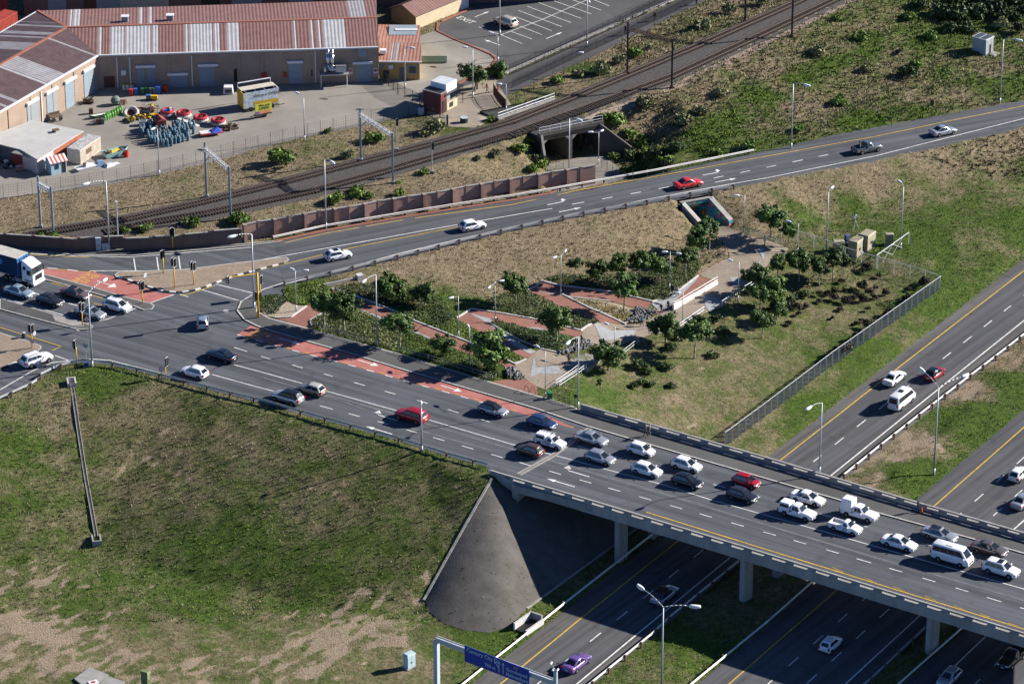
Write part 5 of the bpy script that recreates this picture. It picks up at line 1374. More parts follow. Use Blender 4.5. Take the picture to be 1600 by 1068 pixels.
for (e0,e1,sg_,mm)in ((j1,p1,1,M_MURAL),(j0,p0,-1,M_CONC)):
 e=(e1-e0).normalized();nn_=Vector((e.y,-e.x))*(-sg_*.75)
 mb=MB();mb.add([W3(e0,3.0),W3(e1,3.0),W3(e1,4.6),W3(e0,6.95),W3(e0+nn_,3.0),W3(e1+nn_,3.0),W3(e1+nn_,4.6),W3(e0+nn_,6.95)],[(0,1,2,3),(7,6,5,4),(3,2,6,7),(1,5,6,2),(0,3,7,4)])
 w_=mb.build('wing_wall',mm,root)
 mb=MB();mb.add([W3(e0-nn_*.1,6.96),W3(e1-nn_*.1,4.61),W3(e1+nn_*1.1,4.61),W3(e0+nn_*1.1,6.96),W3(e0-nn_*.1,7.08),W3(e1-nn_*.1,4.73),W3(e1+nn_*1.1,4.73),W3(e0+nn_*1.1,7.08)],[(3,2,1,0),(4,5,6,7),(0,1,5,4),(1,2,6,5),(2,3,7,6),(3,0,4,7)])
 mb.build('coping',M_CONC,w_)
mb=MB();q0,q1=p0,p1;fl=[(j0.x-o.x,j0.y-o.y,FT+.06),(p0.x-o.x,p0.y-o.y,FT+.06),(p1.x-o.x,p1.y-o.y,FT+.06),(j1.x-o.x,j1.y-o.y,FT+.06),((j1+pd2*11).x-o.x,(j1+pd2*11).y-o.y,FT+.06),((j0+pd2*11).x-o.x,(j0+pd2*11).y-o.y,FT+.06)]
mb.add(fl,[(0,1,2,3),(0,3,4,5)]);mb.build('tunnel_floor',M_PLAZA,root)
# cabinets, drains, small street things
M_TAN=mat('cabinet_tan',(.29,.265,.185),.7,.15,1.2);M_TAND=mat('cabinet_tan_door',(.27,.24,.15),.7,.15)
M_BLUEG=mat('cabinet_pale_blue',(.38,.50,.53),.6,.08);M_GRN=mat('cabinet_green',(.16,.19,.09),.7,.15);M_CABG=mat('cabinet_grey',(.45,.48,.50),.6,.1)
def cabinet(base,size,ang,label,m,md=None,roof='hip',f=G,plinth=True,name='electrical_cabinet',cat='cabinet',group=None,z=None,vents=True):
 B=f(*base)if z is None else U(base[0],base[1],z)
 root=thing(name,B,label,cat,group,ang);w,d,h=size;md=md or m
 if plinth:mb=MB();mb.box((0,0,.03),(w+.3,d+.3,.2));mb.build('plinth',M_CONC,root)
 mb=MB();mb.box((0,0,h/2+.1),(w,d,h));mb.build('cabinet_body',m,root)
 mb=MB()
 if roof=='hip':mb.box((0,0,h+.2),(w+.16,d+.16,.2),taper=.82)
 else :mb.box((0,0,h+.13),(w+.1,d+.1,.07))
 mb.build('roof',m,root)
 for s in (-1,1):
  mb=MB();mb.box((s*w*.245,-d/2-.012,h/2+.1),(w*.46,.03,h*.86));dr=mb.build('door',md,root)
  mb=MB();mb.box((s*w*.06,-d/2-.045,h*.5),(.05,.04,.16));mb.build('handle',M_SIGB,dr)
 if vents:
  mb=MB();mb.box((w/2+.01,0,h*.45),(.03,d*.28,h*.2));mb.build('vent',M_SIGB,root)
 return root
KA=atan2(G(1360,380).y-G(1340,396).y,G(1360,380).x-G(1340,396).x)-pi/2
KG='tan electrical cabinets by the meadow fence'
cabinet((1310,394),(1.6,1.1,1.55),KA+pi/2-.9,'tan cabinet nearest the plaza, left of the blue box',M_TAN,M_TAND,group=KG)
cabinet((1336,396),(1.5,1.9,2.0),KA,'tan cabinet at the front of the cluster by the mesh fence',M_TAN,M_TAND,group=KG)
cabinet((1344,388),(1.3,1.4,1.8),KA,'tan cabinet squeezed in the middle of the cluster',M_TAN,M_TAND,group=KG)
cabinet((1354,385),(1.6,2.6,2.0),KA,'biggest tan cabinet at the back of the cluster',M_TAN,M_TAND,group=KG)
cabinet((1389,382),(1.15,.8,1.5),KA+.6,'single tan cabinet standing apart near the white gate frame',M_TAN,M_TAND,group=KG)
cabinet((1323,379),(.6,.45,1.0),.6,'small blue metal box behind the tan cabinets',mat('box_blue',(.05,.09,.2),.6,.1),vents=False)
cabinet((640,1042),(1.25,.75,1.75),.75,'pale blue green kiosk on the mown field',M_BLUEG,group=None)
cabinet((228,1072),(.95,.55,1.9),-.5,'dull green kiosk at the bottom edge by the concrete slab',M_GRN)
cabinet((154.5,391),(.75,.55,1.9),0.05,'tall white roadside cabinet in front of the recessed wall',M_CABG,roof='flat',f=D,vents=False)
cabinet((165,391),(1.0,.55,.95),0.05,'low grey roadside cabinet beside the tall lamp',M_CABG,roof='flat',f=D,vents=False)
cabinet((144,388),(.55,.5,.75),0.05,'small dark cabinet left of the tall white one',M_DARK,roof='flat',f=D,vents=False)
cabinet((135,572),(.6,.5,.5),.2,'small blue box by the curved guardrail',mat('box_blue',(.05,.09,.2),.6,.1),roof='flat',f=D,vents=False)
B=G(1336,358);t=thing('antenna_mast',B,'white antenna on a tripod behind the cabinets','antenna')
for a in (0,2.1,4.2):
 mb=MB();mb.cyl((.6*cos(a),.6*sin(a),0),(0,0,1.5),.04,.04,6);mb.build('leg',M_HRAIL,t)
mb=MB();mb.cyl((0,0,1.4),(0,0,2.5),.04,.04,6);mb.build('pole',M_HRAIL,t)
mb=MB();mb.lathe([(.02,-.12),(.22,-.04),(.33,.06)],n=14);q=mb.build('dish',M_HEAD,t,loc=(-.25,-.1,2.0));q.rotation_euler=(.3,-1.1,0)
mb=MB();mb.box((.1,0,2.15),(.25,.2,.3));mb.build('receiver_box',M_HEAD,t)
ga_=G(1369,419);gb_=G(1419,383);t=thing('pipe_gate',ga_,'white pipe frame gate opening across the mesh fence','gate')
ge=gb_-ga_;mb=MB()
for k in (0,1):q=ge*k;mb=MB();mb.cyl((q.x,q.y,q.z),(q.x,q.y,q.z+2.1),.07,.07,8);mb.build('post',M_POSTW,t)
mb=MB();mb.cyl((0,0,2.1),(ge.x,ge.y,ge.z+2.1),.06,.06,8);mb.build('top_rail',M_POSTW,t)
mb=MB()
for k0,k1 in ((.2,.5),(.5,.8)):
 mb.cyl(tuple(ge*k0+Vector((0,0,2.05))),tuple(ge*k1+Vector((0,0,.3))),.035,.035,6);mb.cyl(tuple(ge*k0+Vector((0,0,.3))),tuple(ge*k1+Vector((0,0,2.05))),.035,.035,6)
mb.build('brace',M_POSTW,t)
dr=MB();dp=w2([(113,606),(124,680),(134,745),(144,800),(151,840)])
t=thing('storm_drain',(dp[0][0],dp[0][1],0),'thin concrete drain channel running down the green bank','drain');o=Vector((dp[0][0],dp[0][1]))
for s,m_ in ((.2,M_CONCL),(-.2,M_CONCD)):
 k=MB();Q=offs(dens(dp,.7),s)
 for a,b in zip(Q[:-1],Q[1:]):k.bar((a[0]-o.x,a[1]-o.y,zt(*a)-.02),(b[0]-o.x,b[1]-o.y,zt(*b)-.02),.1,.3)
 k.build('channel_edge',M_CONC,t)
k=MB();Q=dens(dp,.7)
for a,b in zip(Q[:-1],Q[1:]):k.bar((a[0]-o.x,a[1]-o.y,zt(*a)+.07),(b[0]-o.x,b[1]-o.y,zt(*b)+.07),.3,.02)
k.build('channel_bed',mat('dark_concrete',(.05,.05,.048),.8,.3),t)  # channel bed in a darker concrete tone than its edges
for (px,py,sx)in ((112,600,1),(151,846,-1)):
 w=G(px,py);d_=(Vector(dp[1])-Vector(dp[0])).normalized();a_=atan2(d_.y,d_.x);k=MB()
 k.box((0,.5,.25),(1.9,.2,.75));k.box((0,-.5,.25),(1.9,.2,.75));k.box((-.85*sx,0,.25),(.2,.8,.75));k.box((0,0,0),(1.9,.8,.1))
 k.build('drain_inlet' if sx>0 else 'drain_outlet',M_CONCL if sx>0 else M_CONC,t,loc=(w.x-o.x,w.y-o.y,w.z),rz=a_)
w=U(826,978,.3);t=thing('culvert',w,'open concrete culvert box at the foot of the paved slope','culvert',rz=atan2(hd.y,hd.x))
k=MB();k.box((0,.9,.35),(3.6,.25,1.3));k.box((0,-.9,.2),(3.6,.25,.7));k.build('side_wall',M_CONCL,t)
k=MB();k.box((1.7,0,.4),(.3,1.6,1.3));k.build('headwall',M_CONC,t);k=MB();k.box((0,0,.1),(3.4,1.6,.06));k.build('culvert_floor',M_SIGB,t)
a_=G(506,448);b_=G(562,436);t=thing('drain_headwall',a_,'low concrete drain edge below the ramp guardrail','drain')
k=MB();e=b_-a_;k.bar((0,0,.2),(e.x,e.y,e.z+.2),.3,.5);k.build('channel_edge',M_CONC,t);k=MB();k.box((e.x,e.y,e.z+.35),(.9,1.0,.8),.4);k.build('drain_outlet',M_CONCL,t)
for pl,lab in (([(116,1061),(140,1043),(170,1055),(150,1072),(140,1080)],'flat concrete slab with a white cover at the bottom edge'),([(150,1075),(168,1057),(196,1066),(180,1086)],'second flat concrete slab at the bottom edge')):
 P=w2(pl);c=(sum(p[0]for p in P)/len(P),sum(p[1]for p in P)/len(P));zc=zt(*c)
 t=thing('concrete_slab',(c[0],c[1],zc),lab,'slab');k=MB();k.prism([(p[0]-c[0],p[1]-c[1])for p in P],-.2,.18);k.build('slab_top',M_CONC,t)
 if 'cover' in lab:
  q=U(146,1066,zc+.2);k=MB();k.box((q.x-c[0],q.y-c[1],.24),(1.1,.9,.12),.5);cv=k.build('cover_plate',M_HEAD,t)
  k=MB();k.cyl((q.x-c[0],q.y-c[1],.3),(q.x-c[0],q.y-c[1],.33),.28,.28,16);k.build('red_disc',mat('cover_red',(.35,.09,.06),.7,.1),cv)
a_=G(1053,485);b_=G(1122,444);t=thing('ramp_wall',a_,'white retaining wall beside the lowest brick ramp','wall');e=b_-a_
k=MB();k.add([(0,0,-.4),(e.x,e.y,e.z-.4),(e.x,e.y,e.z+.45),(0,0,.85)],[]);d_=Vector((e.x,e.y,0)).normalized();nn_=Vector((-d_.y,d_.x,0))*.3
k=MB();vs=[Vector((0,0,-.4)),Vector((e.x,e.y,e.z-.4)),Vector((e.x,e.y,e.z+.45)),Vector((0,0,.9))];vs=vs+[v+nn_ for v in vs]
k.add(vs,[(0,1,2,3),(7,6,5,4),(3,2,6,7),(0,3,7,4),(1,5,6,2)]);k.build('wall_face',mat('white_plaster',(.6,.58,.54),.8,.12,1),t)
def gabion(px,label,n_=150,seed=1):
 P=w2(px);c=(sum(p[0]for p in P)/len(P),sum(p[1]for p in P)/len(P));zc=zt(*c);r=random.Random(seed)
 t=thing('gabion',(c[0],c[1],zc),label,'stone pile','grey stone gabions in the park')
 k=MB();xs=[p[0]for p in P];ys=[p[1]for p in P];c_=0
 while c_<n_:
  x,y=r.uniform(min(xs),max(xs)),r.uniform(min(ys),max(ys))
  if not in_poly([x],[y],P)[0]:continue
  s=r.uniform(.12,.28);zz=zt(x,y)+r.uniform(.05,.55)
  vs=[]
  for dx,dy,dz in ((1,0,0),(0,1,0),(-1,0,0),(0,-1,0),(0,0,1),(0,0,-1)):
   q=s*r.uniform(.7,1.3);vs.append((x-c[0]+dx*q,y-c[1]+dy*q,zz-zc+dz*q*.8))
  k.add(vs,[(0,1,4),(1,2,4),(2,3,4),(3,0,4),(1,0,5),(2,1,5),(3,2,5),(0,3,5)],c_%2);c_+=1
 k.build('stones',[mat('stone_dark',(.09,.095,.10),.9,.3,4),mat('stone_pale',(.22,.22,.22),.9,.3,4)],t,kind='stuff')
gabion([(787,577),(803,578),(819,590),(816,594),(795,592)],'grey stones between the first brick ramp and the upper plaza',160,1)
gabion([(994,482),(1027,489),(1003,505),(977,505),(990,495)],'grey stones beside the orange flower bed',220,2)
gabion([(903,529),(927,538),(911,548),(874,556),(870,551),(895,543)],'grey stones between the second brick ramp and the middle plaza',230,3)
B=G(859,624);t=thing('litter_bin',B,'bright green litter bin at the start of the bridge pavement','bin')
k=MB();k.box((0,0,.55),(.55,.5,1.0),.3,taper=1.08);k.build('bin_body',mat('bin_green',(.02,.20,.07),.5,.1),t);k=MB();k.box((0,0,1.12),(.62,.56,.16),.3,taper=.7);k.build('lid',mat('bin_green_lid',(.03,.26,.1),.5,.1),t);k=MB();k.box((0,-.27,.85),(.3,.03,.15),.3);k.build('slot',M_SIGB,t)
for px in ((823,613),(833,615)):
 B=G(*px);t=thing('bike_hoop',B,'black bicycle hoop on the brick patch, '+('left' if px[0]<830 else 'right')+' one','bicycle stand','bicycle hoops')
 k=MB();pts=[Vector((0,.7*cos(a),1.0*sin(a)))for a in np.linspace(0,pi,12)];k.tube(pts,.035,6);k.build('hoop',M_DARK,t,rz=.5)
for px,lab_ in (((1133,394),'short brown post at the plaza edge of the planted bed, second from the front'),((1139,404),'short brown post at the front corner of the planted bed'),((1119,378),'short brown post of the planted bed, nearest the tunnel'),((1129,383),'short brown post of the planted bed, second from the tunnel')):
 B=G(*px);t=thing('bollard',B,lab_,'bollard','wooden posts by the tunnel bed');k=MB();k.cyl((0,0,0),(0,0,.95),.07,.07,8);k.build('post_body',M_WOOD,t);k=MB();k.cyl((0,0,.95),(0,0,1.0),.08,.05,8);k.build('cap',M_RUST,t)
# warehouse
GZ=7.54
M_WALL=mat('warehouse_wall',(0.30,0.225,0.17),.9,.12,.5,space='World')
M_ROOFR=mat('roof_sheet_red',(0.165,0.085,0.075),.65,.25,.7,col2=(0.215,0.125,0.112),space='World')
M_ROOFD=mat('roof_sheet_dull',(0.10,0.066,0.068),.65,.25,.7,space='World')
M_ROOFW=mat('roof_sheet_translucent',(0.37,0.37,0.38),.5,.15,.6,space='World')
M_ROOFG=mat('roof_sheet_grey',(0.27,0.26,0.27),.6,.2,.6,space='World')
M_ROLL=mat('roller_door',(0.22,0.27,0.31),.6,.08,1.0)
M_TRIM=mat('white_trim',(0.6,0.61,0.62),.6,.08)
M_BRDOOR=mat('brown_door',(0.09,0.04,0.03),.7,.1)
wh=thing('warehouse',U(300,110,GZ),'long tan warehouse with red roof and pale roof panels','warehouse')
O=Vector(wh.location)
def uvframe(e0,e1,r0):
 u=(e1-e0).normalized();n_=u.cross(r0-e0).normalized()
 if n_.z<0:n_=-n_
 v=n_.cross(u).normalized()
 if (r0-e0).dot(v)<0:v=-v
 return u,v,n_
def clip(poly,k,val,keep_ge):
 out=[]
 for i in range(len(poly)):
  a,b=poly[i-1],poly[i]
  ia=(a[k]>=val)==keep_ge or a[k]==val;ib=(b[k]>=val)==keep_ge or b[k]==val
  if ia!=ib:
   t=(val-a[k])/(b[k]-a[k]);out.append(tuple(a[q]+(b[q]-a[q])*t for q in range(2)))
  if ib:out.append(b)
 return out
def roof_face(root,O,e0,e1,r1,r0,bands,base,rib=.28,amp=.045,split=7.0,name='roof_panel'):
 """corrugated sheets laid across a roof slope; bands = [(u0, u1, material)] in metres along the eave from e0"""
 u,v,n_=uvframe(e0,e1,r0)
 q=[((p-e0).dot(u),(p-e0).dot(v))for p in (e0,e1,r1,r0)]
 lo=min(p[0]for p in q);hi=max(p[0]for p in q)
 cuts=[]
 cur=lo
 for a,b,m in sorted(bands,key=lambda x:x[0]):
  a=max(a,lo);b=min(b,hi)
  if b<=a:continue
  if a>cur+.01:cuts.append((cur,a,base))
  cuts.append((a,b,m));cur=b
 if cur<hi:cuts.append((cur,hi,base))
 fin=[]
 for a,b,m in cuts:
  k=max(1,int((b-a)/split+.5))
  for i in range(k):fin.append((a+(b-a)*i/k,a+(b-a)*(i+1)/k,m))
 for a,b,m in fin:
  mb=MB();k=max(2,int((b-a)/rib));k+=k%2
  for i in range(k):
   x0=a+(b-a)*i/k;x1=a+(b-a)*(i+1)/k
   pl=clip(clip(q,0,x0,True),0,x1,False)
   if len(pl)<3:continue
   vs=[]
   for p in pl:
    t=(p[0]-x0)/(x1-x0);off=amp*(t if i%2==0 else 1-t)
    w=e0+u*p[0]+v*p[1]+n_*off-O
    vs.append(w)
   ar=sum(pl[j-1][0]*pl[j][1]-pl[j][0]*pl[j-1][1]for j in range(len(pl)))
   f=list(range(len(pl)))
   if ar<0:f=f[::-1]
   mb.add(vs,[f])
  if mb.f:mb.build(name,m,root)
EZ,RZ=13.45,14.75
E1=U(153,86,EZ);E2=U(591,73,EZ);R1=U(104,43,RZ);R2=U(589,27.5,RZ);F1=U(59,17,EZ);F2=U(588,0,EZ)
L1=U(-90,226,EZ);LR=U(-90,152,RZ);LF=U(-90,103,EZ)
ue=(E2-E1).normalized()
def um(px,z=EZ,a=E1,b=E2,y0=86,y1=73,x0=153,x1=591):
 w=U(px,y0+(y1-y0)*(px-x0)/(x1-x0),z);return (w-a).dot((b-a).normalized())
bn=[(um(a),um(b),M_ROOFW)for a,b in [(153,158),(172,193),(195,235),(237.5,247),(289,293.5),(296,332),(334.5,343.5),(355,374),(460,463.5),(486.5,490.5),(498,502),(506.5,541)]]
roof_face(wh,O,E1,E2,R2,R1,bn,M_ROOFR)
uf=lambda px:(U(px,41,RZ)-F1).dot((F2-F1).normalized())
roof_face(wh,O,F1,F2,R2,R1,[(uf(a),uf(b),M_ROOFW)for a,b in [(107,111),(113,124),(217,222),(232,237)]]+[(uf(548),uf(575),M_ROOFG)],M_ROOFR)
ul=lambda x,y:(U(x,y,EZ)-L1).dot((E1-L1).normalized())
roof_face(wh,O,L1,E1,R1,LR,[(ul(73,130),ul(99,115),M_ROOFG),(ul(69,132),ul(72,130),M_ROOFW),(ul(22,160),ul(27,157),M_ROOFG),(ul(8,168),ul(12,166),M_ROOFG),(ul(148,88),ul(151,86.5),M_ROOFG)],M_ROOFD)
ulf=lambda x,y:(U(x,y,EZ)-LF).dot((F1-LF).normalized())
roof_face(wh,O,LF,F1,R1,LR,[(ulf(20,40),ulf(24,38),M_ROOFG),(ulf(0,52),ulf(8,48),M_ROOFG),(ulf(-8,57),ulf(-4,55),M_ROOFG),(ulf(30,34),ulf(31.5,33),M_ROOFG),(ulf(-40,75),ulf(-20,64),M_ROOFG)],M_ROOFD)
mb=MB()
for a,b in ((R1,R2),(R1,LR),(R1,F1)):mb.bar(a-O+Vector((0,0,.06)),b-O+Vector((0,0,.06)),.5,.12)
mb.build('ridge_cap',mat('ridge_red',(.30,.12,.08),.6,.15),wh)
mb=MB()
for a,b in ((E1,E2),(L1,E1),(LF,F1)):mb.bar(a-O+Vector((0,-.12,-.05)),b-O+Vector((0,-.12,-.05)),.28,.22)
mb.build('gutter',M_TRIM,wh)
def wall_seg(root,O,a,b,z0,z1,m,th=.3,name='wall'):
 d=(b-a);d.z=0;L=d.length;ang=atan2(d.y,d.x);c=(a+b)/2
 mb=MB();mb.box((0,th/2,(z1-z0)/2),(L,th,z1-z0))
 return mb.build(name,m,root,loc=(c.x-O.x,c.y-O.y,z0-O.z),rz=ang),L,ang
A0=Vector((E1.x,E1.y,GZ));A1=Vector((E2.x,E2.y,GZ));Al=Vector((L1.x,L1.y,GZ))
wn1,Lw1,aw1=wall_seg(wh,O,A0,A1,GZ-.3,EZ-.1,M_WALL)
wn2,Lw2,aw2=wall_seg(wh,O,Al,A0,GZ-.3,EZ-.1,M_WALL)
mb=MB()
R2g,F2g=Vector((R2.x,R2.y,0)),Vector((F2.x,F2.y,0))
mb.add([A1-O,F2-O+Vector((0,0,GZ-EZ)),F2-O,R2-O-Vector((0,0,.05)),E2-O-Vector((0,0,.05))],[(0,1,2,3,4)]);mb.build('gable_wall',M_WALL,wh)
wall_seg(wh,O,Vector((F2.x,F2.y,GZ)),Vector((F1.x,F1.y,GZ)),GZ-.3,EZ-.1,M_WALL)
def on_wall(px,a,b):
 """metres along wall a-b at picture column px, seen at ground height"""
 t0,t1=0.0,1.0
 xa=topx(a)[0];xb=topx(b)[0]
 for _ in range(30):
  t=(t0+t1)/2
  if (topx(a.lerp(b,t))[0]<px)==(xa<xb):t0=t
  else :t1=t
 return t*(b-a).length
def hgt_on(px,py,a,b):
 q=a.lerp(b,on_wall(px,a,b)/(b-a).length);return height_to(Vector((q.x,q.y,GZ)),py)
def wall_part(wall,L,name,u,w,z0,h,m,d=.06,proud=0.0,**k):
 mb=MB();mb.box((u-L/2,-d/2-proud,z0+h/2+.3),(w,d,h));return mb.build(name,m,wall,**k)
def roller(wall,L,a,b,x0,x1,ytop,n_sl=9):
 u0,u1=on_wall(x0,a,b),on_wall(x1,a,b);h=hgt_on((x0+x1)/2,ytop,a,b);u0,u1=min(u0,u1),max(u0,u1)
 dr=wall_part(wall,L,'roller_door',(u0+u1)/2,u1-u0,0,h,M_ROLL,.05)
 mb=MB()
 for k in range(n_sl):mb.box(((u0+u1)/2-L/2,-.07,.3+h*(k+.5)/n_sl),(u1-u0-.05,.04,h/n_sl*.75))
 mb.build('slats',M_ROLL,dr,kind='stuff')
 mb=MB();mb.box(((u0+u1)/2-L/2,-.2,h+.5),(u1-u0+.3,.38,.38));mb.build('shutter_box',M_TRIM,dr)
for x0,x1,yt in ((215,243,105),(264,293,117),(312,340.5,103),(451,473,98),(553,581,99.5)):roller(wn1,Lw1,A0,A1,x0,x1,yt)
for x0,x1,yt in ((44,60,160),(74,90,143),(103,119,126),(132,147,109)):roller(wn2,Lw2,Al,A0,x0,x1,yt)
def pane(wall,L,a,b,x0,x1,y0,y1,name,m,d=.06):
 u0,u1=on_wall(x0,a,b),on_wall(x1,a,b);h0,h1=hgt_on((x0+x1)/2,y1,a,b),hgt_on((x0+x1)/2,y0,a,b)
 return wall_part(wall,L,name,(u0+u1)/2,abs(u1-u0),h0,h1-h0,m,d)
M_WGLASS=mat('window_glass_dark',(.02,.03,.04),.15,.1,spec=.6)
pane(wn1,Lw1,A0,A1,163,180,119,137,'double_door',M_BRDOOR)
for x in (184.5,204.5,301,493.5):
 u_=on_wall(x,A0,A1);wall_part(wn1,Lw1,'downpipe',u_,.16,0.2,EZ-GZ-.7,M_TRIM,.16)
u_=on_wall(66,Al,A0);wall_part(wn2,Lw2,'downpipe',u_,.16,.2,EZ-GZ-.7,M_TRIM,.16)
for i in range(1,12):
 wall_part(wn1,Lw1,'pilaster',Lw1*i/12,.45,0,EZ-GZ-.5,M_WALL,.12)
for i in range(1,7):wall_part(wn2,Lw2,'pilaster',Lw2*i/7-.8,.45,0,EZ-GZ-.5,M_WALL,.12)
w_=pane(wn1,Lw1,A0,A1,480,489,109,119,'window',M_WGLASS);w_=pane(wn1,Lw1,A0,A1,560,573,77,88,'wall_vent',M_ROLL)
pane(wn1,Lw1,A0,A1,190.5,198,109,116,'air_conditioner',M_TRIM,.45);pane(wn1,Lw1,A0,A1,366,371,108,128,'dark_panel',M_SIGB)
pane(wn1,Lw1,A0,A1,409,417,113,121,'red_hose_box',mat('hose_red',(.35,.03,.03),.5,.1),.3);pane(wn1,Lw1,A0,A1,443,448.5,112.5,120,'red_hose_box',MATS['hose_red'],.3)
M_SGN=mat('sign_white',(.6,.58,.58),.5,.05)
for x0,x1 in ((545.5,551),(584,590)):
 s_=pane(wn1,Lw1,A0,A1,x0,x1,106.5,118,'warning_sign',M_SGN,.05)
 pane(wn1,Lw1,A0,A1,x0+1,x1-1,108,112,'sign_symbol',MATS['hose_red'],.07);pane(wn1,Lw1,A0,A1,x0+.6,x1-.6,115.4,117.2,'sign_symbol',MATS['hose_red'],.07)
for x,y in ((195.5,33),(266,31)):
 w=U(x,y,RZ-.2);w.z=RZ-.5;mb=MB();mb.box((0,0,.45),(1.0,.9,1.3));v_=mb.build('roof_vent',M_ROOFG,wh,loc=w-O)
 mb=MB();mb.box((0,0,1.15),(1.25,1.1,.12));mb.build('vent_cap',M_TRIM,v_)
w=U(107,162,GZ);mb=MB();mb.box((0,0,2.3),(2.6,1.7,.12));aw=mb.build('awning',M_ROOFD,wh,loc=w-O,rz=aw2)
mb=MB();mb.cyl((-1.2,-.75,0),(-1.2,-.75,2.3),.05,.05,6);mb.cyl((1.2,-.75,0),(1.2,-.75,2.3),.05,.05,6);mb.build('awning_post',M_DARK,aw)
mb=MB();mb.box((0,.2,.5),(1.6,1.0,1.0));mb.build('awning_step',M_WALL,aw)
fw=U(520,124,GZ);fw=A0.lerp(A1,on_wall(520,A0,A1)/Lw1);t=thing('extractor_duct',fw,'shiny bent metal duct and fan on a platform at the warehouse wall','duct',rz=aw1)
M_SHINY=mat('shiny_metal',(.55,.57,.6),.28,.08,metal=.9)
mb=MB();mb.box((.2,-1.2,2.1),(4.6,1.8,.15));mb.build('platform',M_STEEL,t)
for x in (-1.9,2.2):mb=MB();mb.cyl((x,-1.9,0),(x,-1.9,2.1),.06,.06,8);mb.build('platform_leg',M_TRIM,t)
for dx in (-.75,-.1):
 mb=MB();pts=[Vector((dx,-.2,5.5)),Vector((dx,-.9,5.7)),Vector((dx,-1.2,5.3))]+[Vector((dx+.9*(1-cos(a)),-1.2,3.5-.9*sin(a)))for a in np.linspace(0,pi/2,6)]
 mb.tube(pts,.32,12);mb.build('duct',M_SHINY,t,smooth=True)
mb=MB();mb.cyl((-1.4,-1.2,2.9),(-1.1,-1.2,2.9),.7,.7,14);mb.build('fan',M_SHINY,t)
mb=MB();mb.box((1.3,-1.2,2.85),(1.7,1.1,.9));mb.box((1.3,-1.2,3.4),(1.7,.9,.2));mb.build('fan_housing',M_STEEL,t)
ofc=thing('office_building',U(624,124,GZ),'small ochre office with brown roof joined to the warehouse','office');OO=Vector(ofc.location)
M_OCH=mat('ochre_wall',(.42,.26,.09),.85,.1,.8,space='World')
B0=U(592.5,124,GZ);B1=U(656,125,GZ);dep=Vector((-.04,1,0)).normalized()*15
ow,Lo,ao=wall_seg(ofc,OO,B0,B1,GZ-.3,GZ+3.1,M_OCH)
wall_seg(ofc,OO,B1,B1+dep,GZ-.3,GZ+3.1,M_OCH)
e0,e1=B0+Vector((0,-.3,3.15)),B1+Vector((.35,-.3,3.15));md0,md1=e0+dep*.44+Vector((0,0,.7)),e1+dep*.44+Vector((0,0,.7));bk0,bk1=e0+dep*1.05+Vector((0,0,.2)),e1+dep*1.05+Vector((0,0,.2))
M_ROOFO=mat('roof_sheet_orange',(.26,.12,.09),.6,.3,.5,col2=(.34,.19,.15),space='World')
roof_face(ofc,OO,e0,e1,md1,md0,[(1.6,2.0,M_ROOFG),(2.3,2.9,M_ROOFG)],M_ROOFO,split=3.2)
roof_face(ofc,OO,bk0,bk1,md1,md0,[],M_ROOFO,split=3.2)
mb=MB();mb.bar(e0-OO,e1-OO,.2,.2);mb.build('gutter',M_TRIM,ofc)
w=bk0+(bk1-bk0)*.6-OO;mb=MB();mb.box((w.x,w.y-3.2,w.z+.35),(4.4,4.5,.1));mb.build('dark_roof_panel',M_ROLL,ofc);mb=MB();mb.box((w.x+.6,w.y-3.2,w.z+.45),(3.6,.7,.1));mb.build('pale_roof_strip',M_TRIM,ofc)
mb=MB();mb.box((e0.x-OO.x+.6,e0.y-OO.y+2.6,3.9),(1.0,.9,.6));mb.build('roof_air_conditioner',M_TRIM,ofc)
def opane(x0,x1,y0,y1,nm,m,d=.06):return pane(ow,Lo,B0,B1,x0,x1,y0,y1,nm,m,d)
opane(624.5,631.5,105,125,'door',mat('door_grey_blue',(.10,.13,.15),.6,.1));fr=opane(637.5,651.5,102.5,115.5,'window',M_ROLL);opane(639,650,104,114.5,'pane',M_WGLASS,.09);opane(595,601,101,105.5,'wall_vent',M_ROLL);opane(608,614.5,100.5,106,'air_conditioner',M_TRIM,.5)
opane(599,608,110,125,'door',M_DARK)
hs=thing('gable_house',U(672,36,GZ),'small cream building with brown gable roof at the car park corner','building');OH=Vector(hs.location)
M_CRM=mat('cream_wall',(.50,.42,.28),.85,.1,.8,space='World')
C0=U(650,46,GZ);C1_=U(696,27,GZ);cdir_=(C1_-C0).normalized();cn=Vector((-cdir_.y,cdir_.x,0));
C1_=C1_+cdir_*4;DW=5.5
wall_seg(hs,OH,C0,C1_,GZ-.2,GZ+2.3,M_CRM);wall_seg(hs,OH,C1_+cn*DW,C0+cn*DW,GZ-.2,GZ+2.3,M_CRM)
mb=MB();mb.add([C0-OH,C0+cn*DW-OH,C0+cn*DW-OH+Vector((0,0,2.3)),C0+cn*DW/2-OH+Vector((0,0,3.6)),C0-OH+Vector((0,0,2.3))],[(4,3,2,1,0)]);mb.build('gable_wall',mat('ochre_dark_wall',(.22,.15,.08),.85,.1),hs)
rid0=C0+cn*DW/2+Vector((0,0,3.75))-cdir_*.4;rid1=C1_+cn*DW/2+Vector((0,0,3.75))
roof_face(hs,OH,C0-cn*.3-cdir_*.4+Vector((0,0,2.35)),C1_-cn*.3+Vector((0,0,2.35)),rid1,rid0,[],M_ROOFR);roof_face(hs,OH,C0+cn*(DW+.3)-cdir_*.4+Vector((0,0,2.35)),C1_+cn*(DW+.3)+Vector((0,0,2.35)),rid1,rid0,[],M_ROOFR)
q0,q1=U(697,25,GZ),U(732,12,GZ);t=thing('precast_wall',q0,'white precast panel wall at the top of the car park','wall');e=q1-q0
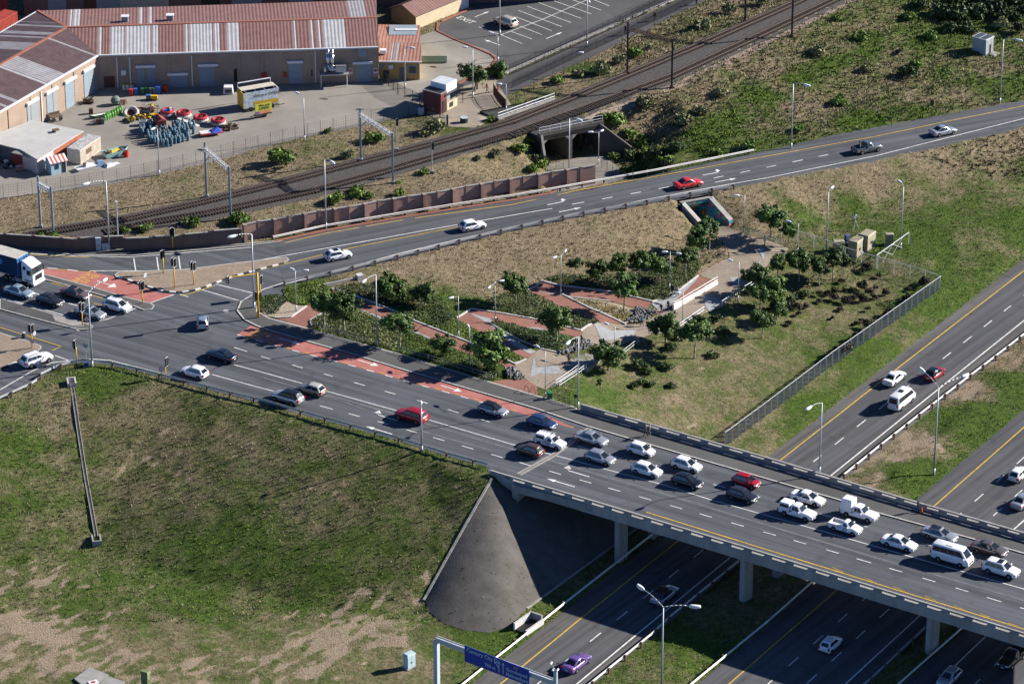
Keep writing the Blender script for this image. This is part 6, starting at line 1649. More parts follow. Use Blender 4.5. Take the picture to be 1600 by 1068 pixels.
for k in range(4):
 a=e*(k/4);b=e*((k+1)/4);mb=MB();mb.bar(a+Vector((0,0,.85)),b+Vector((0,0,.85)),.08,1.6);mb.build('wall_panel',M_SGN,t)
 mb=MB();mb.box((a.x,a.y,.95),(.2,.2,1.9));mb.build('post',M_TRIM,t)
bw0=F1+Vector((-4,13,0));bw1=F2+Vector((30,15,0));bw0.z=bw1.z=GZ
fb=thing('far_warehouse',(bw0+bw1)/2,'dark walled building behind the red warehouse roof','warehouse');OF=Vector(fb.location)
M_FW=mat('far_wall',(.16,.11,.10),.9,.2,.3,space='World')
w1_,l1_,a1_=wall_seg(fb,OF,bw0,bw1,GZ-.3,GZ+8.5,M_FW)
d_=(bw1-bw0).normalized();n_=Vector((-d_.y,d_.x,0))*14
mb=MB();mb.add([bw0-OF+Vector((0,0,8.6)),bw1-OF+Vector((0,0,8.6)),bw1-OF+n_+Vector((0,0,9.6)),bw0-OF+n_+Vector((0,0,9.6))],[(0,1,2,3)]);mb.build('roof',M_ROOFD,fb)
for k,(u_,w,m_)in enumerate(((5.5,3,M_ROLL),(11,2.2,M_BRDOOR),(14,4,M_ROLL),(20,8,mat('far_panel',(.34,.36,.33),.8,.2)),(31,3,M_DARK),(37,5,M_ROLL),(46,4,M_ROLL))):wall_part(w1_,l1_,'panel_door',u_,w,0,5.5,m_,.1)
def container(base,L,W,H_,ang,label,m,group=None,cat='container',name='shipping_container',ribs=True,roofm=None,z=None):
 B=U(base[0],base[1],GZ if z is None else z);t=thing(name,B,label,cat,group,ang)
 mb=MB();mb.box((0,0,H_/2+.1),(L,W,H_));
 mb.build('container_body',m,t)
 if ribs:
  mb=MB();k=int(L/.35)
  for i in range(k):
   for s in (-1,1):mb.box((-L/2+(i+.5)*L/k,s*(W/2+.02),H_/2+.1),(L/k*.5,.05,H_-.3))
  mb.build('side_ribs',m,t,kind='stuff')
 mb=MB();mb.box((0,0,H_+.13),(L+.04,W+.04,.06));mb.build('roof',roofm or m,t)
 for s in (-1,1):
  mb=MB();mb.box((L/2+.03,s*W*.24,H_/2+.1),(.05,W*.45,H_-.2));dd=mb.build('door',m,t)
  mb=MB();mb.cyl((L/2+.08,s*W*.1,.3),(L/2+.08,s*W*.1,H_-.1),.025,.025,6);mb.build('lock_bar',M_STEEL,dd)
 return t
M_CRED=mat('container_red',(.30,.05,.035),.6,.2,1)
container((2,50),6.0,2.5,2.6,aw2,'red container at the top left corner, lower one',M_CRED,z=GZ);container((-12,32),6.0,2.5,4.2,aw2,'red container at the top left corner behind the lower one',M_CRED,z=GZ)
# gatehouse
gh=thing('gatehouse',U(694,172,GZ),'dark red brick gatehouse with white translucent roof box','gatehouse');gd=(U(717,162,GZ)-U(692,176,GZ)).normalized();ga2=atan2(gd.y,gd.x);gh.rotation_euler=(0,0,ga2)
M_GBR=brickmat('gatehouse_brick',(.13,.035,.03),(.18,.05,.04),(.14,.1,.09))
mb=MB();mb.box((-1.2,.9,1.75),(1.6,3.4,3.5));mb.build('brick_block',M_GBR,gh)
mb=MB();mb.box((-1.2,.9,3.55),(1.75,3.55,.12));mb.build('flat_roof',M_ROOFG,gh)
mb=MB();mb.box((-1.2,.9,3.62),(1.4,3.2,.04));mb.build('roof_felt',M_DARK,gh)
mb=MB();mb.box((1.2,-.6,.7),(2.8,.25,1.4));ww=mb.build('front_wall',M_CRM,gh);mb=MB();mb.box((.9,-.76,.85),(.95,.05,.8));mb.build('window',M_WGLASS,ww)
mb=MB();mb.box((1.6,1.2,2.95),(5.2,4.4,.18));mb.build('canopy_roof',M_DARK,gh)
M_POLY=mat('translucent_sheet',(.68,.70,.72),.35,.06)
for s_ in ((1.2,-.55,2.9,.06),(1.2,2.35,2.9,.06)):mb=MB();mb.box((s_[0],s_[1],3.75),(s_[2],s_[3],1.4));mb.build('skylight_side',M_POLY,gh)
for x in (-.22,2.62):mb=MB();mb.box((x,.9,3.75),(.06,2.85,1.4));mb.build('skylight_side',M_POLY,gh)
for k in range(3):mb=MB();mb.box((1.2,-.05+k*.97,4.5-.05),(2.8,.9,.05));mb.build('skylight_sheet',mat('skylight_grey',(.5,.53,.55),.3,.1),gh)
for x,y in ((4.0,-.8),(4.0,3.1),(2.6,-.6)):mb=MB();mb.cyl((x,y,0),(x,y,2.9),.06,.06,8);mb.build('canopy_post',M_DARK,gh)
mb=MB();mb.box((2.0,1.5,.55),(.9,.5,1.1));mb.build('turnstile',M_STEEL,gh);mb=MB();mb.box((3.0,1.5,.55),(.9,.5,1.1));mb.build('turnstile',M_STEEL,gh)
mb=MB();mb.box((-1.2,-.85,1.2),(.9,.06,2.0));mb.build('door',M_DARK,gh)
B=U(725,194,7.6);t=thing('concrete_manhole_ring',B,'round concrete ring with a blue cover on the forecourt','manhole');mb=MB();mb.lathe([(.62,0),(.62,1.1),(.5,1.1)],n=16);mb.build('ring_wall',M_DARK,t);mb=MB();mb.lathe([(.6,1.1),(.6,1.16)],n=16);cv=mb.build('cover',mat('cover_pale',(.35,.45,.5),.5,.2),t)
B=U(699,199,7.6);t=thing('gate_post',B,'single thick dark post beside the round manhole ring','post');mb=MB();mb.box((0,0,1.0),(.25,.25,2.0));mb.build('post_body',M_RUST,t);mb=MB();mb.box((0,0,2.03),(.3,.3,.06));mb.build('cap',M_DARK,t)
B=U(658,178,7.6);t=thing('water_tank',B,'pale round tank beside the gatehouse wall','tank');mb=MB();mb.lathe([(.5,0),(.5,.95),(.35,1.1)],n=14);mb.build('tank_body',M_CABG,t);mb=MB();mb.lathe([(.15,1.1),(.15,1.2)],n=10);mb.build('lid',M_DARK,t)
cabinet((752,138),(1.7,.9,1.9),.5,'cream kiosk under the round tree at the forecourt',M_CRM,roof='flat',z=GZ,name='kiosk',cat='kiosk')
for k,y in enumerate((93,98)):
 B=U(678,y,GZ);t=thing('steel_channel',B,('upper' if k==0 else 'lower')+' of two long green troughs lying on the apron','trough','green troughs on the apron');mb=MB()
 mb.box((0,0,.12),(4.2,.6,.06));mb.build('trough_base',mat('trough_green',(.06,.13,.09),.6,.15),t)
 for s in (-1,1):mb=MB();mb.box((0,s*.3,.3),(4.2,.06,.4));mb.build('trough_side',mat('trough_green_pale',(.22,.32,.25),.6,.15),t)
w=G(1543,84);t=thing('utility_hut',w,'square grey concrete hut with two dark roof panels on the verge','hut');hd1=G(1563,80)-G(1547,88);ah=atan2(hd1.y,hd1.x);t.rotation_euler=(0,0,ah)
M_HUT=mat('hut_grey',(.33,.36,.37),.7,.12,1)
mb=MB();mb.box((0,1.0,1.35),(2.2,2.6,2.7));hb=mb.build('hut_walls',M_HUT,t)
for k in range(6):mb=MB();mb.box((-1.0+k*.4,-.32,1.35),(.08,.05,2.6));mb.build('wall_rib',M_TRIM,hb)
mb=MB();mb.box((0,1.0,2.76),(2.4,2.8,.1));rf=mb.build('roof',M_TRIM,t)
for y in (.35,1.65):mb=MB();mb.box((0,y,2.83),(2.1,1.15,.05));mb.build('roof_panel',mat('roof_panel_dark',(.06,.075,.095),.5,.1),rf)
mb=MB();mb.box((.2,-.33,.9),(.55,.06,1.5));mb.build('door',M_DARK,t);mb=MB();mb.box((.5,-.9,.05),(1.6,1.2,.2));mb.build('step',M_CONC,t)
# things standing in the yard
def yt(px,py):return U(px,py,GZ+.05)
def simple(name,px,label,cat,parts,group=None,rz=0.0,z=None):
 t=thing(name,yt(*px)if z is None else U(px[0],px[1],z),label,cat,group,rz)
 for pn,fn,m in parts:
  mb=MB();fn(mb);mb.build(pn,m,t)
 return t
COLS={'red':(.50,.03,.02),'blue':(.03,.12,.42),'green':(.03,.13,.05),'grey':(.10,.11,.12),'yellow':(.55,.36,.03),'white':(.62,.62,.6),'dark':(.02,.022,.025),'maroon':(.16,.03,.03),'lime':(.13,.32,.07),'gas':(.075,.15,.20),'brown':(.12,.075,.045),'pink':(.45,.22,.2),'teal':(.30,.48,.46)}
def cm(c):return mat('yard_'+c,COLS[c],.55,.12,2.0)
def binb(mb):mb.box((0,0,.5),(.5,.55,.95),taper=1.12)
def binl(mb):mb.box((0,-.02,1.0),(.6,.66,.09),taper=.9)
def binw(mb):mb.cyl((-.24,.25,.1),(-.2,.25,.1),.1,.1,10);mb.cyl((.2,.25,.1),(.24,.25,.1),.1,.1,10)
for i,(px,c,lab)in enumerate((((205,149),'red','red wheelie bin at the front left of the bin row'),((212,147.5),'blue','blue wheelie bin beside the front red one'),((223,147),'green','green wheelie bin left of the other green one'),((229.5,145.5),'green','green wheelie bin between the green and the grey bins'),((235.5,146),'grey','dark grey wheelie bin left of the other grey one'),((241,146),'grey','dark grey wheelie bin next to the blue crate'),((258,143),'red','red wheelie bin standing alone in the warehouse shade'))):
 simple('wheelie_bin',px,lab,'bin',[('bin_body',binb,cm(c)),('lid',binl,cm(c)),('wheels',binw,M_BLACK)],'wheelie bins in the yard',.1*i)
simple('plastic_crate',(247,145),'bright blue crate at the right end of the bin row','crate',[('crate_body',lambda mb:mb.box((0,0,.55),(.7,.9,1.1)),cm('blue')),('rim',lambda mb:mb.box((0,0,1.12),(.78,.98,.08)),cm('blue'))])
for i,x in enumerate((194,200,206)):simple('drum',(x,140),'pale drum with yellow top behind the bins, '+('left','middle','right')[i]+' one','drum',[('drum_body',lambda mb:mb.lathe([(.3,0),(.3,.8)],n=12),cm('white')),('lid',lambda mb:mb.lathe([(.31,.8),(.28,.9)],n=12),cm('yellow'))],'drums behind the bins')
simple('bench',(199,136.5),'dark red bench against the wall behind the bins','bench',[('seat',lambda mb:mb.box((0,0,.7),(2.3,.5,.12)),cm('maroon')),('backrest',lambda mb:mb.box((0,.25,1.1),(2.3,.08,.6)),cm('maroon')),('leg',lambda mb:mb.box((-1,0,.35),(.1,.45,.7)),M_DARK),('leg',lambda mb:mb.box((1,0,.35),(.1,.45,.7)),M_DARK)])
simple('yellow_trolley',(241,156),'yellow box trolley below the bins','trolley',[('box',lambda mb:mb.box((0,0,.45),(1.1,.6,.6)),cm('yellow')),('frame',lambda mb:mb.box((0,0,.12),(1.2,.65,.08)),M_DARK),('wheel',lambda mb:mb.cyl((-.4,-.35,.12),(-.4,-.3,.12),.12,.12,10),M_BLACK)])
simple('dark_box',(232.5,155),'small dark blue box beside the yellow trolley','box',[('box_body',lambda mb:mb.box((0,0,.35),(.8,.6,.7)),cm('grey')),('lid',lambda mb:mb.box((0,0,.72),(.85,.65,.06)),cm('blue'))])
simple('metal_rack',(138,160),'heap of dark metal racks at the left wing wall','rack',[('rack_frame',lambda mb:[mb.bar((random.uniform(-1,1),random.uniform(-.8,.8),.1),(random.uniform(-1,1),random.uniform(-.8,.8),random.uniform(.6,1.3)),.06,.06)for _ in range(26)],M_DARK),('base',lambda mb:mb.box((0,0,.2),(1.6,1.2,.3)),M_RUST)])
simple('wooden_cart',(87,188),'old wooden cart behind the grey flat roof','cart',[('bed',lambda mb:mb.box((0,0,.75),(2.0,1.1,.15)),M_WOOD),('side_board',lambda mb:mb.box((0,.5,1.0),(2.0,.06,.5)),M_WOOD),('wheel',lambda mb:mb.cyl((-.6,-.6,.35),(-.6,-.5,.35),.35,.35,12),M_DARK),('wheel',lambda mb:mb.cyl((.6,-.6,.35),(.6,-.5,.35),.35,.35,12),M_DARK)],rz=.6)
simple('fire_extinguisher',(67,190),'red extinguisher on the tan wall of the left wing','extinguisher',[('cylinder',lambda mb:mb.lathe([(.25,.5),(.25,1.3),(.1,1.5)],n=10),cm('red')),('valve',lambda mb:mb.box((0,0,1.55),(.1,.3,.12)),M_DARK)])
def buoy(mb):mb.lathe([(.1,0),(.24,.1),(.24,.75),(.12,.95)],n=10)
r=random.Random(4);bi=0;bproto=None
for row in range(2):
 for k in range(7):
  px=164+k*3.9+row*2.2;py=190-k*2.1-row*2.6+r.uniform(-.6,.6)
  if bproto is None:
   bproto=simple('buoy',(px,py),'lime green buoy standing in the double row left of the grey ring','buoy',[('buoy_body',buoy,cm('lime')),('neck',lambda mb:mb.lathe([(.1,.93),(.07,1.15),(.12,1.25)],n=8),cm('lime')),('band',lambda mb:mb.lathe([(.247,.35),(.247,.45)],n=10),cm('green'))],'green buoys in the yard')
  else :dup(bproto,yt(px,py),r.uniform(0,3))
simple('green_canoe',(154,183),'green and white canoe left of the green buoys','canoe',[('hull',lambda mb:mb.add([(-1.6,0,.35),(-.8,-.4,.1),(.8,-.4,.1),(1.6,0,.35),(.8,.4,.1),(-.8,.4,.1),(-1.6,0,.6),(-.8,-.45,.5),(.8,-.45,.5),(1.6,0,.6),(.8,.45,.5),(-.8,.45,.5)],[(0,1,7,6),(1,2,8,7),(2,3,9,8),(3,4,10,9),(4,5,11,10),(5,0,6,11),(0,5,4,3,2,1)]),cm('green')),('deck',lambda mb:mb.add([(-1.5,0,.5),(-.7,-.35,.42),(.7,-.35,.42),(1.5,0,.5),(.7,.35,.42),(-.7,.35,.42)],[(0,1,2,3,4,5)]),cm('white'))],rz=.5)
for px,c,lab in (((154.5,193),'brown','brown cardboard box at the left end of the buoys'),((160,193),'grey','bluish box at the left end of the buoys'),((142.5,177),'brown','brown upright box left of the canoe')):
 simple('box',px,lab,'box',[('box_body',lambda mb:mb.box((0,0,.4),(.65,.6,.8)),cm(c)),('flap',lambda mb:mb.box((0,0,.81),(.68,.3,.03)),cm(c))])
simple('covered_bale',(181,163),'large round grey green bundle behind the buoys','bundle',[('bundle',lambda mb:mb.lathe([(.3,.05),(.75,.4),(.8,.8),(.5,1.25),(.1,1.4)],n=12),mat('bundle_green',(.14,.19,.17),.8,.2)),('strap',lambda mb:mb.lathe([(.815,.6),(.815,.7)],n=12),M_DARK)])
simple('pink_bags',(192,163),'heap of pinkish sacks beside the grey green bundle','sacks',[('sack',lambda mb:mb.box((-.2,0,.45),(.7,.6,.9),.3,taper=.7),cm('pink')),('sack',lambda mb:mb.box((.3,.2,.35),(.6,.5,.7),.9,taper=.7),cm('brown'))])
def torus(mb,R,r_,z,n=22,k=8,mi=0):
 vs=[((R+r_*cos(b))*cos(a),(R+r_*cos(b))*sin(a),z+r_*sin(b))for a in np.linspace(0,2*pi,n,endpoint=False)for b in np.linspace(0,2*pi,k,endpoint=False)]
 mb.add(vs,[(i*k+j,((i+1)%n)*k+j,((i+1)%n)*k+(j+1)%k,i*k+(j+1)%k)for i in range(n)for j in range(k)],mi)
t=simple('inflatable_ring',(205,178),'big grey tyre shaped ring leaning up among the junk','ring',[('tube',lambda mb:torus(mb,.98,.32,.32),mat('ring_grey',(.40,.39,.36),.7,.15)),('inner_pad',lambda mb:mb.lathe([(.7,.2),(.7,.3)],n=14),cm('maroon'))]);t.rotation_euler=(.55,0,0)
raft_l=('red and grey round raft full of blue and white things, leftmost of the four','red and grey round raft second from the left','red and grey round raft second from the right','red and grey round raft at the right end of the row')
for k,px in enumerate(((262,180),(287,182.5),(313.5,189.5),(341,194))):
 simple('round_raft',px,raft_l[k],'raft',[('lower_tube',lambda mb:torus(mb,.95,.3,.3),mat('raft_grey',(.36,.35,.34),.7,.12)),('upper_tube',lambda mb:torus(mb,.9,.26,.72),mat('raft_red',(.34,.03,.045),.6,.1)),('floor',lambda mb:mb.lathe([(.8,.3),(.75,.62)],n=14),M_BLACK)]+([('white_bag',lambda mb:mb.box((.5,0,.95),(.5,.6,.6),.4,taper=.6),cm('white')),('blue_bag',lambda mb:mb.box((-.2,-.2,.85),(.8,.5,.35),.2),cm('blue'))]if k==0 else [('dark_load',lambda mb:mb.box((.1,.1,.75),(.5,.35,.3),.7),cm('maroon'))]),'red rafts in the yard')
simple('red_shed',(250,202),'small dark red shed standing behind the gas cylinders','shed',[('walls',lambda mb:mb.box((0,0,.85),(1.5,1.9,1.7)),mat('shed_red',(.20,.035,.03),.7,.12)),('roof',lambda mb:mb.add([(-.85,-1.05,1.7),(.85,-1.05,1.7),(.85,1.05,1.7),(-.85,1.05,1.7),(0,-1.05,2.2),(0,1.05,2.2)],[(0,4,5,3),(1,2,5,4),(0,1,4),(2,3,5),(3,2,1,0)]),mat('shed_roof',(.26,.06,.05),.6,.12)),('window',lambda mb:mb.box((0,-.96,1.0),(.6,.05,.7)),M_WGLASS),('window_frame',lambda mb:mb.box((0,-.975,.75),(.8,.04,.12)),cm('white'))],rz=.45)
gproto=None;r=random.Random(9);npl=0
poly=[(219,205),(236,197),(262,204),(290,194),(304,200),(302,217),(270,229),(246,231),(232,222),(219,212)]
pts_g=[];tries=0
while len(pts_g)<74 and tries<9000:
 tries+=1;x,y=r.uniform(216,306),r.uniform(194,232)
 if not in_poly([x],[y],poly)[0]:continue
 w=yt(x,y)
 if all((w-q).length>.52 for q in pts_g):pts_g.append(w)
for w in pts_g:
 if gproto is None:
  gproto=simple('gas_cylinder',(250,220),'grey blue gas cylinder standing in the packed crowd beside the red shed','gas cylinder',[('cylinder_body',lambda mb:mb.lathe([(.2,0),(.23,.06),(.23,.95),(.15,1.12)],n=10),cm('gas')),('collar',lambda mb:mb.lathe([(.14,1.1),(.15,1.3)],n=8),mat('gas_collar',(.16,.25,.30),.5,.1)),('valve',lambda mb:mb.box((0,0,1.25),(.06,.1,.2)),M_STEEL)],'blue gas cylinders in the yard');gproto.location=w
 else :dup(gproto,w,r.uniform(0,3))
simple('long_board',(294,194),'long white board lying between the rafts and the cylinders','board',[('board',lambda mb:mb.box((0,0,.35),(4.6,.6,.12)),cm('white')),('trestle',lambda mb:mb.box((1.4,0,.15),(.2,.7,.3)),M_WOOD)],rz=-.75)
simple('tarp_trailer',(330,211),'low red trailer under a bright blue sheet','trailer',[('trailer_bed',lambda mb:mb.box((0,0,.45),(3.6,1.4,.12)),cm('red')),('blue_sheet',lambda mb:mb.add([(-.2,-.7,.5),(1.6,-.6,.5),(1.7,.6,.5),(-.1,.7,.5),(.3,0,1.1),(1.0,-.1,1.25)],[(0,1,5,4),(1,2,5),(2,3,4,5),(3,0,4)]),mat('sheet_blue',(.03,.09,.45),.5,.2,3)),('white_panel',lambda mb:mb.box((-1.0,0,.62),(1.6,1.2,.1)),cm('white')),('drawbar',lambda mb:mb.bar((-1.8,0,.4),(-2.7,0,.35),.1,.1),M_DARK),('wheel',lambda mb:mb.cyl((.2,-.8,.28),(.2,-.65,.28),.28,.28,12),M_BLACK),('wheel',lambda mb:mb.cyl((.2,.65,.28),(.2,.8,.28),.28,.28,12),M_BLACK)],rz=.35)
def scrap(n_,R,h,cs,seed):
 def fn(mb):
  q=random.Random(seed)
  for i in range(n_):
   a=q.uniform(0,2*pi);d=R*sqrt(q.random());z=q.uniform(.05,h*(1-d/R*.7))
   if i%2:mb.box((d*cos(a),d*sin(a),z),(q.uniform(.1,.7),q.uniform(.1,.5),q.uniform(.08,.4)),q.uniform(0,3),i%cs)
   else :mb.bar((d*cos(a),d*sin(a),z),(d*cos(a)+q.uniform(-.8,.8),d*sin(a)+q.uniform(-.8,.8),z+q.uniform(0,.4)),.07,.07,i%cs)
 return fn
def heap(px,label,n_,R,h,ms,seed,cat='junk heap'):
 t=thing('junk_heap',yt(*px),label,cat);mb=MB();scrap(n_,R,h,len(ms),seed)(mb);mb.build('junk',[cm(c)for c in ms],t,kind='stuff');mb=MB();mb.lathe([(R*.7,0),(R*.5,h*.35),(.1,h*.5)],n=9);mb.build('heap_core',M_DARK,t)
heap((232,176),'tangle of dark and yellow junk between the ring and the rafts',60,2.3,1.3,['dark','yellow','grey','maroon'],1)
heap((238,186),'yellow frames and poles beside the red shed',34,1.2,1.4,['yellow','yellow','brown'],2)
heap((200,190),'small heap of yellow pieces in front of the ring',16,.8,.7,['yellow','dark'],3)
heap((213,185),'low heap of yellow and black pieces right of the small yellow heap',18,.9,.7,['yellow','dark','dark'],4)
heap((360,200),'brown scrap heap right of the last raft',40,1.2,.8,['brown','dark','brown'],5)
simple('white_crate',(224,195),'white crate in front of the yellow frames','crate',[('crate_body',lambda mb:mb.box((0,0,.4),(1.25,.9,.7)),cm('white')),('opening',lambda mb:mb.box((0,0,.77),(1.0,.7,.03)),cm('grey'))])
simple('vehicle_canopy',(357,144),'white pickup canopy standing on the yard near the dark panel','canopy',[('shell',lambda mb:mb.box((0,0,.55),(1.6,1.9,1.1),taper=.85),cm('white')),('window',lambda mb:mb.box((0,-.9,.5),(1.0,.06,.55)),M_WGLASS)])
cA=yt(381,175);cB=yt(436,165.5);ca=atan2(cB.y-cA.y,cB.x-cA.x);cL=(cB-cA).length
t=thing('sales_container',(cA+cB)/2,'white painted sales container with OPEN lettering and an open roof','container',rz=ca)
def posterm(name,cols,sc):
 m,n,b=nodes_of(name);g=n.nodes.new('ShaderNodeTexCoord');v=n.nodes.new('ShaderNodeTexVoronoi');v.inputs['Scale'].default_value=sc;n.links.new(g.outputs['Object'],v.inputs['Vector'])
 rp=n.nodes.new('ShaderNodeValToRGB');rp.color_ramp.interpolation='CONSTANT'
 while len(rp.color_ramp.elements)<len(cols):rp.color_ramp.elements.new(.5)
 for i,c in enumerate(cols):rp.color_ramp.elements[i].position=i/len(cols);rp.color_ramp.elements[i].color=(*c,1)
 s=n.nodes.new('ShaderNodeSeparateColor');n.links.new(v.outputs['Color'],s.inputs[0]);n.links.new(s.outputs[0],rp.inputs[0]);n.links.new(rp.outputs[0],b.inputs['Base Color']);return m
M_POST=posterm('container_print',[(.55,.6,.63),(.5,.58,.63),(.6,.62,.62),(.35,.45,.55),(.62,.62,.6),(.45,.5,.45)],3.0)
cW=2.6
mb=MB();mb.box((0,.05,1.75),(cL,.1,2.6));fr_=mb.build('front_panel',M_POST,t)
mb=MB();mb.box((0,cW,1.75),(cL,.1,2.6));mb.build('back_panel',cm('blue'),t)
for s,m_ in ((-1,cm('yellow')),(1,cm('white'))):mb=MB();mb.box((s*cL/2,cW/2,1.75),(.1,cW,2.6));mb.build('end_panel',m_,t)
mb=MB();mb.box((0,cW/2,.4),(cL,cW,.12));mb.build('floor',M_DARK,t)
mb=MB();mb.box((0,cW*.72,3.1),(cL*.96,cW*.6,.08));mb.build('roof',mat('roof_cream',(.5,.45,.36),.7,.12),t)
for k in range(4):mb=MB();mb.box((-cL*.4+k*cL*.27,cW*.22,3.06),(.06,cW*.42,.06));mb.build('roof_bar',M_STEEL,t)
mb=MB();mb.box((cL*.14,-.012,1.05),(cL*.68,.02,.75));mb.build('yellow_band',cm('yellow'),fr_)
def vtext(txt,size,m,parent,x,y,z):
 cu=bpy.data.curves.new('lettering','FONT');cu.body=txt;cu.size=size;cu.align_x='CENTER';cu.align_y='CENTER';cu.resolution_u=2;cu.offset=.01;cu.space_line=.85
 o=bpy.data.objects.new('lettering',cu);COL.objects.link(o);me=bpy.data.meshes.new_from_object(o.evaluated_get(bpy.context.evaluated_depsgraph_get()));bpy.data.objects.remove(o);bpy.data.curves.remove(cu)
 me.materials.clear();me.materials.append(m);me.transform(Matrix.Rotation(pi/2,4,'X'));return put('lettering',me,parent,(x,y,z))
vtext('We are OPEN!',.72,cm('grey'),fr_,cL*.17,-.02,2.35);vtext('OPEN!',.01,cm('grey'),fr_,0,0,2)
mb=MB();mb.bar((-cL/2,-.3,.35),(cL/2+.8,-.3,.35),.1,.1);mb.build('chassis',M_DARK,t)
for x in (-cL*.3,cL*.3):mb=MB();mb.cyl((x,-.25,.33),(x,-.05,.33),.33,.33,14);mb.build('wheel',M_BLACK,t)
mb=MB();mb.cyl((-cL*.45,cW+.6,3.6),(cL*.48,cW+.6,3.6),.1,.1,8);mb.cyl((cL*.48,cW+.6,3.6),(cL*.48,cW+.6,.1),.06,.06,6);mb.cyl((-cL*.45,cW+.6,3.6),(-cL*.45,cW+.6,.1),.06,.06,6);mb.build('pipe_frame',M_TRIM,t)
tw=yt(412,183);t=thing('sign_trailer',tw,'yellow OPEN advertising trailer in front of the painted container','trailer',rz=ca+.1)
mb=MB();mb.box((0,0,1.45),(2.9,.1,1.7));pn_=mb.build('sign_panel',mat('sign_lime',(.40,.42,.06),.6,.1),t)
mb=MB();mb.box((.25,-.07,.9),(2.0,.03,.45));mb.build('print_band',mat('print_orange',(.5,.2,.12),.6,.2,4),pn_);mb=MB();mb.box((-1.05,-.07,.9),(.6,.03,.5));mb.build('print_picture',posterm('print_picture',[(.1,.08,.2),(.3,.1,.25),(.05,.1,.3)],8),pn_)
vtext('We are\nOPEN!',.62,M_SIGB,pn_,.1,-.07,1.75)
mb=MB();mb.box((0,.2,.5),(2.9,.7,.1));mb.build('chassis',M_DARK,t);mb=MB();mb.cyl((.2,-.15,.32),(.2,.05,.32),.32,.32,14);mb.build('wheel',M_BLACK,t);mb=MB();mb.bar((-1.4,.2,.45),(-2.3,.2,.4),.1,.1);mb.build('drawbar',M_RUST,t)
HZ=10.1
hp=[(-60,236),(-60,176+50),(50,187.5),(130.6,204.4),(58.7,249.4),(32,233.5),(0,225)]
hp=[(-70,243),(-70,217),(0,206.5),(50,187.5),(130.6,204.4),(58.7,249.4),(32,233.5),(0,225.5)]
P=[U(x,y,HZ)for x,y in hp];c=sum(P,Vector())/len(P);t=thing('flat_roof_shed',(c.x,c.y,GZ),'wide flat grey roofed shed in the left corner of the yard','shed');OS=Vector(t.location)
pl=[(p.x-OS.x,p.y-OS.y)for p in P]
mb=MB();mb.prism(pl,HZ-GZ-.15,HZ-GZ);mb.build('flat_roof',mat('flat_roof_grey',(.36,.36,.35),.8,.15,.4,space='World',col2=(.45,.45,.44)),t)
ins=[(x*.965,y*.965)for x,y in pl]
M_REDBOX=mat('rusty_red_sheet',(.30,.10,.06),.8,.3,1.5);M_WSHEET=mat('white_sheet_wall',(.45,.43,.42),.8,.2,1.2);M_DSH=mat('shed_dark_wall',(.10,.12,.15),.8,.2)
for i,m_ in ((3,M_DSH),(4,M_REDBOX),(5,M_WSHEET),(6,M_DSH),(7,M_DSH)):
 a=Vector((*ins[i],0));b=Vector((*ins[(i+1)%len(ins)],0));k_=max(2,int((b-a).length/1.1))
 for q in range(k_):
  s0_=a.lerp(b,q/k_);s1_=a.lerp(b,(q+1)/k_);mm=m_ if not (i==4 and q>k_*.55)else M_WSHEET
  mb=MB();mb.bar(s0_+Vector((0,0,1.2)),s1_+Vector((0,0,1.2)),.1,2.45);mb.build('wall_sheet',mm,t)
w=U(87.5,206,HZ);mb=MB();mb.box((w.x-OS.x,w.y-OS.y,HZ-GZ+.35),(.95,.8,.1),.4);mb.bar((w.x-OS.x-.3,w.y-OS.y,HZ-GZ),(w.x-OS.x-.3,w.y-OS.y,HZ-GZ+.35),.5,.3);mb.build('roof_table',M_WOOD,t)
lp=[(18,238.5),(32,232),(60,249.5),(57.5,250)]
L0,L1_,L2_,L3_=U(17.5,239,9.7),U(31,232,9.9),U(62,247,9.9),U(58,250,9.7)
t=thing('lean_to',U(38,262,GZ),'small lean-to with maroon and white walls under the flat roof','shed');OL=Vector(t.location)
mb=MB();mb.add([L0-OL,L3_-OL,L2_-OL,L1_-OL,L0-OL+Vector((0,0,.08)),L3_-OL+Vector((0,0,.08)),L2_-OL+Vector((0,0,.08)),L1_-OL+Vector((0,0,.08))],[(3,2,1,0),(4,5,6,7),(0,1,5,4),(1,2,6,5),(2,3,7,6),(3,0,4,7)]);mb.build('lean_roof',mat('lean_roof_grey',(.27,.26,.24),.8,.25,1),t)
for q in range(7):
 a=L0.lerp(L3_,q/7*.96+.02);b=L0.lerp(L3_,(q+1)/7*.96+.02);a=a-OL;b=b-OL;a.z=b.z=1.05
 mb=MB();mb.bar(a+Vector((0,.2,0)),b+Vector((0,.2,0)),.08,2.1);mb.build('wall_sheet',cm('maroon')if q<3 else M_WSHEET,t)
a=L3_-OL;b=L2_-OL;a.z=b.z=1.05;mb=MB();mb.bar(a+Vector((-.1,.2,0)),b+Vector((-.1,.8,0)),.08,2.1);mb.build('wall_sheet',M_WSHEET,t)
t=simple('playhouse',(88,268),'small pale blue wooden house with striped red and white roof','playhouse',[('walls',lambda mb:mb.box((0,0,1.0),(2.5,2.0,2.0)),mat('playhouse_blue',(.33,.46,.52),.7,.12)),('gable',lambda mb:mb.add([(-1.25,-1,2),(-1.25,1,2),(-1.25,0,2.6),(1.25,-1,2),(1.25,1,2),(1.25,0,2.6)],[(2,1,0),(3,4,5)]),MATS['yard_blue']),('window',lambda mb:mb.box((-.3,-1.02,1.2),(.6,.06,.7)),M_WGLASS),('porch_post',lambda mb:mb.box((1.2,-1.05,1.0),(.1,.1,2.0)),cm('white')),('doorway',lambda mb:mb.box((.8,-1.02,.95),(.5,.05,1.7)),M_DARK)],rz=.55)
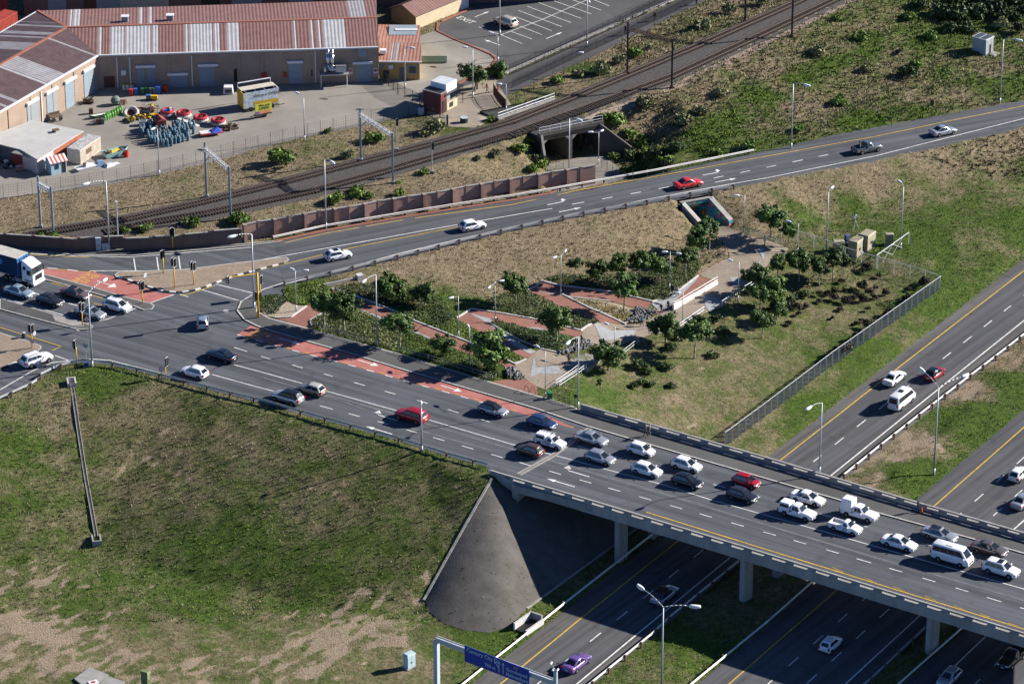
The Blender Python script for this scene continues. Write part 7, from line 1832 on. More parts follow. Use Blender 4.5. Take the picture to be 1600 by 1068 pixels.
for k in range(9):
 mb=MB();x0=-1.45+k*2.9/9
 for s in (-1,1):mb.add([(x0,s*1.25,1.95),(x0+2.9/9,s*1.25,1.95),(x0+2.9/9,0,2.72),(x0,0,2.72)],[(0,1,2,3)if s<0 else (3,2,1,0)])
 mb.build('roof_sheet',mat('stripe_red',(.42,.10,.06),.6,.15)if k%2 else cm('white'),t)
MATS['playhouse_blue']
t=container((132,245),6.0,2.3,2.3,aw2+.05,'corroded cream container with flaking white roof beside the playhouse',mat('corroded_cream',(.42,.35,.28),.85,.3,1.5,col2=(.55,.48,.40)),roofm=mat('flaking_white',(.12,.11,.11),.8,.2,2.5,col2=(.6,.6,.6)))
mb=MB();mb.box((-.6,-1.18,1.5),(1.5,.06,.8));mb.build('boarded_window',M_WOOD,t)
simple('rowing_boat',(179,243),'old pale teal boat on the ground with yellow things inside','boat',[('hull',lambda mb:mb.add([(-1.7,-.75,.1),(1.2,-.65,.1),(2.0,0,.35),(1.2,.65,.1),(-1.7,.75,.1),(-1.8,-.95,.9),(1.3,-.85,.95),(2.4,0,1.1),(1.3,.85,.95),(-1.8,.95,.9)],[(0,1,6,5),(1,2,7,6),(2,3,8,7),(3,4,9,8),(4,0,5,9),(4,3,2,1,0)]),cm('teal')),('inside',lambda mb:mb.add([(-1.7,-.8,.6),(1.2,-.7,.6),(2.0,0,.7),(1.2,.7,.6),(-1.7,.8,.6)],[(0,1,2,3,4)]),cm('maroon')),('yellow_bags',lambda mb:mb.box((.1,.1,.8),(1.8,.6,.4),.2,taper=.7),mat('bags_yellow',(.5,.45,.08),.7,.2)),('bench',lambda mb:mb.box((-.9,0,.85),(.3,1.6,.08)),M_WOOD)],rz=.55)
simple('drum',(197.5,245),'bright red drum right of the old boat','drum',[('drum_body',lambda mb:mb.lathe([(.38,0),(.4,.5),(.38,1.0)],n=14),cm('red')),('lid',lambda mb:mb.lathe([(.36,1.0),(.34,1.04)],n=14),cm('maroon'))])
simple('drum',(192,242),'dark drum between the old boat and the red drum','drum',[('drum_body',lambda mb:mb.lathe([(.35,0),(.35,.9)],n=12),cm('dark')),('lid',lambda mb:mb.lathe([(.33,.9),(.31,.95)],n=12),cm('grey'))])
simple('flat_boat',(135,264),'small white flat boat heaped with plastic things','boat',[('hull',lambda mb:mb.add([(-1.5,-.5,.05),(1.2,-.5,.05),(1.2,.5,.05),(-1.5,.5,.05),(-1.8,-.7,.5),(1.5,-.7,.5),(1.5,.7,.5),(-1.8,.7,.5)],[(0,1,5,4),(1,2,6,5),(2,3,7,6),(3,0,4,7),(3,2,1,0),(4,5,6,7)]),cm('white')),('load',lambda mb:mb.box((.1,0,.7),(1.2,.8,.5),.3,taper=.6),mat('load_pale',(.45,.52,.58),.6,.25,3)),('carton',lambda mb:mb.box((-.3,-.1,.9),(.4,.4,.35)),cm('brown'))],rz=.6)
simple('sheeted_pile',(163,258),'pile of blue and white plastic sheets on the yard floor','pile',[('blue_sheets',lambda mb:mb.box((-.6,0,.35),(1.7,1.5,.8),.4,taper=.55),mat('pile_blue',(.16,.24,.36),.6,.3,3)),('white_sheets',lambda mb:mb.box((.8,-.3,.2),(1.9,1.2,.5),.7,taper=.5),mat('pile_white',(.5,.53,.57),.5,.25,3)),('white_board',lambda mb:mb.box((1.6,.2,.15),(1.3,.9,.06),.6),cm('white'))])
simple('bench',(32,268),'old pinkish bench in front of the maroon lean-to wall','bench',[('seat',lambda mb:mb.box((0,0,.45),(1.3,.4,.06)),cm('pink')),('backrest',lambda mb:mb.box((0,.2,.8),(1.3,.05,.4)),cm('pink')),('leg',lambda mb:mb.box((-.55,0,.22),(.08,.4,.45)),cm('maroon')),('leg',lambda mb:mb.box((.55,0,.22),(.08,.4,.45)),cm('maroon'))],rz=.2)
heap((8,258),'dark heap of scrap in the shade of the flat roofed shed',40,1.6,.9,['dark','grey','white'],8)
heap((495,124),'green bins and odds under the duct platform',20,1.2,.9,['green','dark','lime'],12)
# vehicles
def paint(name,col,metal=0.0,rough=.28):
 return mat('paint_'+name,col,rough,.03,.8,metal=metal,spec=.5,coat=.6)
PAINT={'white':((.72,.73,.74),0),'silver':((.40,.42,.45),.55),'pale_blue':((.33,.42,.50),.5),'charcoal':((.028,.03,.036),.3),'navy':((.012,.022,.05),.3),'black':((.012,.013,.015),.2),'bronze':((.22,.15,.145),.5),'gold':((.27,.25,.19),.5),'red':((.33,.008,.014),.1),'bright_red':((.50,.02,.02),0),'brown':((.10,.06,.048),.4),'blue':((.03,.06,.16),.4),'grey':((.13,.14,.145),.4),'taupe':((.17,.14,.135),.5),'purple':((.16,.09,.30),.2),'cream':((.55,.53,.46),.3),'steel_blue':((.24,.32,.42),.45)}
def P_(n):return paint(n,PAINT[n][0],PAINT[n][1])
M_GLASS=mat('car_glass',(.012,.016,.020),.06,0,spec=.7);M_TYRE=mat('tyre_rubber',(.014,.014,.015),.8,.1);M_RIM=mat('alloy_rim',(.42,.43,.45),.35,.05,metal=.7);M_RIMD=mat('steel_rim',(.10,.10,.11),.5,.05,metal=.5)
M_HLT=mat('headlight_glass',(.55,.58,.6),.12,.03,spec=.7);M_TLT=mat('tail_light_red',(.35,.012,.012),.2,.05);M_PLATE=mat('number_plate',(.6,.6,.58),.5,.05);M_TRIMB=mat('black_trim',(.016,.016,.017),.55,.1);M_MIRR=M_GLASS
CT={'hatch':(4.0,1.72,1.47,.89,.74,.275,.065,-.345,-.482,.95,.62,.31),'small':(3.6,1.62,1.50,.91,.76,.31,.10,-.36,-.485,.97,.66,.29),'sedan':(4.55,1.76,1.45,.90,.73,.255,.065,-.185,-.375,.97,.59,.32),'suv':(4.60,1.86,1.70,1.05,.92,.255,.095,-.385,-.485,1.12,.595,.36),'mpv':(4.1,1.75,1.60,.96,.80,.325,.11,-.38,-.485,1.05,.64,.31),'bakkie':(4.9,1.80,1.70,1.05,.90,.20,.09,-.115,-.15,.72,.60,.34),'lightbakkie':(4.25,1.66,1.50,.95,.78,.24,.11,-.04,-.085,.62,.62,.29),'minibus':(5.2,1.88,2.25,1.22,1.05,.455,.31,-.465,-.492,1.25,.565,.33)}
PROTO={};VN={'hatch':'hatchback_car','small':'hatchback_car','sedan':'sedan_car','suv':'suv_car','mpv':'hatchback_car','bakkie':'pickup_truck','lightbakkie':'pickup_truck','minibus':'minibus'}
VC={'hatch':'car','small':'car','sedan':'car','suv':'car','mpv':'car','bakkie':'pickup','lightbakkie':'pickup','minibus':'minibus'}
def wheel_meshes(r,w=.2):
 k=('wheel',round(r,2))
 if k in PROTO:return PROTO[k]
 mb=MB();n=18;prof=[(r*.62,-w/2),(r*.93,-w/2),(r,-w*.35),(r,w*.35),(r*.93,w/2),(r*.62,w/2)]
 vs=[(q[0]*cos(2*pi*i/n),q[1],q[0]*sin(2*pi*i/n))for q in prof for i in range(n)]
 mb.add(vs,[(a*n+i,a*n+(i+1)%n,(a+1)*n+(i+1)%n,(a+1)*n+i)for a in range(5)for i in range(n)]);ty=mb.mesh('tyre',True);ty.materials.append(M_TYRE)
 mb=MB()
 for s in (-1,1):
  y=s*w*.40
  mb.cyl((0,y-.01,0),(0,y+.01,0),r*.63,r*.63,16,1);
  for i in range(5):
   a=2*pi*i/5;c,d=cos(a),sin(a);h=r*.1
   mb.add([(c*r*.1-d*h,y+s*.03,d*r*.1+c*h),(c*r*.1+d*h,y+s*.03,d*r*.1-c*h),(c*r*.62+d*h*.8,y+s*.025,d*r*.62-c*h*.8),(c*r*.62-d*h*.8,y+s*.025,d*r*.62+c*h*.8)],[(0,1,2,3)if s<0 else (3,2,1,0)])
  mb.cyl((0,y,0),(0,y+s*.035,0),r*.2,r*.2,10)
 ri=mb.mesh('rim');ri.materials.append(M_RIM);ri.materials.append(M_TRIMB)
 PROTO[k]=(ty,ri);return PROTO[k]
def loft(mb,secs,mi=0):
 k=len(secs[0]);vs=[v for s in secs for v in s]
 fs=[(i*k+j,(i+1)*k+j,(i+1)*k+(j+1)%k,i*k+(j+1)%k)for i in range(len(secs)-1)for j in range(k)]
 fs+=[tuple(range(k)),tuple((len(secs)-1)*k+j for j in range(k-1,-1,-1))]
 mb.add(vs,fs,mi)
def obj_slot(o,m):
 o.material_slots[0].link='OBJECT';o.material_slots[0].material=m
def inset_quad(q,fu,fv,d):
 a,b,c,e=[Vector(p)for p in q];n_=(b-a).cross(e-a).normalized()
 def pt(u,v):return (a*(1-u)+b*u)*(1-v)+(e*(1-u)+c*u)*v+n_*d
 (u0,u1),(v0,v1)=fu,fv
 return [pt(u0,v0),pt(u1,v0),pt(u1,v1),pt(u0,v1)]
def build_car(tp,root,pm,opt):
 L,W,H,belt,hf,cw,rf,rr,rb,deck,wbf,wr=CT[tp]
 hw_=W/2;zc=belt+.02;gc=.2 if wr<.33 else .3
 boxy=tp=='minibus'
 st=[(.5,hf*.72,.60,gc+.1),(.493,hf*.86,.76,gc+.03),(.475,hf*.95,.87,gc-.01),(.43,hf+.02,.955,gc-.03),(.36,hf+(zc-hf)*.5,.985,gc-.03),(cw+.01,zc,1.0,gc-.03),(0,belt,1.0,gc-.03),(rb+.12,belt+.02,1.0,gc-.03),(rb+.01,deck,.98,gc-.03)]
 if boxy:st=[(.5,hf*.72,.84,gc+.05),(.496,hf*.95,.92,gc),(.475,hf*1.05,.97,gc-.02),(cw,zc,.99,gc-.03),(0,belt,1.0,gc-.03),(-.3,belt,1.0,gc-.03)]
 if rb>-.42:st+=[(rb-.04,deck,.985,gc-.03)]
 st+=[(-.455,deck,.95,gc),(-.482,deck*.96,.88,gc+.03),(-.496,deck*.88,.79,gc+.08),(-.5,deck*.78,.70,gc+.12)]
 secs=[]
 for x,zt_,wf,zb_ in st:
  w=hw_*wf;half=[(w*.80,zb_),(w*.97,zb_+.09),(w,zb_+(zt_-zb_)*.5),(w*.975,zt_-.13),(w*.91,zt_-.05),(w*.74,zt_-.005)]
  ring=[(x*L,-y,z)for y,z in half]+[(x*L,0,zt_+.035)]+[(x*L,y,z)for y,z in half[::-1]]+[(x*L,0,zb_)]
  secs.append(ring)
 mb=MB();loft(mb,secs);bo=mb.build('body',pm,root,smooth=True);obj_slot(bo,pm)
 wb=hw_*(.93 if not boxy else .975);wt=hw_*(.72 if not boxy else .82)
 if tp in ('suv','bakkie'):wt=hw_*.75
 def ring(x1,x4,w,z,c=.16):return [(x1,-w*.72,z),(x1,w*.72,z),(x1-c,w,z),(x4+c*.7,w,z),(x4,w*.78,z),(x4,-w*.78,z),(x4+c*.7,-w,z),(x1-c,-w,z)]
 zr=H-(.09 if not boxy else .12)
 r0=ring(cw*L,rb*L,wb,belt-.04,.26 if not boxy else .12);r1=ring(rf*L,rr*L,wt,zr,.18);rm=ring(rf*L-.07,rr*L+.05,wt-.03,zr+.05,.16);r2=ring(rf*L-.22,rr*L+.16,wt-.13,H-.02,.14)
 mb=MB();vs=r0+r1+rm+r2+[((rf+rr)/2*L,0,H+.015)]
 fs=[(8*k+i,8*k+(i+1)%8,8*k+8+(i+1)%8,8*k+8+i)for k in range(3)for i in range(8)]+[(24+i,24+(i+1)%8,32)for i in range(8)]
 mb.add(vs,fs);ro=mb.build('roof',pm,root,smooth=True);obj_slot(ro,opt.get('roof',pm))
 def glass(nm,q,fu=(.04,.96),fv=(.08,.93),d=.014):
  mb=MB();mb.add(inset_quad(q,fu,fv,d),[(0,1,2,3)]);return mb.build(nm,M_GLASS,root)
 glass('windscreen',(r0[0],r0[1],r1[1],r1[0]),(.0,1.0),(.1,.94));glass('rear_window',(r0[4],r0[5],r1[5],r1[4]),(.04,.96),(.16 if not boxy else .1,.88))
 for q in ((r0[2],r0[3],r1[3],r1[2]),(r0[6],r0[7],r1[7],r1[6])):
  fl=q[0]==r0[6]
  cuts=[(.04,.485),(.51,.96)]if tp not in ('suv','mpv','minibus','bakkie','lightbakkie')else ([(.03,.37),(.39,.69),(.71,.965)]if tp in ('suv','mpv')else ([(.03,.245),(.252,.49),(.497,.735),(.742,.97)]if boxy else ([(.05,.5),(.55,.93)]if tp=='bakkie' else [(.06,.9)])))
  for c in cuts:
   if fl:c=(1-c[1],1-c[0])
   glass('side_window',q,c,(.14 if not boxy else .22,.90),.012)
 for s in (-1,1):
  mb=MB();mb.box((0,s*(hw_*.985),gc+.02),(L*.62,.05,.12));mb.build('sill',M_TRIMB,root)
  mb=MB();mb.add([(L*.497,s*hw_*.46,hf*.84),(L*.488,s*hw_*.78,hf*.86),(L*.425,s*hw_*.965,hf*.95),(L*.458,s*hw_*.52,hf*1.0),(L*.506,s*hw_*.46,hf*.70),(L*.497,s*hw_*.78,hf*.72),(L*.44,s*hw_*.99,hf*.82)],[(0,1,2,3),(4,5,1,0),(5,6,2,1)]if s>0 else [(3,2,1,0),(0,1,5,4),(1,2,6,5)]);mb.build('headlight',M_HLT,root)
  zt2=(deck if tp not in ('bakkie','lightbakkie')else .95)
  tall=.30 if tp in ('hatch','small','suv','mpv','minibus','bakkie','lightbakkie')else .17
  mb=MB();mb.box((-L*.485,s*hw_*.80,zt2-.06-tall/2),(L*.035,hw_*.24,tall));mb.build('tail_light',M_TLT,root)
  mb=MB();mb.box((cw*L-.32,s*(hw_+.09),belt+.06),(.13,.2,.14));mi=mb.build('mirror',pm,root);obj_slot(mi,pm)
  mb=MB();mb.box((.08*L,s*hw_*1.0,belt-.16),(.16,.03,.03));mb.box((-.16*L,s*hw_*1.0,belt-.16),(.16,.03,.03));mb.build('door_handles',M_TRIMB,root)
 mb=MB();mb.box((L*.497,0,hf*.60),(.05,W*.56,hf*.22));mb.build('grille',M_TRIMB,root)
 mb=MB();mb.box((L*.503,0,hf*.5),(.03,.46,.11));mb.build('number_plate',M_PLATE,root)
 mb=MB();mb.box((-L*.498,0,deck*.62),(.05,.46,.11));mb.build('number_plate',M_PLATE,root)
 mb=MB();mb.box((-L*.49,0,gc+.1),(.08,W*.8,.16));mb.build('rear_bumper',M_TRIMB,root)
 ty,ri=wheel_meshes(wr,.2 if wr<.34 else .24)
 for sx in (wbf/2+.015,-wbf/2+.01):
  for s in (-1,1):
   mb=MB();mb.cyl((sx*L,s*(hw_-.16),wr+.02),(sx*L,s*(hw_+.006),wr+.02),wr*1.14,wr*1.14,16);mb.build('wheel_arch',M_TRIMB,root)
   w=put('wheel',ty,root,(sx*L,s*(hw_-.075),wr));put('rim',ri,w)
 if tp in ('bakkie','lightbakkie'):
  x0=rb*L-.05;x1=-L*.49;xm=(x0+x1)/2;Lb=x0-x1;zt2=1.03 if tp=='bakkie' else .92
  if opt.get('load')=='canopy':
   mb=MB();hC=opt.get('hc',H+.02);a=ring(x0+.02,x1,hw_*.93,zt2-.3,.05);b=ring(x0-.02,x1+.12,hw_*.78,hC-.08,.05);c=ring(x0-.1,x1+.2,hw_*.70,hC,.05)
   mb.add(a+b+c,[(i,(i+1)%8,8+(i+1)%8,8+i)for i in range(8)]+[(8+i,8+(i+1)%8,16+(i+1)%8,16+i)for i in range(8)]+[tuple(range(16,24))]);cn_=mb.build('canopy',pm,root);obj_slot(cn_,opt.get('canopy_paint',pm))
   for q,fl in (((a[2],a[3],b[3],b[2]),0),((a[6],a[7],b[7],b[6]),1)):
    if opt.get('windows',True):glass('canopy_window',q,(.08,.92),(.5,.9),.012)
   glass('canopy_window',(a[4],a[5],b[5],b[4]),(.08,.92),(.45,.9),.012)
  else :
   for s in (-1,1):mb=MB();mb.box((xm,s*(hw_-.09),zt2-.22),(Lb,.1,.5));o_=mb.build('bed_side',pm,root);obj_slot(o_,pm)
   mb=MB();mb.box((x1+.04,0,zt2-.22),(.08,W-.25,.5));o_=mb.build('tailgate',pm,root);obj_slot(o_,pm)
   mb=MB();mb.box((xm,0,zt2-.36),(Lb-.1,W-.28,.04));mb.build('bed_floor',M_TRIMB,root)
   if tp=='bakkie' and opt.get('load')=='bar':
    mb=MB()
    for s in (-1,1):mb.bar((x0-.05,s*hw_*.8,zt2),(x0-.25,s*hw_*.66,H-.05),.07,.07)
    mb.bar((x0-.25,-hw_*.66,H-.05),(x0-.25,hw_*.66,H-.05),.07,.07);mb.build('roll_bar',M_TRIMB,root)
 if opt.get('rails'):
  for s in (-1,1):mb=MB();mb.bar((rf*L-.3,s*wt*.84,H+.05),(rr*L+.3,s*wt*.84,H+.05),.05,.05);mb.build('roof_rail',M_TRIMB if opt['rails']=='dark' else M_STEEL,root)
 if opt.get('rack'):
  mb=MB()
  for k in range(5):mb.bar((rf*L-.2-k*.42,-wt,H+.1),(rf*L-.2-k*.42,wt,H+.1),.05,.05)
  for s in (-1,1):mb.bar((rf*L,s*wt,H+.12),(rf*L-2.0,s*wt,H+.12),.05,.05)
  mb.build('roof_rack',M_TRIM,root)
 if opt.get('sunroof'):
  a_,b_=opt['sunroof'];mb=MB();x0=rf*L-.2;mb.add([(x0-a_,-wt*.72,H-.005),(x0,-wt*.72,H-.01),(x0,wt*.72,H-.01),(x0-a_,wt*.72,H-.005)],[(0,1,2,3)])
  me=mb.mesh('sunroof');
  for v in me.vertices:v.co.z+=.02
  me.materials.append(M_GLASS);put('sunroof',me,root)
 if boxy:
  mb=MB();mb.box((-.05*L,0,H+.02),(.8,.7,.06));mb.build('roof_vent',M_TRIM if not opt.get('darkvent')else M_TRIMB,root)
  for s in (-1,1):mb=MB();mb.box((-.05*L,s*hw_*.992,belt-.3),(L*.8,.02,.05));mb.build('side_stripe',M_STEEL,root)
CARN=0
REPAINT={'body','mirror','bed_side','tailgate'}
def vehicle(tp,px,hd_px,pcol,label,f=D,flat=None,group='cars on the roads',**opt):
 """px: picture point under the middle of the vehicle, hd_px: a picture vector the way it points"""
 a=f(*px);b=f(px[0]+hd_px[0],px[1]+hd_px[1]);d=b-a
 ang=atan2(d.y,d.x)
 pitch=-atan2(d.z,hypot(d.x,d.y))if f is G else 0
 pm=P_(pcol);key=(tp,tuple(sorted((k,str(v))for k,v in opt.items()if k not in ('roof','canopy_paint'))))
 z=a.z+.04
 if key not in PROTO:
  root=thing(VN[tp],(a.x,a.y,z),label,VC[tp],group,ang)
  build_car(tp,root,pm,opt);PROTO[key]=root
 else :
  root=dup(PROTO[key],(a.x,a.y,z),ang,label)
  for c in root.children:
   nm=c.name.split('.')[0]
   if nm in REPAINT:c.material_slots[0].material=pm
   elif nm=='roof':c.material_slots[0].material=opt.get('roof',pm)
   elif nm=='canopy':c.material_slots[0].material=opt.get('canopy_paint',pm)
 root.rotation_euler=(0,pitch,ang)
 return root
RB=(100,29);LB=(-100,-29)
def ib(p):return (100,28)
vehicle('sedan',(30,461),ib(0),'pale_blue','pale blue sedan waiting beside the truck')
vehicle('hatch',(79,475),ib(0),'charcoal','charcoal hatchback waiting behind the silver sedan')
vehicle('sedan',(119,464),ib(0),'bronze','pinkish bronze sedan with a dark glass roof in the turning lane',sunroof=(1.0,0))
vehicle('mpv',(184,484),ib(0),'white','white hatchback first at the stop line by the median tip')
vehicle('sedan',(142,494),ib(0),'silver','silver white sedan first at the stop line in front of the tall lamp',sunroof=(.5,0))
vehicle('suv',(57,568),(100,-33),'white','white off-road car climbing round the lower left island',rails='dark')
vehicle('small',(317,509),(4,-60),'pale_blue','small silver blue hatchback seen from behind in the open junction')
vehicle('sedan',(346,561),LB,'navy','dark blue car crossing the junction above the white hatchback')
vehicle('hatch',(304,587),LB,'white','white hatchback turning out at the guardrail traffic light')
vehicle('suv',(449,627),LB,'silver','silver crossover with black roof next to the gold hatchback',roof=P_('black'))
vehicle('hatch',(487,614),LB,'gold','gold hatchback with a pale roof beside the silver crossover',roof=P_('cream'))
vehicle('suv',(643,656),LB,'red','dark red off-road car alone in the left bound lanes')
vehicle('hatch',(771,646),RB,'silver','pale silver hatchback with black roof beside the red bus lane',roof=P_('black'))
vehicle('hatch',(847,666),RB,'blue','dark blue hatchback at the end of the red bus lane')
vehicle('lightbakkie',(860,696),RB,'white','white light pickup with canopy and roof rack',load='canopy',rack=True)
vehicle('small',(828,710),LB,'brown','brown hatchback leaving the bridge at the deck joint')
vehicle('sedan',(924,691),RB,'silver','silver sedan just past the deck joint by the kerb')
vehicle('hatch',(938,721),RB,'silver','silver hatchback ahead of the two white hatchbacks in the inner lane')
vehicle('small',(1002,709),RB,'white','small white hatchback in the kerb lane behind the silver sedan')
vehicle('hatch',(1011,740),RB,'white','white hatchback in the inner lane behind the silver hatchback')
vehicle('hatch',(1073,732),RB,'white','white hatchback in the kerb lane above the black one')
vehicle('hatch',(1074,758),RB,'black','black hatchback below the white one in the kerb lane')
vehicle('small',(1166,758),RB,'red','red hatchback right above the charcoal one on the bridge')
vehicle('hatch',(1160,780),RB,'charcoal','charcoal hatchback right below the red one on the bridge')
vehicle('sedan',(1262,784),RB,'white','white sedan in the kerb lane above the white canopy pickup')
vehicle('bakkie',(1246,806),RB,'white','white pickup with a matching canopy in the inner lane',load='canopy')
bx=vehicle('bakkie',(1343,808),RB,'white','white pickup with a tall white box body',load='canopy',hc=2.35,windows=False)
vehicle('lightbakkie',(1321,829),RB,'white','small white pickup with an open loading bed',load='open')
vehicle('sedan',(1405,854),RB,'white','white sedan behind the small open pickup')
vehicle('sedan',(1468,841),RB,'silver','silver sedan with black glass roof above the minibus',sunroof=(1.3,0))
vehicle('minibus',(1487,877),RB,'white','white minibus on the bridge')
vehicle('sedan',(1546,863),RB,'taupe','grey brown sedan in the kerb lane at the right edge')
vehicle('suv',(1564,896),RB,'white','white off-road car at the right edge of the bridge',sunroof=(.7,0))
vehicle('hatch',(528,404),(100,-21),'white','white hatchback with dark sunroof at the start of the ramp road',f=G,sunroof=(.8,0))
vehicle('hatch',(738,358),(100,-21),'white','white hatchback beside the guardrail in the middle of the ramp road',f=G)
vehicle('sedan',(1075,292),(100,-20),'bright_red','bright red sedan on the ramp road above the tunnel',f=G)
vehicle('bakkie',(1354,237),(100,-20),'grey','dark grey double cab pickup on the ramp road',f=G,load='bar')
vehicle('sedan',(1473,210),(100,-20),'silver','silver sedan farthest up the ramp road',f=G)
U1=(100,-80);U2=(100,-87)
vehicle('sedan',(1397,596),U1,'white','white sedan on the yellow line of the upper motorway',f=H)
vehicle('minibus',(1408,633),U1,'white','white minibus driving away on the upper motorway',f=H,darkvent=True)
vehicle('hatch',(1460,589),U1,'red','red hatchback with black roof behind the double armed lamp',f=H,roof=P_('black'))
vehicle('hatch',(1592,746),U2,'white','white hatchback cut by the right edge of the picture',f=H)
vehicle('sedan',(1598,788),U2,'silver','silver car cut by the right edge below the white hatchback',f=H)
vehicle('suv',(1038,936),U1,'silver','silver crossover with dark roof in the bridge shadow',f=H,roof=P_('charcoal'))
vehicle('sedan',(901,1041),U1,'purple','purple sedan near the blue direction sign',f=H)
vehicle('small',(1298,1012),U2,'white','white hatchback in the dark shadow under the bridge',f=H)
vehicle('hatch',(1483,1064),(-100,93),'silver','silver hatchback at the bottom edge facing the camera',f=H)
vehicle('bakkie',(1580,1034),(-100,93),'black','black pickup in the shade at the bottom right corner',f=H,load='bar')
vehicle('suv',(790,40),(-100,-36),'cream','pale silver off-road car parked alone in the car park',f=G,rails='pale')
# articulated truck
a=D(24,436);d=D(124,464)-a;ang=atan2(d.y,d.x)
tk=thing('articulated_truck',(a.x,a.y,PZ+.04),'articulated truck with white cab and dark blue curtain sided trailer','truck','cars on the roads',ang)
M_TBLUE=mat('curtain_blue',(.012,.035,.085),.6,.15,.6);M_TBL2=mat('bulkhead_blue',(.03,.13,.33),.5,.1);M_TROOF=mat('trailer_roof',(.42,.40,.36),.8,.2,1.0);M_TWH=P_('white')
W_=2.5
secs=[]
for x,z0,z1,w in ((4.25,.55,1.95,1.18),(4.22,.45,2.1,1.24),(3.97,.45,3.1,1.25),(3.6,.5,3.25,1.25),(2.6,.7,3.75,1.2),(2.2,.7,3.8,1.15)):
 secs.append([(x,-w*.96,z0),(x,-w,z0+.3),(x,-w,z1-.5),(x,-w*.86,z1-.05),(x,0,z1),(x,w*.86,z1-.05),(x,w,z1-.5),(x,w,z0+.3),(x,w*.96,z0)])
mb=MB();loft(mb,secs);cb_=mb.build('cab',M_TWH,tk)
mb=MB();mb.add(inset_quad(((4.22,-1.12,2.08),(4.22,1.12,2.08),(3.99,1.1,3.02),(3.99,-1.1,3.02)),(0,1),(.02,.98),.035),[(0,1,2,3)]);mb.build('windscreen',M_GLASS,cb_)
for s in (-1,1):
 mb=MB();mb.box((3.55,s*1.255,2.25),(.75,.02,.7));mb.build('side_window',M_GLASS,cb_);mb=MB();mb.box((2.75,s*1.245,2.8),(.5,.03,.45));mb.build('sleeper_window',M_GLASS,cb_)
 mb=MB();mb.box((4.0,s*1.5,2.3),(.12,.3,.6));mb.build('mirror',M_TRIMB,cb_);mb=MB();mb.box((4.25,s*.85,.85),(.06,.4,.22));mb.build('headlight',M_HLT,cb_)
 mb=MB();mb.box((1.2,s*1.1,.7),(1.4,.25,.5));mb.build('fuel_tank',M_STEEL,tk)
mb=MB();mb.box((4.27,0,1.45),(.04,1.5,.75));mb.build('grille',M_TRIMB,cb_);mb=MB();mb.box((4.3,0,.6),(.2,2.5,.35));mb.build('bumper',M_TWH,cb_);mb=MB();mb.box((4.41,0,.6),(.02,.52,.12));mb.build('number_plate',M_PLATE,cb_)
mb=MB();mb.box((-4.0,0,.95),(13.5,.9,.3));mb.build('chassis',M_TRIMB,tk)
tl=MB();tl.box((-5.3,0,2.55),(13.6,2.5,2.75));tl_=tl.build('trailer_body',M_TBLUE,tk)
mb=MB();mb.box((-5.3,0,3.97),(13.65,2.54,.1));mb.build('trailer_roof',M_TROOF,tl_)
mb=MB();mb.box((1.52,0,2.55),(.06,2.5,2.75));mb.build('bulkhead',M_TBL2,tl_)
for y in (-.7,0.35,.85):mb=MB();mb.box((1.57,y,2.5),(.05,.16,2.5));mb.build('bulkhead_recess',M_TRIMB,tl_)
sg=tl_
vt=vtext('L',1.1,M_HEAD,tl_,-2.35,-1.262,2.75)
mb=MB();mb.add([(-1.75,-1.262,3.1),(-1.2,-1.262,3.35),(-1.15,-1.262,2.8),(-1.55,-1.262,2.35)],[(0,3,2,1)]);mb.build('side_emblem',mat('emblem_blue',(.05,.25,.6),.5,.05),tl_)
ty,ri=wheel_meshes(.5,.3)
for x in (3.3,.6,-.7,-9.2,-10.5):
 for s in (-1,1):w=put('wheel',ty,tk,(x,s*1.08,.5));put('rim',ri,w)
for s in (-1,1):mb=MB();mb.box((3.3,s*1.16,1.06),(1.15,.2,.12));mb.build('mudguard',M_TRIMB,tk)
# plants
def leafm(name,rough=.55,trans=True):
 m,n,b=nodes_of(name);a=n.nodes.new('ShaderNodeAttribute');a.attribute_name='tint';oi=n.nodes.new('ShaderNodeObjectInfo')
 hs=n.nodes.new('ShaderNodeHueSaturation');mr=n.nodes.new('ShaderNodeMapRange');mr.inputs[3].default_value=.75;mr.inputs[4].default_value=1.3
 n.links.new(oi.outputs['Random'],mr.inputs[0]);n.links.new(mr.outputs[0],hs.inputs['Value']);n.links.new(a.outputs['Color'],hs.inputs['Color'])
 n.links.new(hs.outputs[0],b.inputs['Base Color']);b.inputs['Roughness'].default_value=rough;b.inputs['Specular IOR Level'].default_value=.25
 return m
M_LEAF=leafm('leaves');M_BARK=mat('bark',(.10,.075,.055),.9,.3,6.0)
M_BARKP=mat('pale_bark',(.26,.23,.19),.9,.25,6.0)
def leaf_quads(C,Nrm,size,r,asp=.55):
 """leaf shaped quads at points C facing roughly Nrm"""
 n=len(C);Nrm=Nrm/np.maximum(np.linalg.norm(Nrm,axis=1,keepdims=True),1e-6)
 t=r.normal(size=(n,3));t-=(t*Nrm).sum(1,keepdims=True)*Nrm;t/=np.maximum(np.linalg.norm(t,axis=1,keepdims=True),1e-6)
 u=np.cross(Nrm,t);s=size[:,None]
 V=np.stack([C-t*s,C-u*s*asp+Nrm*s*.12,C+t*s,C+u*s*asp+Nrm*s*.12],1).reshape(-1,3)
 return V,np.arange(len(V)).reshape(-1,4)
def tint_mesh(name,V,F,cols,m,per=4):
 me=np_mesh(name,V,F,m);ca=me.attributes.new('tint','FLOAT_COLOR','POINT');c=np.repeat(cols,per,axis=0)
 ca.data.foreach_set('color',np.concatenate([np.clip(c,0,1),np.ones((len(c),1))],1).astype(np.float32).ravel());return me
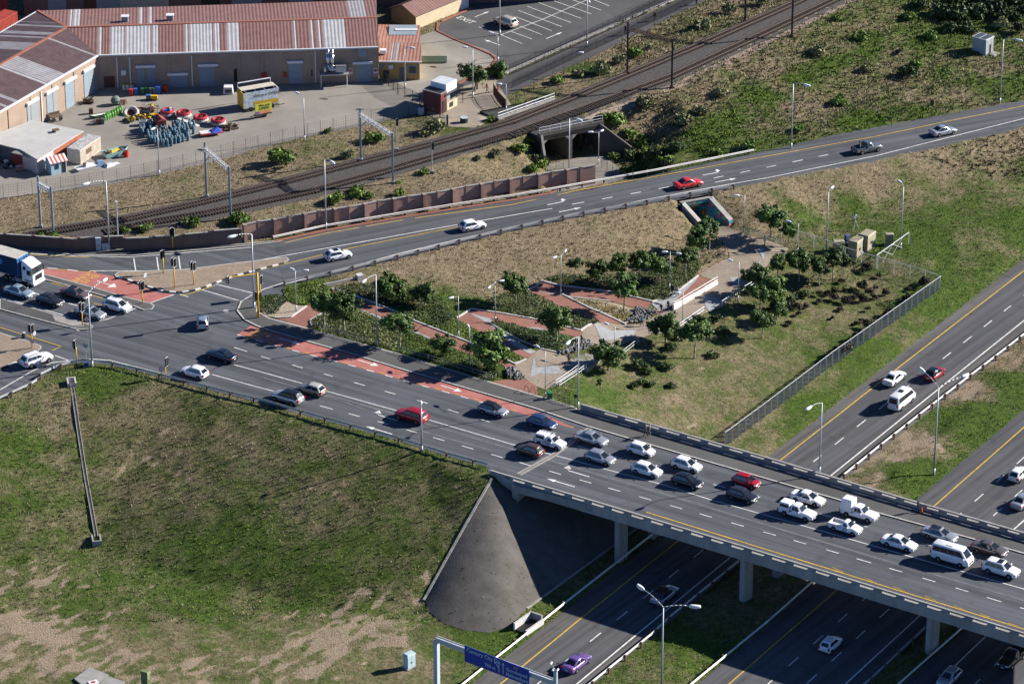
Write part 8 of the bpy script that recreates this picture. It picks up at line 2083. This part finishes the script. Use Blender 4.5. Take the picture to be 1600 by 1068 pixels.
def crown_mesh(name,R,Hc,n_cl,n_leaf,ls,c0,c1,seed,flat=.25):
 r=np.random.default_rng(seed);Cs=[];Ns=[];T=[]
 lobes=[(np.array([cos(a)*R*.55*r.uniform(.5,1.15),sin(a)*R*.55*r.uniform(.5,1.15),Hc*r.uniform(-.2,.28)]),R*r.uniform(.45,.72))for a in np.linspace(0,2*pi,5,endpoint=False)+r.uniform(0,1)]+[(np.array([0,0,Hc*.2]),R*.7)]
 for k in range(n_cl):
  lc,lr=lobes[k%len(lobes)];d=r.normal(size=3);d/=np.linalg.norm(d);c=lc+d*lr*np.array([1,1,.75])*r.uniform(.6,1.0);cr=r.uniform(.18,.36)*R
  q=r.normal(size=(n_leaf,3));q/=np.linalg.norm(q,axis=1,keepdims=True);rr=cr*r.uniform(.4,1.1,(n_leaf,1))
  P=c+q*rr*np.array([1,1,.7]);Cs.append(P);Ns.append(q*.8+d*.6+r.normal(size=q.shape)*.45+np.array([0,0,.3]))
  T.append(np.clip(r.uniform(0,1)*.55+r.random(n_leaf)*.5,0,1))
 C=np.concatenate(Cs);N_=np.concatenate(Ns);T=np.concatenate(T)[:,None]
 V,F=leaf_quads(C,N_,ls*r.uniform(.7,1.3,len(C)),r)
 return tint_mesh(name,V,F,np.array(c0)*(1-T)+np.array(c1)*T,M_LEAF)
def trunk_mesh(name,h,R,r0,seed,m):
 q=random.Random(seed);mb=MB();pts=[Vector((0,0,-.2))];p=Vector((0,0,0))
 for i in range(4):p=p+Vector((q.uniform(-.06,.06),q.uniform(-.06,.06),h/4));pts.append(p.copy())
 for i in range(len(pts)-1):mb.cyl(pts[i],pts[i+1],r0*(1-.12*i),r0*(1-.12*(i+1)),8)
 for k in range(6):
  a=k*1.05+q.uniform(-.3,.3);e=pts[-1]+Vector((cos(a)*R*.55,sin(a)*R*.55,q.uniform(.4,1.1)));md=pts[-2].lerp(e,.5)+Vector((0,0,.12))
  mb.cyl(pts[-2],md,r0*.5,r0*.34,6);mb.cyl(md,e,r0*.34,r0*.12,6)
 me=mb.mesh(name,True);me.materials.append(m);return me
DKG0,DKG1=(.018,.042,.010),(.10,.17,.032)
TREEM=[(crown_mesh('crown',1.75,2.4,44,84,.155,DKG0,DKG1,30+i),trunk_mesh('trunk',2.3,1.5,.11,40+i,M_BARKP))for i in range(5)]
SMALLM=(crown_mesh('crown',.8,1.5,12,26,.15,(.03,.05,.012),(.09,.13,.03),50),trunk_mesh('trunk',1.5,.5,.04,51,M_BARK))
LMARKS=[]
for o in list(COL.objects):
 if o.parent is None and o.get('category')in ('wall','railing','street lamp','tunnel','underpass','railway mast','fence','hut','cabinet','traffic light','stone pile','bin','road sign','gate','railway signal','gatehouse','drain','kiosk','gantry')and o.name.split('.')[0]not in ():
  w=o.location;LMARKS.append((topx(w),o['label']))
LMARKS+=[((525,455),'the first brick hairpin'),((725,492),'the second brick hairpin'),((838,447),'the third brick hairpin'),((1115,330),'the painted tunnel mouth'),((890,225),'the railway underpass'),((1330,385),'the tan cabinets'),((1469,450),'the meadow fence corner'),((1545,75),'the grey utility hut'),((1075,290),'the bright red sedan'),((1354,232),'the dark grey pickup'),((1473,206),'the silver sedan on the ramp'),((850,580),'the upper plaza'),((960,520),'the middle plaza'),((1140,430),'the lower plaza'),((690,155),'the brick gatehouse'),((790,35),'the parked silver car'),((1360,595),'the white motorway minibus'),((1200,600),'the middle of the meadow'),((1100,610),'the left part of the meadow')]
USEDL=set()
DIRS=['right of','upper right of','above','upper left of','left of','lower left of','below','lower right of']
def short(lab):
 w=lab.replace(',','').split();return 'the '+' '.join(w[:7])if not lab.startswith('the ')else lab
def where(px,head):
 """a label that says beside which named thing it stands"""
 c=sorted(LMARKS,key=lambda l:hypot(l[0][0]-px[0],(l[0][1]-px[1])*1.6))
 words=(('just ',22),('',60),('some way ',130),('far ',1e9))
 for l in c[:12]:
  dx=px[0]-l[0][0];dy=(l[0][1]-px[1])*1.6;d=hypot(dx,dy);k=int(round(atan2(dy,dx)/(pi/4)))%8
  pre=next(w for w,lim in words if d<lim);t=l[1]
  if not t.startswith('the '):
   ws=t.split();cut=next((i for i,w in enumerate(ws)if i>2 and w in ('with','in','at','on','by','along','between','beside','behind','of','under','past','reaching','standing','carrying','and','running','above','to','right','next')),len(ws));cut=min(len(ws),max(cut+3,6))if cut<len(ws)else cut
   while ws[min(cut,len(ws))-1]in ('the','of','a','in','and','with'):cut-=1
   t='the '+' '.join(ws[:cut])
  s=f'{head} {pre}{DIRS[k]} {t}'
  if s not in USEDL and len(s.split())<=16:USEDL.add(s);return s
 return head
def tree(base,half_px,top,label=None,i=0,small=False,head='leafy dark green tree'):
 B=G(*base);sc=(half_px*2)/(topx(B+Vector((1,0,0)))[0]-topx(B)[0])/(3.3 if not small else 1.6)
 cm_,tm_=TREEM[i%5]if not small else SMALLM
 h=height_to(B,top);zc=h-(1.35 if not small else .8)*sc
 t=thing('tree',B,label or where((base[0],(base[1]+top)/2),head),'tree','trees in the park',random.uniform(0,6))
 c=put('crown',cm_,t,(0,0,zc));c.scale=(sc,sc,sc)
 k=put('trunk',tm_,t);k.scale=(sc,sc,max(.4,(zc-.1)/(2.3 if not small else 1.5)))
 return t
PARK=[((507,512),25,455),((538,519),26,461),((612,469),24,431),((664,479),20,440),((625,542),24,492),((693,556),19,524),((764,577),33,520),((805,477),21,428),((870,536),27,478),((898,443),12,405),((934,448),18,408),((967,441),18,398),((1000,442),18,393),((1031,447),17,403),((1071,435),17,391),((975,487),23,430),((1091,408),21,356),((1108,390),16,341),((1040,535),25,488),((1085,560),25,504),((950,578),26,535),((1215,440),15,399),((1248,441),20,392),((1280,447),17,403),((1301,437),19,392),((1180,462),20,415),((1207,482),22,434),((1187,489),16,445),((1212,506),19,466),((1191,529),18,488),((1204,371),23,322),((1232,386),15,346),((742,143),21,99),((779,118),17,95)]
for i,(b,hp_,tp)in enumerate(PARK):tree(b,hp_,tp,i=i)
tree((1333,442),8,403,small=True,head='thin young tree');tree((937,628),8,592,small=True,head='thin young tree');tree((1175,420),8,400,small=True,head='thin young tree')if False else None
def bushm(seed,R,c0,c1,n=420,ls=.16,hgt=.8):
 r=np.random.default_rng(seed);k=9;C=[];N_=[]
 for j in range(k):
  a=r.uniform(0,2*pi);d=R*.62*sqrt(r.random());c=np.array([d*cos(a),d*sin(a),R*hgt*r.uniform(.25,.6)]);cr=R*r.uniform(.35,.55)
  q=r.normal(size=(n//k,3));q/=np.linalg.norm(q,axis=1,keepdims=True);q[:,2]=np.abs(q[:,2])*.9-.15
  C.append(c+q*cr*r.uniform(.6,1.05,(len(q),1)));N_.append(q+r.normal(size=q.shape)*.6)
 C=np.concatenate(C);N_=np.concatenate(N_);C[:,2]=np.maximum(C[:,2],.02);T=r.random((len(C),1))
 V,F=leaf_quads(C,N_,ls*r.uniform(.6,1.4,len(C)),r,.45);return tint_mesh('bush',V,F,np.array(c0)*(1-T)+np.array(c1)*T,M_LEAF)
BUSH={'green':[bushm(60+i,1.0,(.05,.09,.016),(.15,.23,.035),560,.14)for i in range(3)],'olive':[bushm(70+i,1.0,(.09,.10,.045),(.21,.215,.10),560,.13)for i in range(3)],'dark':[bushm(80+i,1.0,(.018,.034,.012),(.06,.095,.026),620,.14)for i in range(3)],'brown':[bushm(90+i,1.0,(.018,.016,.011),(.065,.055,.036),700,.11,1.1)for i in range(3)]}
BN={'green':'bright green bush','olive':'grey green bush','dark':'dark green bush','brown':'round blackish brown shrub'}
bi=0
def bush(px,rpx,kind,group,head=None,name='bush'):
 global bi
 B=G(*px);s=1.25*rpx/(topx(B+Vector((1,0,0)))[0]-topx(B)[0]);bi+=1
 o=put(name,BUSH[kind][bi%3],None,B-Vector((0,0,.05)),random.uniform(0,6),where(px,head or BN[kind]),'bush',group);o.scale=(s,s,s*random.uniform(.85,1.15)*(1.35 if kind=='brown' else 1.0));return o
RS='bushes along the railway'
for x,y,rp,k in [(436,258,24,'green'),(585,220,17,'green'),(543,245,11,'olive'),(514,207,7,'green'),(683,207,20,'olive'),(668,212,12,'olive'),(766,188,9,'green'),(622,287,6,'green'),(557,301,11,'green'),(664,272,10,'green'),(748,250,7,'olive'),(773,241,9,'olive'),(299,350,15,'green'),(375,348,19,'green'),(199,362,9,'green'),(230,361,12,'green'),(84,371,9,'green'),(60,369,10,'green'),(528,317,16,'green'),(557,307,14,'green'),(574,309,9,'green'),(622,305,10,'green'),(811,237,14,'green'),(845,262,15,'green'),(832,250,13,'olive'),(858,276,10,'green'),(948,188,14,'green'),(1000,225,15,'green'),(1040,255,13,'green'),(975,270,8,'green'),(940,186,9,'dark'),(831,222,11,'green'),(836,268,11,'green'),(960,195,17,'green'),(984,213,13,'green'),(957,248,10,'green'),(1027,243,15,'dark'),(990,248,14,'dark'),(1058,235,13,'dark'),(1010,240,12,'green'),(1065,195,16,'olive'),(1013,170,17,'olive'),(1126,150,13,'olive'),(1092,178,14,'olive'),(873,130,12,'green'),(940,113,16,'olive'),(968,97,14,'olive'),(996,86,14,'green'),(1098,43,14,'olive'),(1137,21,15,'olive'),(1187,8,14,'olive'),(905,118,11,'olive'),(1015,78,10,'olive'),(1310,31,9,'green'),(1276,85,14,'olive'),(1311,162,14,'green'),(1357,112,11,'olive'),(1404,84,6,'brown'),(1422,119,15,'dark'),(1435,105,12,'green'),(1250,205,12,'green'),(1170,232,13,'green'),(1120,240,12,'green'),(1345,60,13,'green'),(1420,30,13,'green'),(1450,60,13,'green'),(1467,26,18,'dark'),(1495,32,20,'dark'),(1523,26,20,'dark'),(1551,20,20,'dark'),(1576,30,17,'dark'),(1595,24,16,'dark'),(1565,44,14,'olive'),(1510,50,14,'dark'),(1480,48,14,'dark'),(1440,12,16,'dark'),(1535,5,20,'dark'),(1490,8,20,'dark'),(1590,6,18,'dark'),(1590,52,11,'brown')]:
 bush((x,y),rp,k,RS)
FS='dark shrubs in the meadow'
for x,y,r_ in [(285,675,16),(330,672,14),(372,655,20),(408,605,16),(433,648,14),(522,632,27),(600,640,14),(495,675,16),(370,695,22),(435,705,25),(465,700,18),(530,700,20),(565,668,20),(590,690,18),(655,667,18),(782,650,14),(768,695,20),(745,715,18),(285,715,16),(150,735,28),(213,738,16),(168,783,16),(112,838,16),(400,757,16),(357,805,12),(525,817,16),(490,835,12),(555,757,14),(670,780,24),(500,915,30),(550,850,25),(420,975,35),(390,1000,30),(860,615,26),(540,535,26),(615,570,14),(120,745,22),(875,600,18),(455,955,25),(345,1030,22)]:
 bush((1200+x/3.56,270+(y+r_*.7)/3.56),r_/2.9,'brown',FS,name='shrub')
for x,y,r_ in [(990,604,7),(1004,599,8),(1016,602,8),(1049,605,8),(1000,575,13),(1012,584,9),(1043,577,10),(1115,558,10),(1103,506,11),(1118,500,10),(1130,520,10),(1050,545,11),(1060,530,10),(1165,456,11),(1236,470,11),(1255,462,9),(1228,480,10),(1322,414,9),(1090,500,10)]:
 bush((x,y),r_,'dark','park bushes',name='shrub')
def cover(name,px,dens_,hgt,ls,c0,c1,seed,m=None):
 P=w2(px);r=np.random.default_rng(seed);xs=[p[0]for p in P];ys=[p[1]for p in P]
 A=(max(xs)-min(xs))*(max(ys)-min(ys));n=int(A*dens_);x=r.uniform(min(xs),max(xs),n);y=r.uniform(min(ys),max(ys),n);k=in_poly(x,y,P);x,y=x[k],y[k]
 cl=vnoise(x+70,y+90,1.3,seed);z=ztv(x,y)+hgt*(.15+.85*cl*r.uniform(.5,1,len(x)))
 C=np.stack([x,y,z],1);N_=r.normal(size=C.shape)*.5+np.array([0,0,1.1]);T=np.clip(vnoise(x+20,y+10,2.4,seed+1)*.8+r.normal(0,.22,len(x)),0,1)[:,None]
 V,F=leaf_quads(C,N_,ls*r.uniform(.6,1.4,len(C)),r,.5)
 return put(name,tint_mesh(name,V,F,np.array(c0)*(1-T)+np.array(c1)*T,M_LEAF),kind='stuff')
ICE=((.06,.10,.016),(.17,.23,.04));SHR=((.025,.045,.014),(.10,.13,.04));OLV=((.05,.065,.022),(.16,.17,.065));DKS=((.018,.036,.012),(.07,.115,.03))
cover('ground_cover',[(443,451.5),(470,446),(489.5,442),(506,445),(518,452),(479,477),(465,476),(452,471),(444,462)],90,.45,.13,*ICE,1)
cover('ground_cover',[(405,466),(420,461),(437,460),(452,472),(440,478),(435,488),(421,492),(412,488),(406,476)],90,.4,.12,(.02,.045,.01),(.06,.11,.02),2)
cover('ground_cover',[(486,502),(505,490),(530,474),(556,480),(590,499),(638,516),(625,535),(616,549),(544,530),(489,514)],60,.6,.14,*OLV,3)
cover('ground_cover',[(638,517),(674,532),(725,552),(740,562),(700,573),(654,557),(618,550),(626,535)],80,.4,.12,*ICE,4)
cover('ground_cover',[(736,562),(770,575),(786,584),(780,592),(760,595),(700,576)],70,.6,.14,*SHR,5)
cover('ground_cover',[(524,450),(560,443),(640,447),(690,470),(712,496),(700,512),(649,500),(628,490)],55,.7,.15,*SHR,6)
cover('ground_cover',[(649,501),(690,500),(714,500),(725,506),(755,523),(794,546),(820,562),(806,568),(732,534)],70,.4,.12,*ICE,7)
cover('ground_cover',[(765,503),(779,503),(815,513),(863,520),(891,533),(873,550),(843,544),(803,528)],75,.8,.14,*DKS,8)
cover('ground_cover',[(738,482),(790,458),(824,456),(853,469),(893,489),(937,504),(922,507),(905,515),(841,499),(783,488)],60,.7,.14,*SHR,9)
cover('flower_bed',[(884,464),(930,471),(980,484),(985,494),(975,503),(926,482)],45,.5,.12,(.05,.07,.015),(.22,.16,.03),10)
cover('ground_cover',[(846,437),(880,430),(960,430),(1010,425),(1060,413),(1090,402),(1098,416),(1088,431),(1045,468),(1018,470),(954,454)],70,.45,.13,(.03,.06,.012),(.10,.15,.03),11)
cover('ground_cover',[(1093,398),(1120,378),(1133,390),(1132,402),(1105,415)],18,.5,.14,*SHR,12)
cover('ground_cover',[(1374,474),(1392,468),(1403,472),(1400,480),(1385,482)],60,.4,.12,(.04,.08,.012),(.11,.17,.025),13)
cover('ground_cover',[(1120,472),(1160,450),(1200,430),(1240,430),(1300,430),(1320,440),(1270,460),(1230,475),(1215,490),(1180,485)],10,.4,.14,*SHR,14)
cover('ground_cover',[(1352,392),(1372,385),(1385,392),(1372,404),(1356,405)],30,.3,.12,(.05,.10,.012),(.12,.2,.025),15)
for (a_,b_,w_,n_,lab)in ((U(900,574,7.05),U(926,557,5.75),3.2,7,'flight of pale steps between the upper and the middle plaza'),):
 t=thing('steps',a_,lab,'steps');e=b_-a_;g_=atan2(e.y,e.x);L_=hypot(e.x,e.y)
 for k in range(n_):
  mb=MB();mb.box((0,0,-.3),(L_/n_+.02,w_,.7));mb.build('step',M_CONC,t,loc=(e.x*(k+.5)/n_,e.y*(k+.5)/n_,e.z*k/n_+.02),rz=g_)
cover('weeds',[(768,760),(690,930),(720,980),(800,972),(820,950),(860,900),(800,800)],.8,.15,.1,(.03,.05,.014),(.10,.12,.04),19)
# people
def person_mesh(seed=0,stride=.28,sw=.22):
 V=[];E=[];R_=[]
 def v(p,r):V.append(p);R_.append(r);return len(V)-1
 def e(a,b):E.append((a,b))
 pel=v((0,0,.93),.135);wst=v((0,0,1.1),.125);che=v((.01,0,1.30),.15);nk=v((.02,0,1.47),.062);hd_=v((.04,0,1.58),.085);tp_=v((.03,0,1.68),.085);ns=v((.135,0,1.59),.02)
 for a,b in ((pel,wst),(wst,che),(che,nk),(nk,hd_),(hd_,tp_),(hd_,ns)):e(a,b)
 for s in (-1,1):
  f=s
  hip=v((0,s*.09,.88),.095);kn=v((.04+f*stride*.5,s*.095,.5),.062);an=v((f*stride-(.08 if f<0 else 0),s*.095,.10+(.05 if f<0 else 0)),.045);to=v((f*stride+.12,s*.10,.05+(.01 if f<0 else 0)),.04)
  e(pel,hip);e(hip,kn);e(kn,an);e(an,to)
  sh=v((0,s*.19,1.41),.068);el=v((-f*sw*.4-.02,s*.24,1.13),.048);wr_=v((-f*sw+.06,s*.25,.90),.034);pm_=v((-f*sw+.08,s*.25,.83),.036)
  e(che,sh);e(sh,el);e(el,wr_);e(wr_,pm_)
  for k in range(4):
   y=s*.25+(k-1.5)*.021;L_=(.07,.082,.078,.062)[k];a=v((-f*sw+.085,y,.80),.0095);b=v((-f*sw+.10,y,.80-L_),.0085);e(pm_,a);e(a,b)
  a=v((-f*sw+.12,s*.235,.83),.0105);b=v((-f*sw+.135,s*.23,.79),.009);e(pm_,a);e(a,b)
 me=bpy.data.meshes.new('person');me.from_pydata(V,E,[]);o=bpy.data.objects.new('person_base',me);COL.objects.link(o)
 md=o.modifiers.new('skin','SKIN');md.use_smooth_shade=True
 sv=me.skin_vertices[0].data
 for i,r in enumerate(R_):sv[i].radius=(r,r*(1.25 if i in (pel,wst,che)else 1))if i not in (pel,wst,che)else (r*.85,r*1.2);sv[i].use_root=(i==pel)
 s2=o.modifiers.new('sub','SUBSURF');s2.levels=1;s2.render_levels=1
 dg=bpy.context.evaluated_depsgraph_get();ev=bpy.data.meshes.new_from_object(o.evaluated_get(dg));bpy.data.objects.remove(o);bpy.data.meshes.remove(me)
 ev.name='person';ev.materials.clear()
 for k in range(5):ev.materials.append(MATS['skin_dark'])
 for p in ev.polygons:
  c=p.center;k=1
  if c.z>1.66 or (c.z>1.54 and c.x<.0):k=3
  elif c.z>1.47:k=0
  elif c.z<.09:k=4
  elif abs(c.y)>.2 and c.z<1.08:k=0
  elif c.z<.96:k=2
  p.material_index=k
 return ev
mat('skin_dark',(.12,.06,.04),.6,.05)
PM=[person_mesh(0),person_mesh(1,-.22,-.2),person_mesh(2,.05,.05)]
def cloth(n,c):return mat('cloth_'+n,c,.85,.1)
CC={'black':(.015,.015,.018),'white':(.6,.6,.6),'blue':(.16,.38,.60),'navy':(.02,.03,.07),'grey':(.14,.14,.15),'red':(.35,.03,.03),'jeans':(.05,.08,.14),'green':(.05,.12,.06),'pink':(.4,.12,.16)}
pn=0
def person(px,hd2,shirt,trous,label,f=G,z=None):
 global pn
 B=f(*px)if z is None else U(px[0],px[1],z);b2=f(px[0]+hd2[0],px[1]+hd2[1])if z is None else U(px[0]+hd2[0],px[1]+hd2[1],z);d=b2-B
 o=put('person',PM[pn%3],None,B+Vector((0,0,.04)),atan2(d.y,d.x),label,'person');pn+=1
 for s,m in zip(o.material_slots,(MATS['skin_dark'],cloth(shirt,CC[shirt]),cloth(trous,CC[trous]),M_SIGB,M_SIGB)):s.link='OBJECT';s.material=m
 return o
person((1050,461),(-20,14),'black','black','person in black walking on the brick ramp, left of the pair')
person((1058,464),(-20,14),'white','black','person in white top and dark trousers walking on the brick ramp')
person((1044,486),(-20,10),'grey','navy','person in grey at the foot of the white ramp wall')
person((1033,491),(-20,6),'black','jeans','person in black top and jeans behind the round tree on the plaza')
person((1003,510),(-20,4),'blue','navy','person in a light blue shirt beside the grey stones')
person((889,569),(10,8),'grey','black','person in dark clothes standing on the upper plaza')
person((1009,683),(-20,-7),'black','black','person in black on the bridge pavement, left of the pair',z=PZ+.13)
person((1015,680),(-20,-7),'grey','grey','person in grey on the bridge pavement, right of the pair',z=PZ+.13)
pb=person((1434,799),(-20,-7),'black','navy','person in dark clothes by the north parapet above the motorway',z=PZ+.13)
w=pb.location;t=thing('traffic_cone',w+Vector((.45,-.35,0)),'orange pole shaped cone beside the person at the north parapet','cone');mb=MB();mb.lathe([(.16,.03),(.05,.75)],n=12);mb.build('cone_body',mat('cone_orange',(.75,.16,.02),.5,.05),t);mb=MB();mb.box((0,0,.02),(.4,.4,.04));mb.build('cone_base',M_SIGB,t)
person((1023,33),(20,-10),'black','black','person in black on the footpath near the top of the picture')
person((977,55),(20,-10),'navy','black','person in navy on the footpath by the brown mast')
person((1088,8),(20,-10),'grey','black','person at the very top of the footpath')
person((761,146),(-20,5),'pink','jeans','person in pink near the round tree on the station forecourt')
person((778,143),(10,8),'navy','red','person in navy and red at the forecourt railing')
person((1195,384),(-20,2),'white','red','person in white top under the trees at the far plaza corner')
